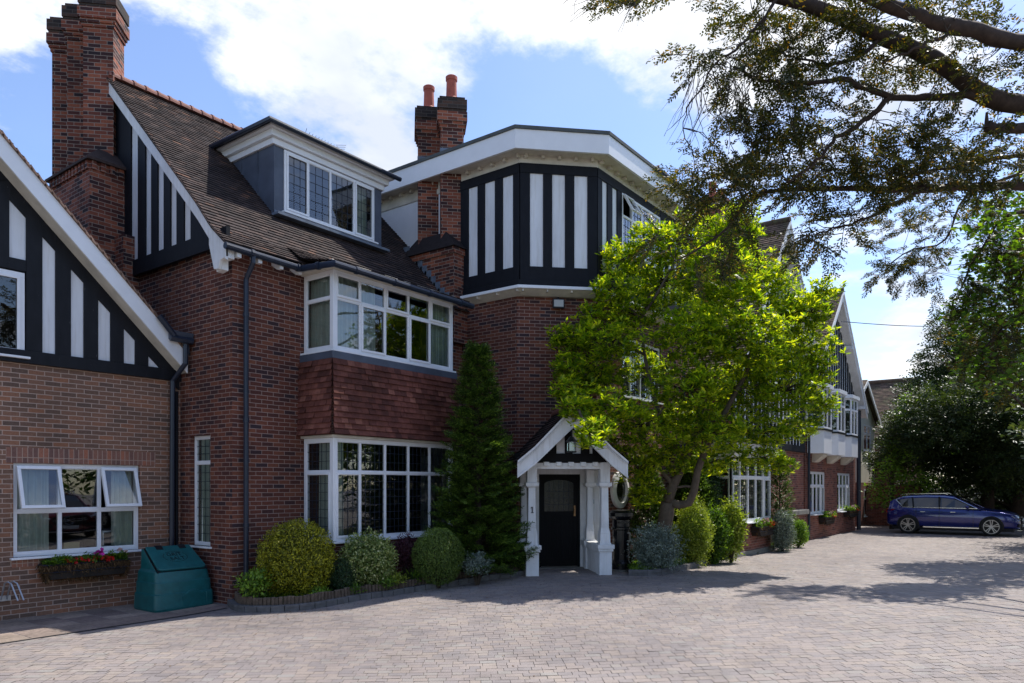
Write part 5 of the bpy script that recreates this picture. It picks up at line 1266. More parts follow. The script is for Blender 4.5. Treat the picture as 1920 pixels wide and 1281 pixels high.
shrub('small_shrub', 'small light green shrub beside the low brick pier', 'shrub', C(1497, 1000, 23.2), (pr(15, 23), .3, pr(27, 23)), 1800, .05, .025, 'bright', 14, depth=.3, lumpy=.15)
for i, (u, v, s, m_, L) in enumerate(((600, 1114, 12.45, 'bright', .08), (725, 1094, 13.2, 'bright', .08), (745, 1086, 13.4, 'yellowgr', .06), (780, 1082, 13.7, 'maple', .07), (860, 1068, 14.3, 'bright', .06), (664, 1108, 12.8, 'maple', .06))):
    shrub('ground_plant', ['broad leaved green plant below the golden shrub', 'grassy green plant between the clipped balls', 'pale spiky plant beside the light green ball', 'low green plant below the purple shrub', 'small bright plant right of the light green ball', 'low green plant right of the small dark ball'][i], 'plant', C(u, v, s), (.17, .15, .11), 260, L, .022, m_, 20+i, core=0, depth=.8, lumpy=.3, up=.8)
def needles(P, D, rg, k=9, L=.035, Wd=.010, tw=.22):
    """flat sprays: leaflets on both sides of a short twig"""
    n = len(P); Q = []; S = nrm(np.cross(D, np.array([0, 0, 1.])+unit(n, rg)*.8))
    for i in range(k):
        t = (i+.5)/k; L = np.asarray(L); sg = 1 if i % 2 else -1; B = P+D*tw*t+rg.normal(0, .004, (n, 3)); D2 = nrm(D*.8+S*sg*(.9)+unit(n, rg)*.25)
        Q.append(rhomb(B, D2, nrm(np.cross(D, S)+unit(n, rg)*.4), L*rg.uniform(.7, 1.35, n)*(1.15-.5*t), Wd))
    return np.concatenate(Q)
# ------------------------------------------------------------------ narrow cypress columns
def spray_cone(base, h, r, n, L, Wd, rg, prof=None, droop=.1, nleaf=7):
    z = rg.random(n)**.85; a = rg.random(n)*2*np.pi
    pf = prof or (lambda z: (1-z)**.8); R = r*pf(z)*(.74+.75*np.array([noise.noise(Vector((math.cos(q)*2.2, math.sin(q)*2.2, w*h*2.6))) for q, w in zip(a, z)])+.28*(rg.random(n) < .10))
    rad = R*(1-.55*rg.random(n)**2.2)
    P = np.stack([base[0]+np.cos(a)*rad, base[1]+np.sin(a)*rad, base[2]+z*h], 1)
    O = np.stack([np.cos(a), np.sin(a), np.zeros(n)], 1)
    D = nrm(O*1.0+unit(n, rg)*.35+np.array([0, 0, .45-droop]))
    Q = []
    for k in range(nleaf):
        t = rg.random((n, 1)); side = unit(n, rg)
        D2 = nrm(D+side*.55); Q.append(rhomb(P+D*L*2.2*t, D2, nrm(np.array([0, 0, 1])+unit(n, rg)*.5), L*rg.uniform(.6, 1.3, n), Wd))
    return np.concatenate(Q)
def conifer(name, label, base, h, r, n, L, Wd, mat, seed, **k):
    rg = np.random.default_rng(seed); o = thing(name, label, 'conifer', base)
    Q = spray_cone(base, h, r, n, L, Wd, rg, **k); leafmesh('crown', Q, rg.random(len(Q)), LM[mat], o)
    MB().tube([base, (base[0], base[1], base[2]+h*.9)], [r*.09, .01], 8).build('trunk', M['darkbark'], o); return o
def feathery(name, label, base, h, r, seed, nb=230, mat='cypress'):
    rg = np.random.default_rng(seed); rs = random.Random(seed); o = thing(name, label, 'conifer', base); base = Vector(base); mb = MB(); PP = []; DD = []
    mb.tube([base, base+Vector((0, 0, h*.96))], [.09, .012], 8)
    for i in range(nb):
        z = ((i+rs.random())/nb)**1.15; a = i*2.39996+rs.uniform(-.4, .4); L = r*((1-z)**.78)*rs.uniform(.62, 1.12)+.06
        o_ = Vector((math.cos(a), math.sin(a), 0)); p = base+Vector((0, 0, .10+z*(h-.16))); pts = [p]; n = max(3, int(L/.075)); el = rs.uniform(-.10, .22)
        for k in range(n):
            el2 = el+.35*(k/n)**2; p = p+(o_*math.cos(el2)+Vector((0, 0, math.sin(el2))))*(L/n); pts.append(p.copy())
            t = (k+1)/n
            if t < .22 and L > .3: continue
            for m in range(4 if t > .5 else 3):
                PP.append(tuple(p+Vector((rs.gauss(0, .02), rs.gauss(0, .02), rs.gauss(0, .018))))); sd_ = o_.cross(Vector((0, 0, 1)))*rs.choice((-1, 1))*rs.uniform(.1, .9); DD.append(tuple((o_*.9+sd_+Vector((0, 0, rs.uniform(-.05, .55)))).normalized()))
        mb.tube(pts[:max(2, int(len(pts)*.7))], .005, 3)
    P, D_ = np.array(PP), np.array(DD); Q = needles(P, D_, rg, 10, .060, .021, .17); k = np.tile(np.clip(np.linalg.norm(P[:, :2]-np.array(base)[:2], axis=1)*0+.5, 0, 1), 9)
    leafmesh('crown', Q, rg.random(len(Q))*.999, LM[mat], o); mb.build('trunk', M['darkbark'], o); print('feathery', len(Q)); return o
b = at(896, 1085, 14.8); b.z = gz(b.x)
feathery('cypress', 'tall narrow dark green conifer between the bay window and porch', tuple(b), at(905, 640, 14.6).z-b.z, pr(94, 14.6), 31, 520)
b = at(1462, 1020, 22.3); b.z = gz(b.x); conifer('cypress', 'slender dark conifer column at the right edge of the ground floor bay', tuple(b), 2.9, pr(23, 22.3), 1500, .07, .03, 'cypress', 32, prof=lambda z: (1-z**3)*1.0)
b = at(1300, 1030, 19.0); b.z = gz(b.x); conifer('cypress', 'dark conifer in shade directly behind the tree trunk', tuple(b), 2.6, pr(60, 19), 3000, .08, .035, 'cypress', 33, prof=lambda z: (1-z**2.2)*1.0)
b = at(1215, 1030, 17.6); b.z = gz(b.x); conifer('cypress', 'dark conifer in shade between round window and tree trunk', tuple(b), 2.4, pr(36, 17.6), 2600, .08, .03, 'cypress', 34, prof=lambda z: (1-z**2.2)*1.0)
# ------------------------------------------------------------------ the bright green tree
def branchy(mb, a, b, r0, r1, n=5, wob=.12, rs=random):
    a, b = Vector(a), Vector(b); L = (b-a).length; pts = []; rad = []
    for i in range(n+1):
        t = i/n; p = a.lerp(b, t); p += Vector((rs.uniform(-1, 1), rs.uniform(-1, 1), rs.uniform(-1, 1)))*wob*L*math.sin(math.pi*t)*.5 + Vector((0, 0, 1))*L*.08*math.sin(math.pi*t)
        pts.append(p); rad.append(r0+(r1-r0)*t)
    mb.tube(pts, rad, 6 if r0 > .015 else 4); return pts
def rosettes(C_, rg, L, Wd, k=9, upb=.35, spread=.03):
    n = len(C_); Q = []
    ax = nrm(unit(n, rg)*.45+np.array([0, 0, 1.0]))
    for i in range(k):
        D = nrm(unit(n, rg)*1.0*np.array([1, 1, .45])+ax*upb); P = C_+unit(n, rg)*spread
        s = rg.uniform(.65, 1.2, n); Q.append(rhomb(P, D, nrm(ax+unit(n, rg)*.35), L*s, Wd*s, .55))
    return np.concatenate(Q)
TR = thing('leafy_tree', 'bright green spreading tree in front of the brick house beside the porch', 'tree')
def tree_main():
    rg = np.random.default_rng(5); rs = random.Random(5); S = 16.2
    base = at(1246, 1000, 16.9); base.z = gz(base.x); TR.location = base
    blobs = [(1385, 415, 42, 30, 0), (1300, 450, 70, 48, .3), (1225, 452, 50, 36, -.2), (1168, 490, 42, 34, .2), (1150, 545, 40, 32, -.4), (1240, 530, 78, 52, .6), (1350, 520, 82, 60, -.5), (1432, 530, 62, 50, .4), (1475, 590, 56, 40, .2), (1548, 545, 26, 20, 0), (1520, 585, 44, 30, -.3),
             (1505, 655, 62, 46, .3), (1410, 640, 80, 62, -.9), (1300, 630, 80, 60, -.8), (1195, 590, 60, 34, .3), (1140, 640, 66, 40, -.5), (1078, 632, 46, 26, -.2), (1110, 590, 26, 16, -.3), (1045, 640, 18, 10, -.2), (1065, 690, 42, 28, -.6), (1120, 710, 56, 34, -.2),
             (1082, 768, 34, 22, -1.9), (1140, 765, 60, 30, -1.6), (1210, 800, 62, 40, -.8), (1290, 730, 76, 48, -1.1), (1380, 730, 80, 54, .4), (1470, 730, 66, 50, -.4), (1530, 700, 36, 34, .1), (1545, 760, 30, 22, 0), (1330, 810, 76, 44, -.9), (1430, 810, 62, 40, -.2), (1500, 800, 36, 30, .2),
             (1105, 815, 30, 26, -2.5), (1250, 860, 50, 34, .0), (1330, 868, 50, 28, .4), (1420, 860, 50, 26, .3), (1470, 875, 30, 14, .2), (1210, 690, 44, 26, 1.0), (1270, 790, 50, 34, .9), (1385, 455, 44, 36, .3), (1340, 575, 60, 40, .9), (1440, 690, 60, 40, 1.0), (1195, 880, 40, 30, -.2), (1170, 845, 40, 24, -.6), (1215, 930, 34, 26, .4), (1128, 806, 28, 20, -2.2), (1065, 735, 36, 22, -1.4)]
    cl = []; mb = MB(); tw = MB()
    root = base
    f1 = at(1252, 940, 16.6); f2 = at(1300, 905, 16.4)
    mb.tube([base-Vector((0, 0, .2)), at(1243, 1000, 16.9), at(1250, 960, 16.7), f1], [.20, .17, .165, .15], 12)
    limbs = [(f1, [at(1262, 910, 16.5), at(1285, 860, 16.4), at(1310, 790, 16.3), at(1325, 700, 16.2)], .12), (f1, [at(1285, 948, 16.5), at(1300, 925, 16.4), at(1312, 870, 16.2), at(1350, 790, 16.0), at(1400, 700, 15.9)], .10),
             (at(1262, 910, 16.5), [at(1240, 880, 16.4), at(1215, 840, 16.2), at(1190, 770, 15.9)], .06), (at(1285, 860, 16.4), [at(1245, 800, 16.3), at(1215, 700, 16.2), at(1200, 600, 16.3)], .06)]
    nodes = []
    for st, pts, r in limbs:
        pl = [st]+pts; mb.tube(smooth(pl, 14), [r*(1-.55*i/14) for i in range(15)], 9); nodes += smooth(pl, 8)[2:]
    for (u, v, ru, rv, dz) in blobs:
        s = S+dz; c = at(u, v, s); R3 = np.array([pr(ru, s), pr(ru, s)*.8, pr(rv, s)])
        nd = min(nodes, key=lambda q: (q-c).length+max(0, q.z-c.z)*1.5)
        pts = branchy(mb, nd, c, .035, .015, 6, .12, rs); nodes.append(pts[4]); nodes.append(pts[6])
        n = int(ru*rv/11)+8
        U = unit(n, rg)*(.35+.65*rg.random((n, 1))**.5); U *= (1+.5*lump(U, 2.6, rs.random()*60))[:, None]; P = np.array(c)+np.stack([U[:, 0]*RT[0]*R3[0]+U[:, 1]*FW[0]*R3[1], U[:, 0]*RT[1]*R3[0]+U[:, 1]*FW[1]*R3[1], U[:, 2]*R3[2]], 1)
        lay = .22; P[:, 2] = P[:, 2]*.55+(np.round(P[:, 2]/lay)*lay)*.45
        P += rg.normal(0, .04, P.shape)
        cl.append(P)
        for p in P[::6]: branchy(tw, c+Vector((rs.uniform(-.1, .1), rs.uniform(-.1, .1), 0)), p, .008, .003, 3, .15, rs)
    P = np.concatenate(cl); Q = rosettes(P, rg, .140, .048, 9, .35, .03)
    print('tree leaves', len(Q)); leafmesh('crown', Q, np.clip(rg.random(len(Q))*.9+np.repeat(0, len(Q)), 0, 1), LM['tree'], TR)
    mb.build('trunk', M['bark'], TR, smooth=True); tw.build('twigs', M['twig'], TR)
tree_main()
# ------------------------------------------------------------------ overhanging conifer with its trunk beyond the right edge
OV = thing('overhanging_conifer', 'dark conifer whose branches hang across the upper right of the picture', 'conifer')
def tree_over():
    at0 = globals()['at']
    def at(u, v, s): return at0(u, v, s*.93 if s < 11 else s)
    rg = np.random.default_rng(9); rs = random.Random(9); mb = MB(); tw = MB(); nodes = []
    tb = at(2240, 912, 10.5); tb.z = gz(tb.x); OV.location = tb; top = Vector((tb.x, tb.y, 13))
    mb.tube([tb-Vector((0, 0, .3)), tb+Vector((0, 0, 1)), tb+Vector((.1, 0, 5)), top], [.48, .38, .30, .12], 14)
    L_ = [([(2240, 300, 10.5), (2100, 230, 10), (1925, 200, 9.5), (1840, 178, 9.3), (1760, 118, 9.2), (1660, 68, 9.1), (1560, 28, 9.0), (1460, -12, 8.9), (1330, -50, 8.8)], .155, .06),
          ([(2240, 200, 10.5), (2050, 105, 9), (1925, 82, 8.6), (1800, 52, 8.4), (1680, 12, 8.3), (1560, -35, 8.2)], .13, .06),
          ([(1840, 180, 9.3), (1740, 182, 9.2), (1668, 180, 9.2), (1625, 164, 9.1), (1579, 150, 9.1), (1508, 157, 9.0), (1429, 150, 8.9), (1377, 126, 8.8)], .05, .014),
          ([(2240, 420, 10.5), (2080, 345, 10.2), (1925, 348, 10), (1800, 352, 9.9), (1600, 356, 9.7), (1500, 358, 9.6), (1420, 364, 9.4), (1372, 420, 9.3), (1330, 455, 9.2), (1268, 492, 9.1)], .085, .008),
          ([(1668, 182, 9.2), (1616, 230, 9.1), (1565, 262, 9.0), (1535, 300, 8.9), (1480, 340, 8.9)], .035, .010),
          ([(1457, -5, 8.9), (1424, 47, 8.8), (1377, 94, 8.7), (1340, 122, 8.7), (1316, 164, 8.7), (1293, 197, 8.7), (1279, 240, 8.7)], .020, .005),
          ([(2240, 330, 10.5), (2050, 240, 9.6), (1920, 240, 9.3), (1850, 240, 9.2)], .075, .06),
          ([(1760, 352, 9.8), (1690, 375, 9.7), (1620, 410, 9.6), (1560, 430, 9.5), (1500, 450, 9.4)], .028, .006),
          ([(2240, 240, 12.5), (1900, 330, 15), (1810, 370, 15.3), (1770, 450, 15.5), (1710, 470, 15.5), (1660, 500, 15.5)], .05, .01),
          ([(2240, 640, 11), (2000, 420, 14), (1900, 400, 15.2), (1850, 450, 15.5), (1800, 540, 15.5)], .08, .015),
          ([(2240, 700, 11), (2000, 560, 14), (1900, 600, 15.5), (1840, 660, 15.5), (1800, 690, 15.5)], .07, .015),
          ([(1925, 290, 10), (1850, 300, 9.8), (1760, 318, 9.7), (1680, 335, 9.6), (1600, 320, 9.5), (1540, 320, 9.4)], .03, .008),
          ([(1660, 68, 9.1), (1600, 110, 9.0), (1540, 120, 9), (1470, 100, 8.9)], .03, .008), ([(1800, 52, 8.4), (1720, 90, 8.4), (1650, 120, 8.5)], .025, .006)]
    for pts, r0, r1 in L_:
        P = smooth([at(*p) for p in pts], 26); P = [p+Vector((rs.uniform(-1, 1), rs.uniform(-1, 1), rs.uniform(-1, 1)))*.018 for p in P]
        mb.tube(P, [(r0+(r1-r0)*i/26)*(1+rs.uniform(-.07, .07)) for i in range(27)], 9); nodes += P[::2]
    mb2 = MB(); p = at(1850, 240, 9.2); mb2.tube([p, p+Vector((.0, .0, .18))], [.03, .012], 6)
    F_ = [(1510, 55, 110, 50, 9, 1.0), (1440, 120, 90, 50, 8.9, .75), (1340, 108, 55, 38, 8.7, .8), (1430, 215, 90, 45, 8.9, .65), (1540, 250, 120, 50, 9.1, .8), (1650, 270, 120, 55, 9.3, .7), (1770, 270, 110, 60, 9.5, .65), (1330, 325, 60, 28, 9.2, 1.0), (1400, 318, 60, 36, 9.2, 1.1), (1480, 330, 90, 30, 9.4, 1.0), (1590, 325, 100, 28, 9.5, 1.0), (1700, 325, 100, 30, 9.7, .9), (1350, 372, 60, 26, 9.3, 1.2), (1300, 350, 36, 24, 9.2, .6),
          (1600, 120, 110, 50, 9, .6), (1720, 30, 100, 36, 8.5, .7), (1850, 110, 70, 60, 9, .6), (1860, 300, 70, 46, 9.8, 1.3), (1550, 430, 60, 28, 9.5, 1), (1500, 445, 28, 18, 9.4, .8), (1600, 400, 50, 24, 9.6, .6), (1700, 450, 70, 42, 15.5, 0.99), (1680, 505, 42, 30, 15.5, 1.08), (1750, 400, 70, 36, 15.5, 0.90), (1740, 500, 50, 34, 15.5, 0.72), (1780, 560, 40, 30, 15.5, 0.72), (1880, 420, 60, 60, 15.5, 1.08), (1860, 510, 70, 70, 15.5, 1.26), (1850, 610, 70, 60, 15.5, 1.26), (1890, 690, 50, 50, 15.5, 0.90), (1820, 680, 40, 30, 15.5, 0.63), (1910, 560, 40, 80, 15.5, 1.26),
          (1260, 445, 40, 14, 9.1, .4), (1320, 470, 40, 24, 9.2, .8), (1380, 430, 36, 26, 9.2, .8), (1150, 8, 60, 14, 8.8, .25), (1220, -5, 60, 20, 8.8, .4), (1410, 20, 60, 36, 8.9, .6), (1650, 20, 70, 40, 9, .6), (1740, 150, 60, 40, 9.1, .4), (1380, 260, 50, 30, 8.9, .5)]
    PP, DD = [], []
    for (u, v, ru, rv, s, dn) in F_:
        n = int(ru*rv*dn/112)+3
        for i in range(n):
            a = rs.random()*6.28; k = math.sqrt(rs.random())
            c = at(u+ru*k*math.cos(a), v+rv*k*math.sin(a), s+rs.uniform(-.5, .5))
            nd = min(rs.sample(nodes, 60), key=lambda q: (q-c).length)
            d = (c-nd); d = d.normalized() if d.length > .01 else Vector((0, 0, -1)); d = (d+Vector((0, 0, -.35))+Vector((rs.uniform(-.4, .4), rs.uniform(-.4, .4), rs.uniform(-.3, .3)))).normalized()
            if (c-nd).length < (.55 if s < 12 else .9) and rs.random() < .6: branchy(tw, nd, c, .006, .003, 4, .12, rs); nodes.append(c) if rs.random() < .35 else None
            m = rs.randint(8, 13); side = d.cross(Vector((0, 0, 1))).normalized()
            tw.tube([c, c+d*.42], [.005, .002], 3)
            for j in range(m):
                q = c+d*(.02+.40*j/m); dd = (d*.8+side*(1 if j % 2 else -1)*.8+Vector((rs.uniform(-.3, .3), rs.uniform(-.3, .3), rs.uniform(-.45, .2)))).normalized()
                PP.append(tuple(q)); DD.append(tuple(dd))
    # bare hanging twigs
    for i in range(46):
        st = at(rs.uniform(1290, 1420), rs.uniform(90, 200), 8.7+rs.uniform(-.2, .2)); d = Vector((-.12-rs.random()*.2, .1, -1)); pts = [st]
        for k in range(6): d = (d+Vector((rs.uniform(-.35, .35), rs.uniform(-.35, .35), rs.uniform(-.2, .2)))).normalized(); pts.append(pts[-1]+d*.12)
        tw.tube(pts, [.005-.0006*k for k in range(7)], 4)
    for i in range(26):
        st = at(rs.uniform(1080, 1240), rs.uniform(-25, 0), 8.7+rs.uniform(-.2, .2)); d = Vector((-.5, .3, -.6)); pts = [st]
        for k in range(5): d = (d+Vector((rs.uniform(-.35, .35), rs.uniform(-.35, .35), rs.uniform(-.2, .2)))).normalized(); pts.append(pts[-1]+d*.09)
        tw.tube(pts, [.005-.0007*k for k in range(6)], 4)
    P = np.array(PP); D_ = np.array(DD); s_o = np.maximum(np.linalg.norm(P-np.array((0, 0, H)), axis=1)/10.5, .9); Q = needles(P, D_, rg, 10, .050*s_o, .021, .13)
    print('overhead leaves', len(Q)); leafmesh('foliage', Q, rg.random(len(Q)), LM['overhead'], OV)
    mb.build('trunk', M['darkbark'], OV, smooth=True); tw.build('twigs', M['twig'], OV); mb2.build('dead_stub', M['darkbark'], OV)
tree_over()
# ------------------------------------------------------------------ trees beyond the drive on the right
def mass_tree(name, label, cat, base, blobs, mat, n_per, L, Wd, seed, kind='leaf', trunk=.25, group=None):
    rg = np.random.default_rng(seed); rs = random.Random(seed); o = thing(name, label, cat, tuple(base), group); mb = MB(); Qs = []
    top = max(b[0].z for b in blobs); b0 = Vector(base)
    mb.tube([b0-Vector((0, 0, .2)), b0+Vector((0, 0, (top-b0.z)*.5)), Vector((b0.x*.7+blobs[0][0].x*.3, b0.y*.7+blobs[0][0].y*.3, top))], [trunk, trunk*.7, trunk*.15], 10)
    for (c, r, rz) in blobs:
        st = Vector((b0.x, b0.y, b0.z+max(.6, (c.z-b0.z)*.6))); branchy(mb, st, c, trunk*.22, .02, 5, .1, rs)
        n = int(n_per*r*rz); U = unit(n, rg); k = (1+.35*lump(U, 2.2, rs.random()*90))*(rg.random(n)**.4)
        P = np.array(c)+U*np.array([r, r, rz])*k[:, None]
        if kind == 'leaf': Qs.append(rosettes(P, rg, L, Wd, 4, .2, L))
        else:
            D = nrm(U*np.array([1, 1, .25])+unit(n, rg)*.35+np.array([0, 0, -.05])); Qs.append(needles(P, D, rg, 6, L, Wd, L*3.2))
    Q = np.concatenate(Qs); print(name, len(Q)); leafmesh('crown', Q, rg.random(len(Q)), LM[mat], o); mb.build('trunk', M['darkbark'], o, smooth=True); return o
def BL(l, s): return [(at(u, v, s+dz), pr(r, s), pr(rz, s)) for (u, v, r, rz, dz) in l]
b = at(1905, 990, 35.5); b.z = 0
mass_tree('yew_tree', 'big dark evergreen tree behind the blue car', 'tree', b, BL([(1776, 620, 22, 40, 0), (1770, 680, 40, 50, 0), (1745, 740, 50, 46, 0), (1800, 740, 60, 60, 1), (1720, 800, 50, 44, 0), (1790, 820, 70, 60, 0), (1700, 855, 40, 36, 0), (1770, 885, 60, 40, .5), (1850, 700, 60, 70, 0), (1860, 800, 70, 60, 0), (1845, 880, 70, 40, 0), (1920, 720, 60, 80, 0), (1930, 850, 70, 60, 0), (1660, 862, 26, 24, 0), (1830, 640, 50, 60, 1), (1900, 900, 60, 40, 1), (1960, 900, 60, 50, 1), (1740, 930, 60, 34, 2), (1830, 935, 60, 30, 2), (1720, 950, 40, 40, 3), (1790, 955, 50, 36, 3), (1860, 955, 60, 40, 3), (1930, 955, 60, 40, 3), (1980, 930, 60, 70, 1), (1760, 780, 60, 50, -3), (1850, 760, 70, 60, -3), (1700, 820, 40, 40, -2), (1900, 830, 60, 60, -3)], 35), 'yew', 560, .17, .07, 41, 'needle', .35)
b = at(1990, 990, 20); b.z = 0
mass_tree('maple_tree', 'fresh green broadleaved tree at the right edge above the evergreen', 'tree', b, BL([(1900, 420, 60, 60, 0), (1870, 500, 70, 50, .5), (1860, 580, 70, 50, 0), (1890, 650, 60, 50, 0), (1820, 640, 36, 30, .5), (1930, 520, 80, 90, 1), (1960, 640, 90, 90, 0), (1820, 560, 34, 30, 0), (1960, 400, 80, 80, 0), (1800, 690, 26, 26, 0), (2020, 540, 110, 120, 0), (2000, 700, 110, 80, 1), (1990, 470, 90, 70, -2), (2060, 620, 100, 90, -2), (1975, 560, 70, 60, -3), (1905, 360, 46, 30, 0), (1850, 450, 50, 60, -5), (1890, 560, 60, 60, -5), (1800, 600, 30, 40, -5), (1870, 690, 50, 40, -5)], 20), 'maple', 150, .15, .10, 42, 'leaf', .22)
b = at(1672, 985, 33.5); b.z = 0
mass_tree('laurel_bush', 'bright green bush below the eaves left of the dark evergreen', 'bush', b, BL([(1662, 880, 26, 26, 0), (1690, 850, 24, 22, 0), (1650, 905, 16, 16, 0), (1700, 895, 34, 24, 0), (1672, 835, 16, 18, 0), (1685, 780, 13, 20, 0), (1700, 750, 14, 14, 0), (1735, 905, 30, 20, 0), (1650, 930, 26, 26, 0), (1690, 935, 40, 26, .4)], 33), 'bright', 210, .16, .10, 43, 'leaf', .1)
# more trees off to the right keep the sun off the parked cars
for i, (x, y, r, h) in enumerate(((30.5, -2.0, 2.9, 8.5), (38.5, -3.5, 4.2, 11), (42, 3.0, 3.8, 9.5))):
    mass_tree('yew_tree', ['dark evergreen to the right beyond the picture edge beside the drive', 'tall dark evergreen beyond the parked blue car', 'dark evergreen rising behind the boundary wall'][i], 'tree', (x, y, 0), [(Vector((x+random.uniform(-1, 1), y+random.uniform(-1, 1), h*k)), r*(1.1-k*.6), h*.16) for k in (.35, .5, .65, .8, .95)]+[(Vector((x+1.2, y-1.2, h*.5)), r*.7, h*.15), (Vector((x-1.2, y+1, h*.45)), r*.7, h*.15)], 'yew', 70 if i else 95, .26, .11, 50+i, 'needle', .3)
# woodland on the other side of the drive, behind the camera
def woodland():
    rg = np.random.default_rng(77); Qs = []
    for i in range(60):
        x = -34+i*2.0+rg.normal(0, .8); y = -17-rg.random()*9-(4 if x > 20 else 0); h = rg.uniform(5, 9) if x < 12 else rg.uniform(7, 12); r = rg.uniform(2.2, 3.6)
        n = 230; U = unit(n, rg)*(.6+.4*rg.random((n, 1))); P = np.array([x, y, h*.55])+U*np.array([r, r, h*.5]); Qs.append(rosettes(P, rg, .55, .30, 3, .2, .4))
    for i in range(26):
        x = 52+rg.random()*18; y = -16+i*1.5; h = rg.uniform(6, 10); n = 200; U = unit(n, rg)*(.6+.4*rg.random((n, 1))); P = np.array([x, y, h*.5])+U*np.array([3, 3, h*.5]); Qs.append(rosettes(P, rg, .55, .30, 3, .2, .4))
    Q = np.concatenate(Qs); o = leafmesh('woodland', Q, rg.random(len(Q)), LM['wood']); o['kind'] = 'stuff'
    mb = MB()
woodland()

def ground_cover():
    rg = np.random.default_rng(15); P = []
    for e, depth, n in ((edge1, 1.1, 2600), (edge2, 1.0, 1100), (edge3, .4, 200)):
        for _ in range(n):
            i = rg.integers(0, len(e)-1); a = e[i].lerp(e[i+1], rg.random()); d = (e[i+1]-e[i]).normalized(); q = a+Vector((-d.y, d.x, 0))*(.20+depth*rg.random()**1.3)
            if noise.noise(Vector((q.x*2.2, q.y*2.2, 1))) > -.12: P.append((q.x, q.y, gz(q.x)+.09))
    P = np.array(P); Q = rosettes(P, rg, .075, .028, 5, .9, .03); o = leafmesh('ground_cover', Q, rg.random(len(Q)), LM['bright']); o['kind'] = 'stuff'
ground_cover()

def litter():
    rg = np.random.default_rng(19); n = 900; P = []
    while len(P) < n:
        k = rg.random()
        if k < .45: e = (edge1, edge2)[rg.integers(0, 2)]; a = e[rg.integers(0, len(e))]; q = (a.x+rg.normal(0, .3), a.y-abs(rg.normal(0, .35)))
        elif k < .75: q = (rg.uniform(9, 18), rg.uniform(3.5, 8))
        else: q = (rg.uniform(3, 26), rg.uniform(-1, 11))
        P.append((q[0], q[1], gz(q[0])+.008))
    P = np.array(P); D = unit(n, rg)*np.array([1, 1, .15]); Q = rhomb(P, nrm(D), nrm(np.array([0, 0, 1])+unit(n, rg)*.3), rg.uniform(.02, .055, n), .02)
    o = leafmesh('fallen_leaves', Q, rg.random(n), LM['coir']); o['kind'] = 'stuff'
litter()
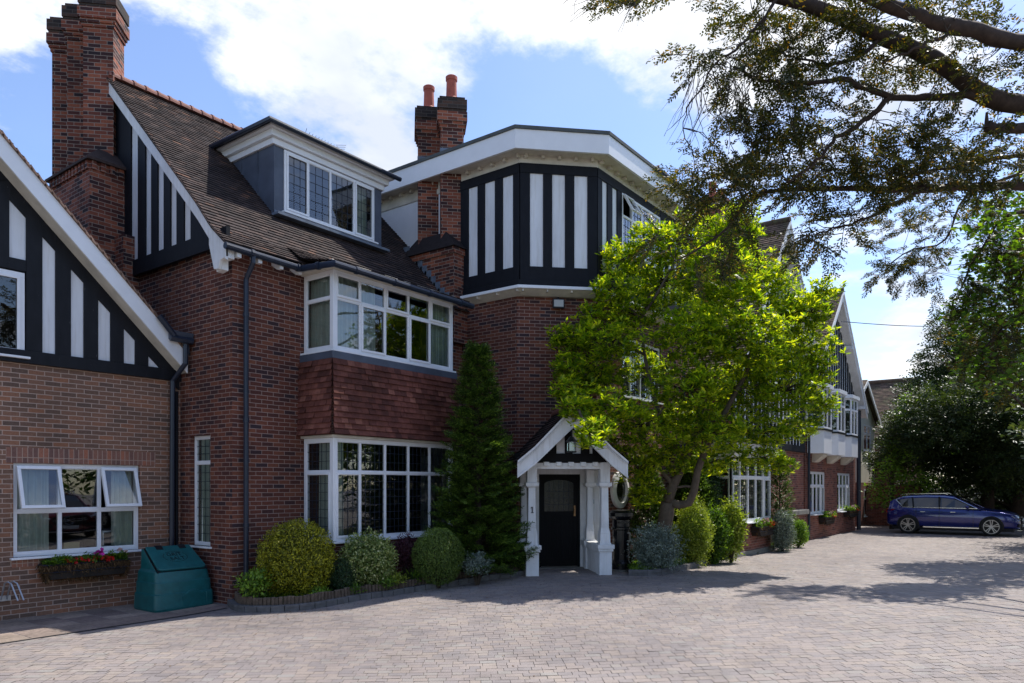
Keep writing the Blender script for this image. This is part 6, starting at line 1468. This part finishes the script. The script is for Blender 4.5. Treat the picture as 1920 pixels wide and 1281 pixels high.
# ================================================================== GRIT BIN
bx, by = onG(287, 1150).x, onG(342, 1143).y
GB = thing('grit_bin', 'dark green plastic grit salt bin in the corner between two brick walls', 'grit bin', (bx+.5, by+.4, gz(6.4)))
def grit():
    t = NT('green_plastic'); n = t.noise(posn(t), 7, 5, .6); c = t.mix(1, (.006, .105, .108), t.ramp(n, [(.3, (.75,)*3), (.7, (1.15,)*3)]), 'MULTIPLY')
    d = t.ramp(t.noise(posn(t), 70, 3, .8), [(.70, (0, 0, 0)), (.78, (1, 1, 1))]); c = t.mix(t.math('MULTIPLY', d, .35), c, (.18, .17, .14))
    t.L.new(c, t.b.inputs['Base Color']); t.b.inputs['Roughness'].default_value = .42; t.bump(n, .08, .01); M['bin'] = t.m
    z0 = gz(6.4)+.0; x0, x1 = bx+.0, bx+1.06; y0 = by
    def sec(k, z, fy, bk, r=.10):                 # rounded rectangle at height z, inset k at the sides, fy front and bk back
        a, b, c_, d_ = x0+k, x1-k, y0+fy, y0+.78-bk; out = []
        for (cx_, cy_, s) in ((b-r, c_+r, -90), (b-r, d_-r, 0), (a+r, d_-r, 90), (a+r, c_+r, 180)):
            for j in range(5): q = R_(s+90*j/4); out.append((cx_+r*math.cos(q), cy_+r*math.sin(q), z))
        return out
    mb = MB(); S = [(.015, .0, .01, 0), (.0, .04, .0, 0), (.012, .27, .015, .0), (.03, .285, .035, .01), (.035, .46, .05, .01), (.048, .475, .065, .015), (.06, .63, .10, .02), (.10, .675, .16, .03)]
    P = [sec(k, z0+z, f, b) for (k, z, f, b) in S]
    for a, b in zip(P, P[1:]): mb.solid(a, b, caps=False)
    # sloping top shoulders up to the back ridge
    hi = sec(.13, z0+.99, .60, .03, .05); mb.solid(P[-1], hi, caps=False)
    mb.face(hi); mb.face(list(reversed(P[0])))
    body = mb.build('body', M['bin'], GB, smooth=False)
    for p in body.data.polygons: p.use_smooth = True
    body.modifiers.new('es', 'EDGE_SPLIT').split_angle = R_(35)
    # lid lies on the slope
    A_ = Vector((0, y0+.135, z0+.655)); B_ = Vector((0, y0+.63, z0+1.0)); up = (B_-A_).normalized(); n_ = Vector((0, -up.z, up.y))
    Fq = Fr.__new__(Fr); Fq.o = A_; Fq.ex = Vector((1, 0, 0)); Fq.n = n_; Fq.up = up; Fq.p = (lambda x, z, d=0: A_+Vector((1, 0, 0))*x+up*z+n_*d)
    L = (B_-A_).length; w0, w1 = x0+.11, x1-.11; r = .06
    pts = [(w0+r, -.02), (w1-r, -.02), (w1-r*.3, -.02+r*.3), (w1, -.02+r), (w1-.035, L), (w0+.035, L), (w0, -.02+r), (w0+r*.3, -.02+r*.3)]
    mb = MB(); mb.prism(Fq, pts, .0, .038); lid = mb.build('lid', M['bin'], GB, bevel=.012)
    mb = MB(); mb.prism(Fq, [(w0-.015, -.035), (w1+.015, -.035), (w1-.02, L), (w0+.02, L)], -.02, .006); mb.build('lid_gap', M['blackclean'], GB)
    mb = MB()
    for f in (.22, .70): x = w0+(w1-w0)*f; mb.prism(Fq, [(x, L-.10), (x+.12, L-.10), (x+.12, L+.01), (x, L+.01)], .030, .045)
    mb.build_each('hinge', M['blackclean'], GB, bevel=.004)
    mb = MB(); cx_, cz_ = (w0+w1)/2-.0, L*.50
    for i in range(44):
        if i % 11 in (5,): continue
        a, b = 2*math.pi*i/44, 2*math.pi*(i+.7)/44; mb.prism(Fq, [(cx_+  .20*math.cos(a), cz_+.130*math.sin(a)), (cx_+  .20*math.cos(b), cz_+.130*math.sin(b)), (cx_+.209*math.cos(b), cz_+.138*math.sin(b)), (cx_+.209*math.cos(a), cz_+.138*math.sin(a))], .038, .0395)
    mb.build('oval_border', M['blackclean'], lid)
    text('GRIT', Fq, cx_, cz_+.055, .0385, .120, M['blackclean'], lid, ext=.003); text('SALT', Fq, cx_+.02, cz_-.055, .0385, .115, M['blackclean'], lid, ext=.003)
    # moulded arch on the front
    mb = MB(); F = FY(y0+.012); xc = (x0+x1)/2+.13; pr_ = [(xc-.20, .03), (xc-.20, .22)]+[(xc-.20+.4*(i/10), .22+.10*math.sin(math.pi*i/10)) for i in range(11)]+[(xc+.20, .03)]
    mb.prism(F, [(x, z0+z) for x, z in pr_], -.05, .012); mb.box(F, xc+.22, x1-.07, z0+.04, z0+.26, -.04, .010); mb.build('front_panel', M['bin'], GB, bevel=.008)
grit()
# ================================================================== WINDOW BOXES
def flowers(name, label, x0, x1, zt, zb, Y, d, cols, seed, n, parent_loc, greens='maple', sc=1.0, coir=1500):
    rg = np.random.default_rng(seed); o = thing(name, label, 'planter', parent_loc)
    mb = MB(); F = FY(Y); mb.prism(F, [(x0+.10*sc, zb+.04), (x1-.10*sc, zb+.04), (x1, zt), (x0, zt)], .01, d); o1 = mb.build('basket', M['soil'], o)
    m = coir; t = rg.random(m); v = rg.random(m); k = v*.9+.1
    P = np.stack([x0+(x1-x0)*t, Y-d-.0+rg.normal(0, .018, m), zt-(zt-zb)*v*(1-.3*(2*t-1)**2)], 1); P[:, 1] += .10*v
    e = rg.random(m) < (.22 if sc < 1.2 else 0); P[e, 0] = np.where(rg.random(e.sum()) < .5, x0+.08*v[e]*sc, x1-.08*v[e]*sc); P[e, 1] = Y-d*rg.random(e.sum())
    D = nrm(np.stack([rg.normal(0, .7, m), -.5-rg.random(m)*.4, -.6-rg.random(m)], 1)); Q = rhomb(P, D, unit(m, rg), rg.uniform(.03, .10, m), .012); leafmesh('coir_liner', Q, rg.random(m), LM['coir'], o)
    m = 60; mb = MB()
    for z in (zt-.01, (zt*.55+zb*.45)): mb.tube([(x0, Y-.02, z), (x0, Y-d-.015, z), (x1, Y-d-.015, z), (x1, Y-.02, z)], .006, 4)
    for i in range(int((x1-x0)/.11)): x = x0+.05+i*.11; mb.tube([(x, Y-d-.018, zt), (x+.0, Y-d+.06, zb)], .004, 4)
    mb.build('wire_frame', M['gutter'], o)
    m = n; t = rg.random(m); hgt = .06+.07*np.abs(np.sin(t*9+seed)); P = np.stack([x0+(x1-x0)*(.03+.94*t), Y-.03-(d+.02)*rg.random(m), zt-.02+rg.random(m)*hgt*sc], 1)
    Q = rosettes(P, rg, .055*sc, .028*sc, 5, .6, .02); leafmesh('plants', Q, rg.random(len(Q)), LM[greens], o)
    for (nm, c, spans, cnt, sz, dz) in cols:
        mt = plain(nm, c, .6, .2, 20); m = cnt; sp = np.array([spans[i % len(spans)] for i in range(m)]); t = sp[:, 0]+(sp[:, 1]-sp[:, 0])*rg.random(m)
        P = np.stack([x0+(x1-x0)*t, Y-d*(.5+.6*rg.random(m))-.01, zt+dz+rg.random(m)*.06*sc], 1); D = nrm(unit(m, rg)+np.array([0, -.8, .3]))
        Q = np.concatenate([rhomb(P, nrm(D+unit(m, rg)*.8), nrm(unit(m, rg)+np.array([0, -1, 0])), sz, sz*.8) for _ in range(4)]); leafmesh('flowers', Q, rg.random(len(Q)), mt, o)
    return o
p0, p1 = xa(70), xa(231)
flowers('window_box', 'long coir lined window box with red flowers under the left window', p0, p1, za(150, 1052), za(150, 1084), YA, .24, [('red_petal', (.55, .02, .015), [(.25, .58), (.62, .8)], 70, .045, .0), ('magenta_petal', (.60, .03, .35), [(.60, .67)], 16, .06, .11), ('pink_petal', (.65, .45, .42), [(.88, .95)], 10, .045, .12)], 3, 330, ((p0+p1)/2, YA, za(150, 1084)), coir=3800)
for (u0, u1, v, Y, lab, sd_) in ((1406, 1438, 986, YDb, 'small flower basket with orange and pink blooms below the ground floor bay', 5), (1534, 1553, 969, YE, 'left flower basket under the nearer window of the oriel house', 6), (1580, 1598, 957, YE, 'right flower basket under the farther window of the oriel house', 7)):
    a, b = onY(Y, u0)[0], onY(Y, u1)[0]; z = onY(Y, (u0+u1)/2, v)[1]
    flowers('flower_basket', lab, a, b, z, z-.30, Y, .26, [('orange_petal', (.75, .12, .03), [(.6, .98)], 40, .07, .0), ('blush_petal', (.70, .45, .42), [(.2, .8)], 26, .07, .10)], sd_, 200, ((a+b)/2, Y, z-.3), sc=1.5, coir=600)
# ================================================================== BIKE RACK
q = xa(2); BR = thing('bike_rack', 'small galvanised bicycle rack fixed low on the brown brick wall', 'bike rack', (xa(12), YA, za(10, 1120)))
mb = MB(); mb.box(FA, xa(-14), xa(19), za(5, 1127), za(5, 1117), 0, .03)
mb.build('rail', M['galv'], BR)
for u in (3, 14):
    mb = MB(); x = xa(u); z0, z1 = za(5, 1124), za(5, 1090); mb.tube([(x-.02, YA-.03, z0), (x, YA-.12, z1-.02), (x+.03, YA-.16, z1), (x+.06, YA-.2, z1-.03), (x+.10, YA-.34, z0)], .012, 8); mb.build('hoop', M['galv'], BR)
# ================================================================== BLACK PILLAR BOX by the porch
pb = at(1165, 1069, 15.9); pb.z = gz(pb.x)+.03
PB = thing('post_box', 'black cast iron pillar post box between the porch and silvery shrub', 'post box', pb)
mb = MB(); r = .19; hh = 1.25
mb.lathe(pb, [(r+.05, 0), (r+.05, .12), (r+.02, .16), (r, .20), (r, hh-.42), (r+.03, hh-.40), (r+.03, hh-.36), (r, hh-.34), (r, hh-.20), (r+.05, hh-.17), (r+.08, hh-.12), (r+.08, hh-.05), (r+.02, hh), (.05, hh+.03)], 24)
M['castiron'] = plain('black_gloss_iron', (.006, .006, .008), .25, .2, 6, spec=.5); pbo = mb.build('pillar', M['castiron'], PB)
Fpb = Fr((pb.x-.0, pb.y, pb.z), (1, -1, 0), (-1, -1, 0)); x = .10
mb = MB()
for q_ in ((x-.05, x+.05, .77, .785), (x-.05, x+.05, .60, .615), (x-.05, x-.035, .6, .785), (x+.035, x+.05, .6, .785)): mb.box(Fpb, *q_, r-.04, r-.018)
mb.build('notice_frame', plain('pale_gold', (.42, .38, .30), .5), PB)
mb = MB(); mb.box(Fpb, -.12, .12, .98, 1.02, r-.06, r+.008); mb.build('slot', M['castiron'], PB)
mb = MB(); c = Fpb.p(x-.02, .38, r-.03)
for k in range(20): a = k*.314; a2 = a+.314; mb.tube([Fpb.p(x-.02+.05*math.cos(a), .36+.07*math.sin(a), r-.02), Fpb.p(x-.02+.05*math.cos(a2), .36+.07*math.sin(a2), r-.02)], .006, 4)
mb.build('emblem_ring', M['galv'], PB)
mb = MB(); z = gz(pb.x); mb.plan([(pb.x-.35, pb.y-.15), (pb.x+.0, pb.y-.42), (pb.x+.42, pb.y-.35), (pb.x+.3, pb.y+.2), (pb.x-.2, pb.y+.25)], z-.05, z+.03); tag(mb.build('stone_slab', M['stone'], bevel=.02), 'worn tan stone slab under the black pillar box', 'slab')
# boot scraper step by the bay
p = onG(1430, 1036); mb = MB(); mb.plan([(p.x-.5, p.y-.05), (p.x+.5, p.y-.05), (p.x+.5, p.y+.25), (p.x-.5, p.y+.25)], gz(p.x), gz(p.x)+.05); mb.plan([(p.x-.4, p.y+.02), (p.x+.4, p.y+.02), (p.x+.4, p.y+.2), (p.x-.4, p.y+.2)], gz(p.x)+.05, gz(p.x)+.09); tag(mb.build('drain_cover', M['stone'], bevel=.01), 'low grey stone drain surround at the foot of the ground floor bay', 'drain cover')
# overhead cable
a, b = at(1577, 603, 27), at(1835, 609, 34); mb = MB(); pts = [a.lerp(b, i/16)-Vector((0, 0, .12*math.sin(math.pi*i/16))) for i in range(17)]; tag(mb.tube(pts, .016, 5).build('overhead_cable', M['blackclean']), 'thin black cable crossing the sky right of the striped gables', 'cable')
# ================================================================== CARS
def paint(name, c):
    t = NT(name); t.b.inputs['Base Color'].default_value = (*c, 1); t.b.inputs['Roughness'].default_value = .22; t.b.inputs['Metallic'].default_value = .35
    t.b.inputs['Coat Weight'].default_value = 1; t.b.inputs['Coat Roughness'].default_value = .03; return t.m
M['tyre'] = plain('tyre_rubber', (.012, .012, .013), .8, .2, 9); M['chrome'] = plain('chrome_trim', (.75, .76, .78), .15, .05, 5, metal=1); M['alloy'] = plain('alloy_rim', (.38, .37, .38), .3, .1, 5, metal=.9)
M['carglass'] = plain('tinted_glass', (.006, .008, .010), .03, .1, 2, spec=.9); M['redlamp'] = plain('red_lamp', (.45, .01, .01), .15, .1, 9); M['headlamp'] = plain('headlamp_glass', (.55, .58, .62), .08, .2, 30, metal=.5)
M['plastic'] = plain('black_plastic', (.008, .008, .009), .6, .2, 9)
def car(label, c, loc, rot, group='cars parked on the drive', pname='blue_car_paint'):
    R = thing('parked_car', label, 'car', (0, 0, 0), group); pm = paint(pname, c)
    # body: stations (x, half width, belt height, centre height, bottom)
    S = [(-2.33, .74, .92, .95, .42), (-2.28, .84, 1.02, 1.06, .33), (-2.1, .90, 1.08, 1.12, .28), (-1.7, .925, 1.09, 1.14, .26), (-1.2, .935, 1.075, 1.12, .25), (-.4, .94, 1.055, 1.10, .25), (.4, .94, 1.035, 1.08, .25), (.9, .94, 1.02, 1.08, .25), (1.3, .935, .985, 1.07, .25), (1.7, .925, .94, 1.02, .25), (2.0, .90, .88, .96, .25), (2.18, .85, .80, .88, .25), (2.28, .74, .70, .78, .27), (2.33, .60, .60, .66, .32)]
    def sec(x, w, zb, zc, z0):
        h = [(w*.90, z0), (w*.97, z0+.10), (w*1.0, z0+(zb-z0)*.45), (w*.995, z0+(zb-z0)*.72), (w*.965, zb-.03), (w*.90, zb), (w*.55, zc-.015), (0, zc)]
        return [(x, y, z) for y, z in h]+[(x, -y, z) for y, z in reversed(h[:-1])]
    mb = MB(); P = [sec(*s) for s in S]
    for a, b in zip(P, P[1:]): mb.solid(a, b, caps=False)
    mb.face(P[0]); mb.face(list(reversed(P[-1])))
    b = mb.build('body', pm, R, smooth=True); b.modifiers.new('s', 'SUBSURF').levels = 1; b.modifiers['s'].render_levels = 2
    bm = bmesh.new(); bm.from_mesh(b.data); bmesh.ops.remove_doubles(bm, verts=bm.verts, dist=1e-4); bmesh.ops.recalc_face_normals(bm, faces=bm.faces); bm.to_mesh(b.data); bm.free()
    for p in b.data.polygons: p.use_smooth = True
    # greenhouse
    G_ = [(1.05, 1.04), (.55, 1.34), (.15, 1.53), (-.3, 1.60), (-.9, 1.61), (-1.5, 1.57), (-1.9, 1.48), (-2.12, 1.30), (-2.2, 1.10)]
    def gs(x, zr, o=0.0):
        f = (zr-1.04)/(1.61-1.04); wb = .86-.04*max(0, x)-(.06 if x < -2 else 0); wt = .86-.20*f; zb = 1.0
        return [(x, wb+o, zb), (x, wt+o+.02, zb+(zr-zb)*.78), (x, wt-.05, zr-.02), (x, 0, zr+.01)]+[(x, -(wt-.05), zr-.02), (x, -(wt+o+.02), zb+(zr-zb)*.78), (x, -(wb+o), zb)]
    mb = MB(); P = [gs(*g_) for g_ in G_]
    for a, b_ in zip(P, P[1:]): mb.solid(a, b_, caps=False)
    gh = mb.build('windows', M['carglass'], R, smooth=False)
    mb = MB()                                       # roof skin, rear quarter and pillars
    for (x, z), (x2, z2) in zip(G_[2:], G_[3:]):
        a, b_ = gs(x, z), gs(x2, z2)
        if x2 >= -2.13: mb.solid([(x, y*1.01, zz__+.012) for (x, y, zz__) in a[1:6]], [(x, y*1.01, zz__+.012) for (x, y, zz__) in b_[1:6]], caps=False)
    for s in (1, -1):
        w = lambda x, z: s*(.885-.20*(z-1.04)/.57+.004)
        mb.face([(-2.22, w(0, 1.0)*.98, 1.0), (-1.72, w(0, 1.04), 1.04), (-2.0, w(0, 1.44)*.99, 1.42), (-2.17, w(0, 1.3)*.97, 1.30)])
        for (xa_, xb_, xt) in ((1.05, .98, .12),): mb.bar((xa_-.02, w(0, 1.05), 1.05), (xt, w(0, 1.5)*.97, 1.50), .05, .05)
    mb.build('roof', pm, R)
    for s in (1, -1):
        w = lambda z: s*(.90-.20*(z-1.04)/.57+.006)
        mb = MB(); mb.tube([(.92, w(1.06), 1.065), (-1.68, w(1.09), 1.09), (-1.95, w(1.35), 1.38), (-1.72, w(1.5), 1.50), (-.9, w(1.54), 1.54), (-.2, w(1.53), 1.53), (.15, w(1.46), 1.47), (.92, w(1.06), 1.065)], .012, 5); mb.build('chrome_trim', M['chrome'], R)
        mb = MB(); mb.tube([(-.1, s*.66, 1.61), (-.2, s*.66, 1.655), (-1.7, s*.66, 1.62), (-1.8, s*.66, 1.57)], .016, 5); mb.build('roof_rail', M['chrome'], R)
        mb = MB(); mb.box(Fr((0, 0, 0), (1, 0, 0), (0, s, 0)), -.42, -.36, 1.06, 1.52, .72, .80); mb.bar((-.38, w(1.07), 1.07), (-.40, w(1.52)*.985, 1.52), .05, .02); mb.bar((-1.30, w(1.08), 1.08), (-1.36, w(1.5)*.985, 1.50), .05, .02); mb.build('door_pillar', M['plastic'], R)
        mb = MB(); mb.tube([(.62, s*.92, 1.08), (.60, s*1.0, 1.12), (.56, s*1.06, 1.13)], [.03, .07, .06], 8); mb.build('wing_mirror', pm, R, smooth=True)
        mb = MB(); F = Fr((0, 0, 0), (1, 0, 0), (0, s, 0))
        mb.box(F, -.95, 1.0, .28, .315, .905, .935); mb.build('sill_strip', M['chrome'], R)
        for xh in (.0, -1.05): mb = MB(); mb.box(F, xh, xh+.18, .90, .925, .925, .955); mb.build('door_handle', M['chrome'], R, bevel=.006)
        mb = MB()
        for xd in (.78, -.38, -1.20): mb.box(F, xd-.004, xd+.004, .34, 1.03, .90, .9465)
        mb.build('door_gap', M['plastic'], R)
        for xw in (1.38, -1.49):
            mb = MB(); n = 26
            arc = [(xw+.41*math.cos(math.pi*i/n), .37+.41*math.sin(math.pi*i/n)) for i in range(n+1)]; arc = [(xw+.41, .24)]+arc+[(xw-.41, .24)]
            mb.prism(F, arc, .60, .948); mb.build('wheel_arch', M['plastic'], R)
            W_ = bpy.data.objects.new('wheel', None); SC.collection.objects.link(W_); W_.parent = R
            mb = MB(); pf = [(.27, .0), (.34, -.005), (.362, .03), (.367, .11), (.362, .20), (.34, .235), (.27, .23)]
            vs = []; nn_ = 32
            for (r_, d) in pf:
                vs.append([F.p(xw+r_*math.cos(2*math.pi*i/nn_), .37+r_*math.sin(2*math.pi*i/nn_), .985-d) for i in range(nn_)])
            for a, b_ in zip(vs, vs[1:]): mb.solid(a, b_, caps=False)
            mb.build('tyre', M['tyre'], W_, smooth=True)
            mb = MB(); P = lambda r_, t, d: F.p(xw+r_*math.cos(t), .37+r_*math.sin(t), d)
            for i in range(nn_): a, b_ = 2*math.pi*i/nn_, 2*math.pi*(i+1)/nn_; mb.solid([P(.245, a, .93), P(.272, a, .93), P(.272, a, .982), P(.25, a, .982)], [P(.245, b_, .93), P(.272, b_, .93), P(.272, b_, .982), P(.25, b_, .982)], caps=False)
            for k in range(5):
                for o_ in (-.17, .17):
                    t = 2*math.pi*k/5+.3; mb.bar(P(.05, t+o_*1.8, .965), P(.258, t+o_, .972), .028, .03, up=F.n)
            mb.prism(F, [(xw+.06*math.cos(2*math.pi*i/12), .37+.06*math.sin(2*math.pi*i/12)) for i in range(12)], .94, .98)
            mb.build('rim', M['alloy'], W_); mb = MB(); mb.prism(F, [(xw+.25*math.cos(2*math.pi*i/24), .37+.25*math.sin(2*math.pi*i/24)) for i in range(24)], .90, .935); mb.build('brake_disc', M['plastic'], W_)
        mb = MB(); mb.solid([(2.02, s*.905, .80), (2.28, s*.755, .70), (2.315, s*.60, .67), (2.30, s*.62, .60), (2.24, s*.80, .62)], [(1.98, s*.80, .84), (2.2, s*.70, .76), (2.25, s*.58, .73), (2.22, s*.60, .60), (2.1, s*.75, .62)]); mb.build('headlight', M['headlamp'], R, bevel=.01)
        mb = MB(); mb.solid([(-2.02, s*.928, .98), (-2.30, s*.80, 1.0), (-2.355, s*.60, .98), (-2.36, s*.60, .86), (-2.32, s*.80, .84)], [(-1.98, s*.85, 1.0), (-2.2, s*.74, 1.03), (-2.28, s*.55, 1.0), (-2.28, s*.55, .86), (-2.2, s*.75, .84)]); mb.build('tail_light', M['redlamp'], R, bevel=.01)
        mb = MB(); mb.solid([(2.27, s*.82, .50), (2.345, s*.55, .50), (2.345, s*.50, .36), (2.24, s*.84, .36)], [(2.2, s*.75, .50), (2.25, s*.5, .50), (2.25, s*.5, .36), (2.15, s*.75, .36)]); mb.build('air_intake', M['plastic'], R, bevel=.01)
    mb = MB(); mb.solid([(2.352, -.50, .74), (2.352, .50, .74), (2.372, .56, .60), (2.36, .44, .47), (2.36, -.44, .47), (2.372, -.56, .60)], [(2.2, -.5, .74), (2.2, .5, .74), (2.2, .56, .6), (2.2, .44, .47), (2.2, -.44, .47), (2.2, -.56, .6)]); gr = mb.build('grille', M['plastic'], R, bevel=.01)
    mb = MB()
    for z in (.59, .635): mb.solid([(2.375, -.50, z-.012), (2.375, .50, z-.012), (2.375, .50, z+.012), (2.375, -.50, z+.012)], [(2.33, -.5, z-.012), (2.33, .5, z-.012), (2.33, .5, z+.012), (2.33, -.5, z+.012)])
    mb.build('grille_bar', M['chrome'], gr)
    mb = MB(); n = 24
    for i in range(n): a, b_ = 2*math.pi*i/n, 2*math.pi*(i+1)/n; mb.tube([(2.385, .105*math.cos(a), .612+.105*math.sin(a)), (2.385, .105*math.cos(b_), .612+.105*math.sin(b_))], .010, 5)
    for a in (90, 210, 330): mb.tube([(2.388, 0, .612), (2.386, .10*math.cos(R_(a)), .612+.10*math.sin(R_(a)))], [.016, .005], 5)
    mb.build('star_emblem', M['chrome'], gr)
    mb = MB(); mb.solid([(2.385, -.26, .36), (2.385, .26, .36), (2.385, .26, .47), (2.385, -.26, .47)], [(2.36, -.26, .36), (2.36, .26, .36), (2.36, .26, .47), (2.36, -.26, .47)]); mb.build('number_plate', M['render'], R)
    mb = MB(); mb.box(Fr((0, 0, 0), (0, 1, 0), (1, 0, 0)), -.80, .80, .235, .26, 2.2, 2.37); mb.build('bumper_strip', M['chrome'], R, bevel=.005)
    mb = MB(); mb.box(Fr((0, 0, 0), (1, 0, 0), (0, 1, 0)), -2.1, 2.1, .18, .30, -.80, .80); mb.build('underside', M['plastic'], R)
    R.location = loc; R.rotation_euler = (0, 0, rot); return R
rp, fp = onG(1697, 1000.5), onG(1846, 1005.5)
hd = math.atan2(fp.y-rp.y, fp.x-rp.x); mid = (rp+fp)/2; left = Vector((-math.sin(hd), math.cos(hd), 0))
print('car', rp, fp, hd)
cc = mid+left*.93-Vector((math.cos(hd), math.sin(hd), 0))*(-.22)
if (mid+left).x < mid.x: cc = mid-left*.93
car('dark blue estate style car parked in front of the dark evergreen tree', (.003, .010, .15), (cc.x, cc.y, gz(cc.x)), hd)
car('dark red car parked on the near side of the drive, outside the picture', (.14, .006, .01), (11.6, -3.6, gz(11.6)), R_(100), pname='red_car_paint')
car('white car parked on the near side of the drive, outside the picture', (.75, .75, .75), (15.2, -4.2, gz(15.2)), R_(95), pname='white_car_paint')
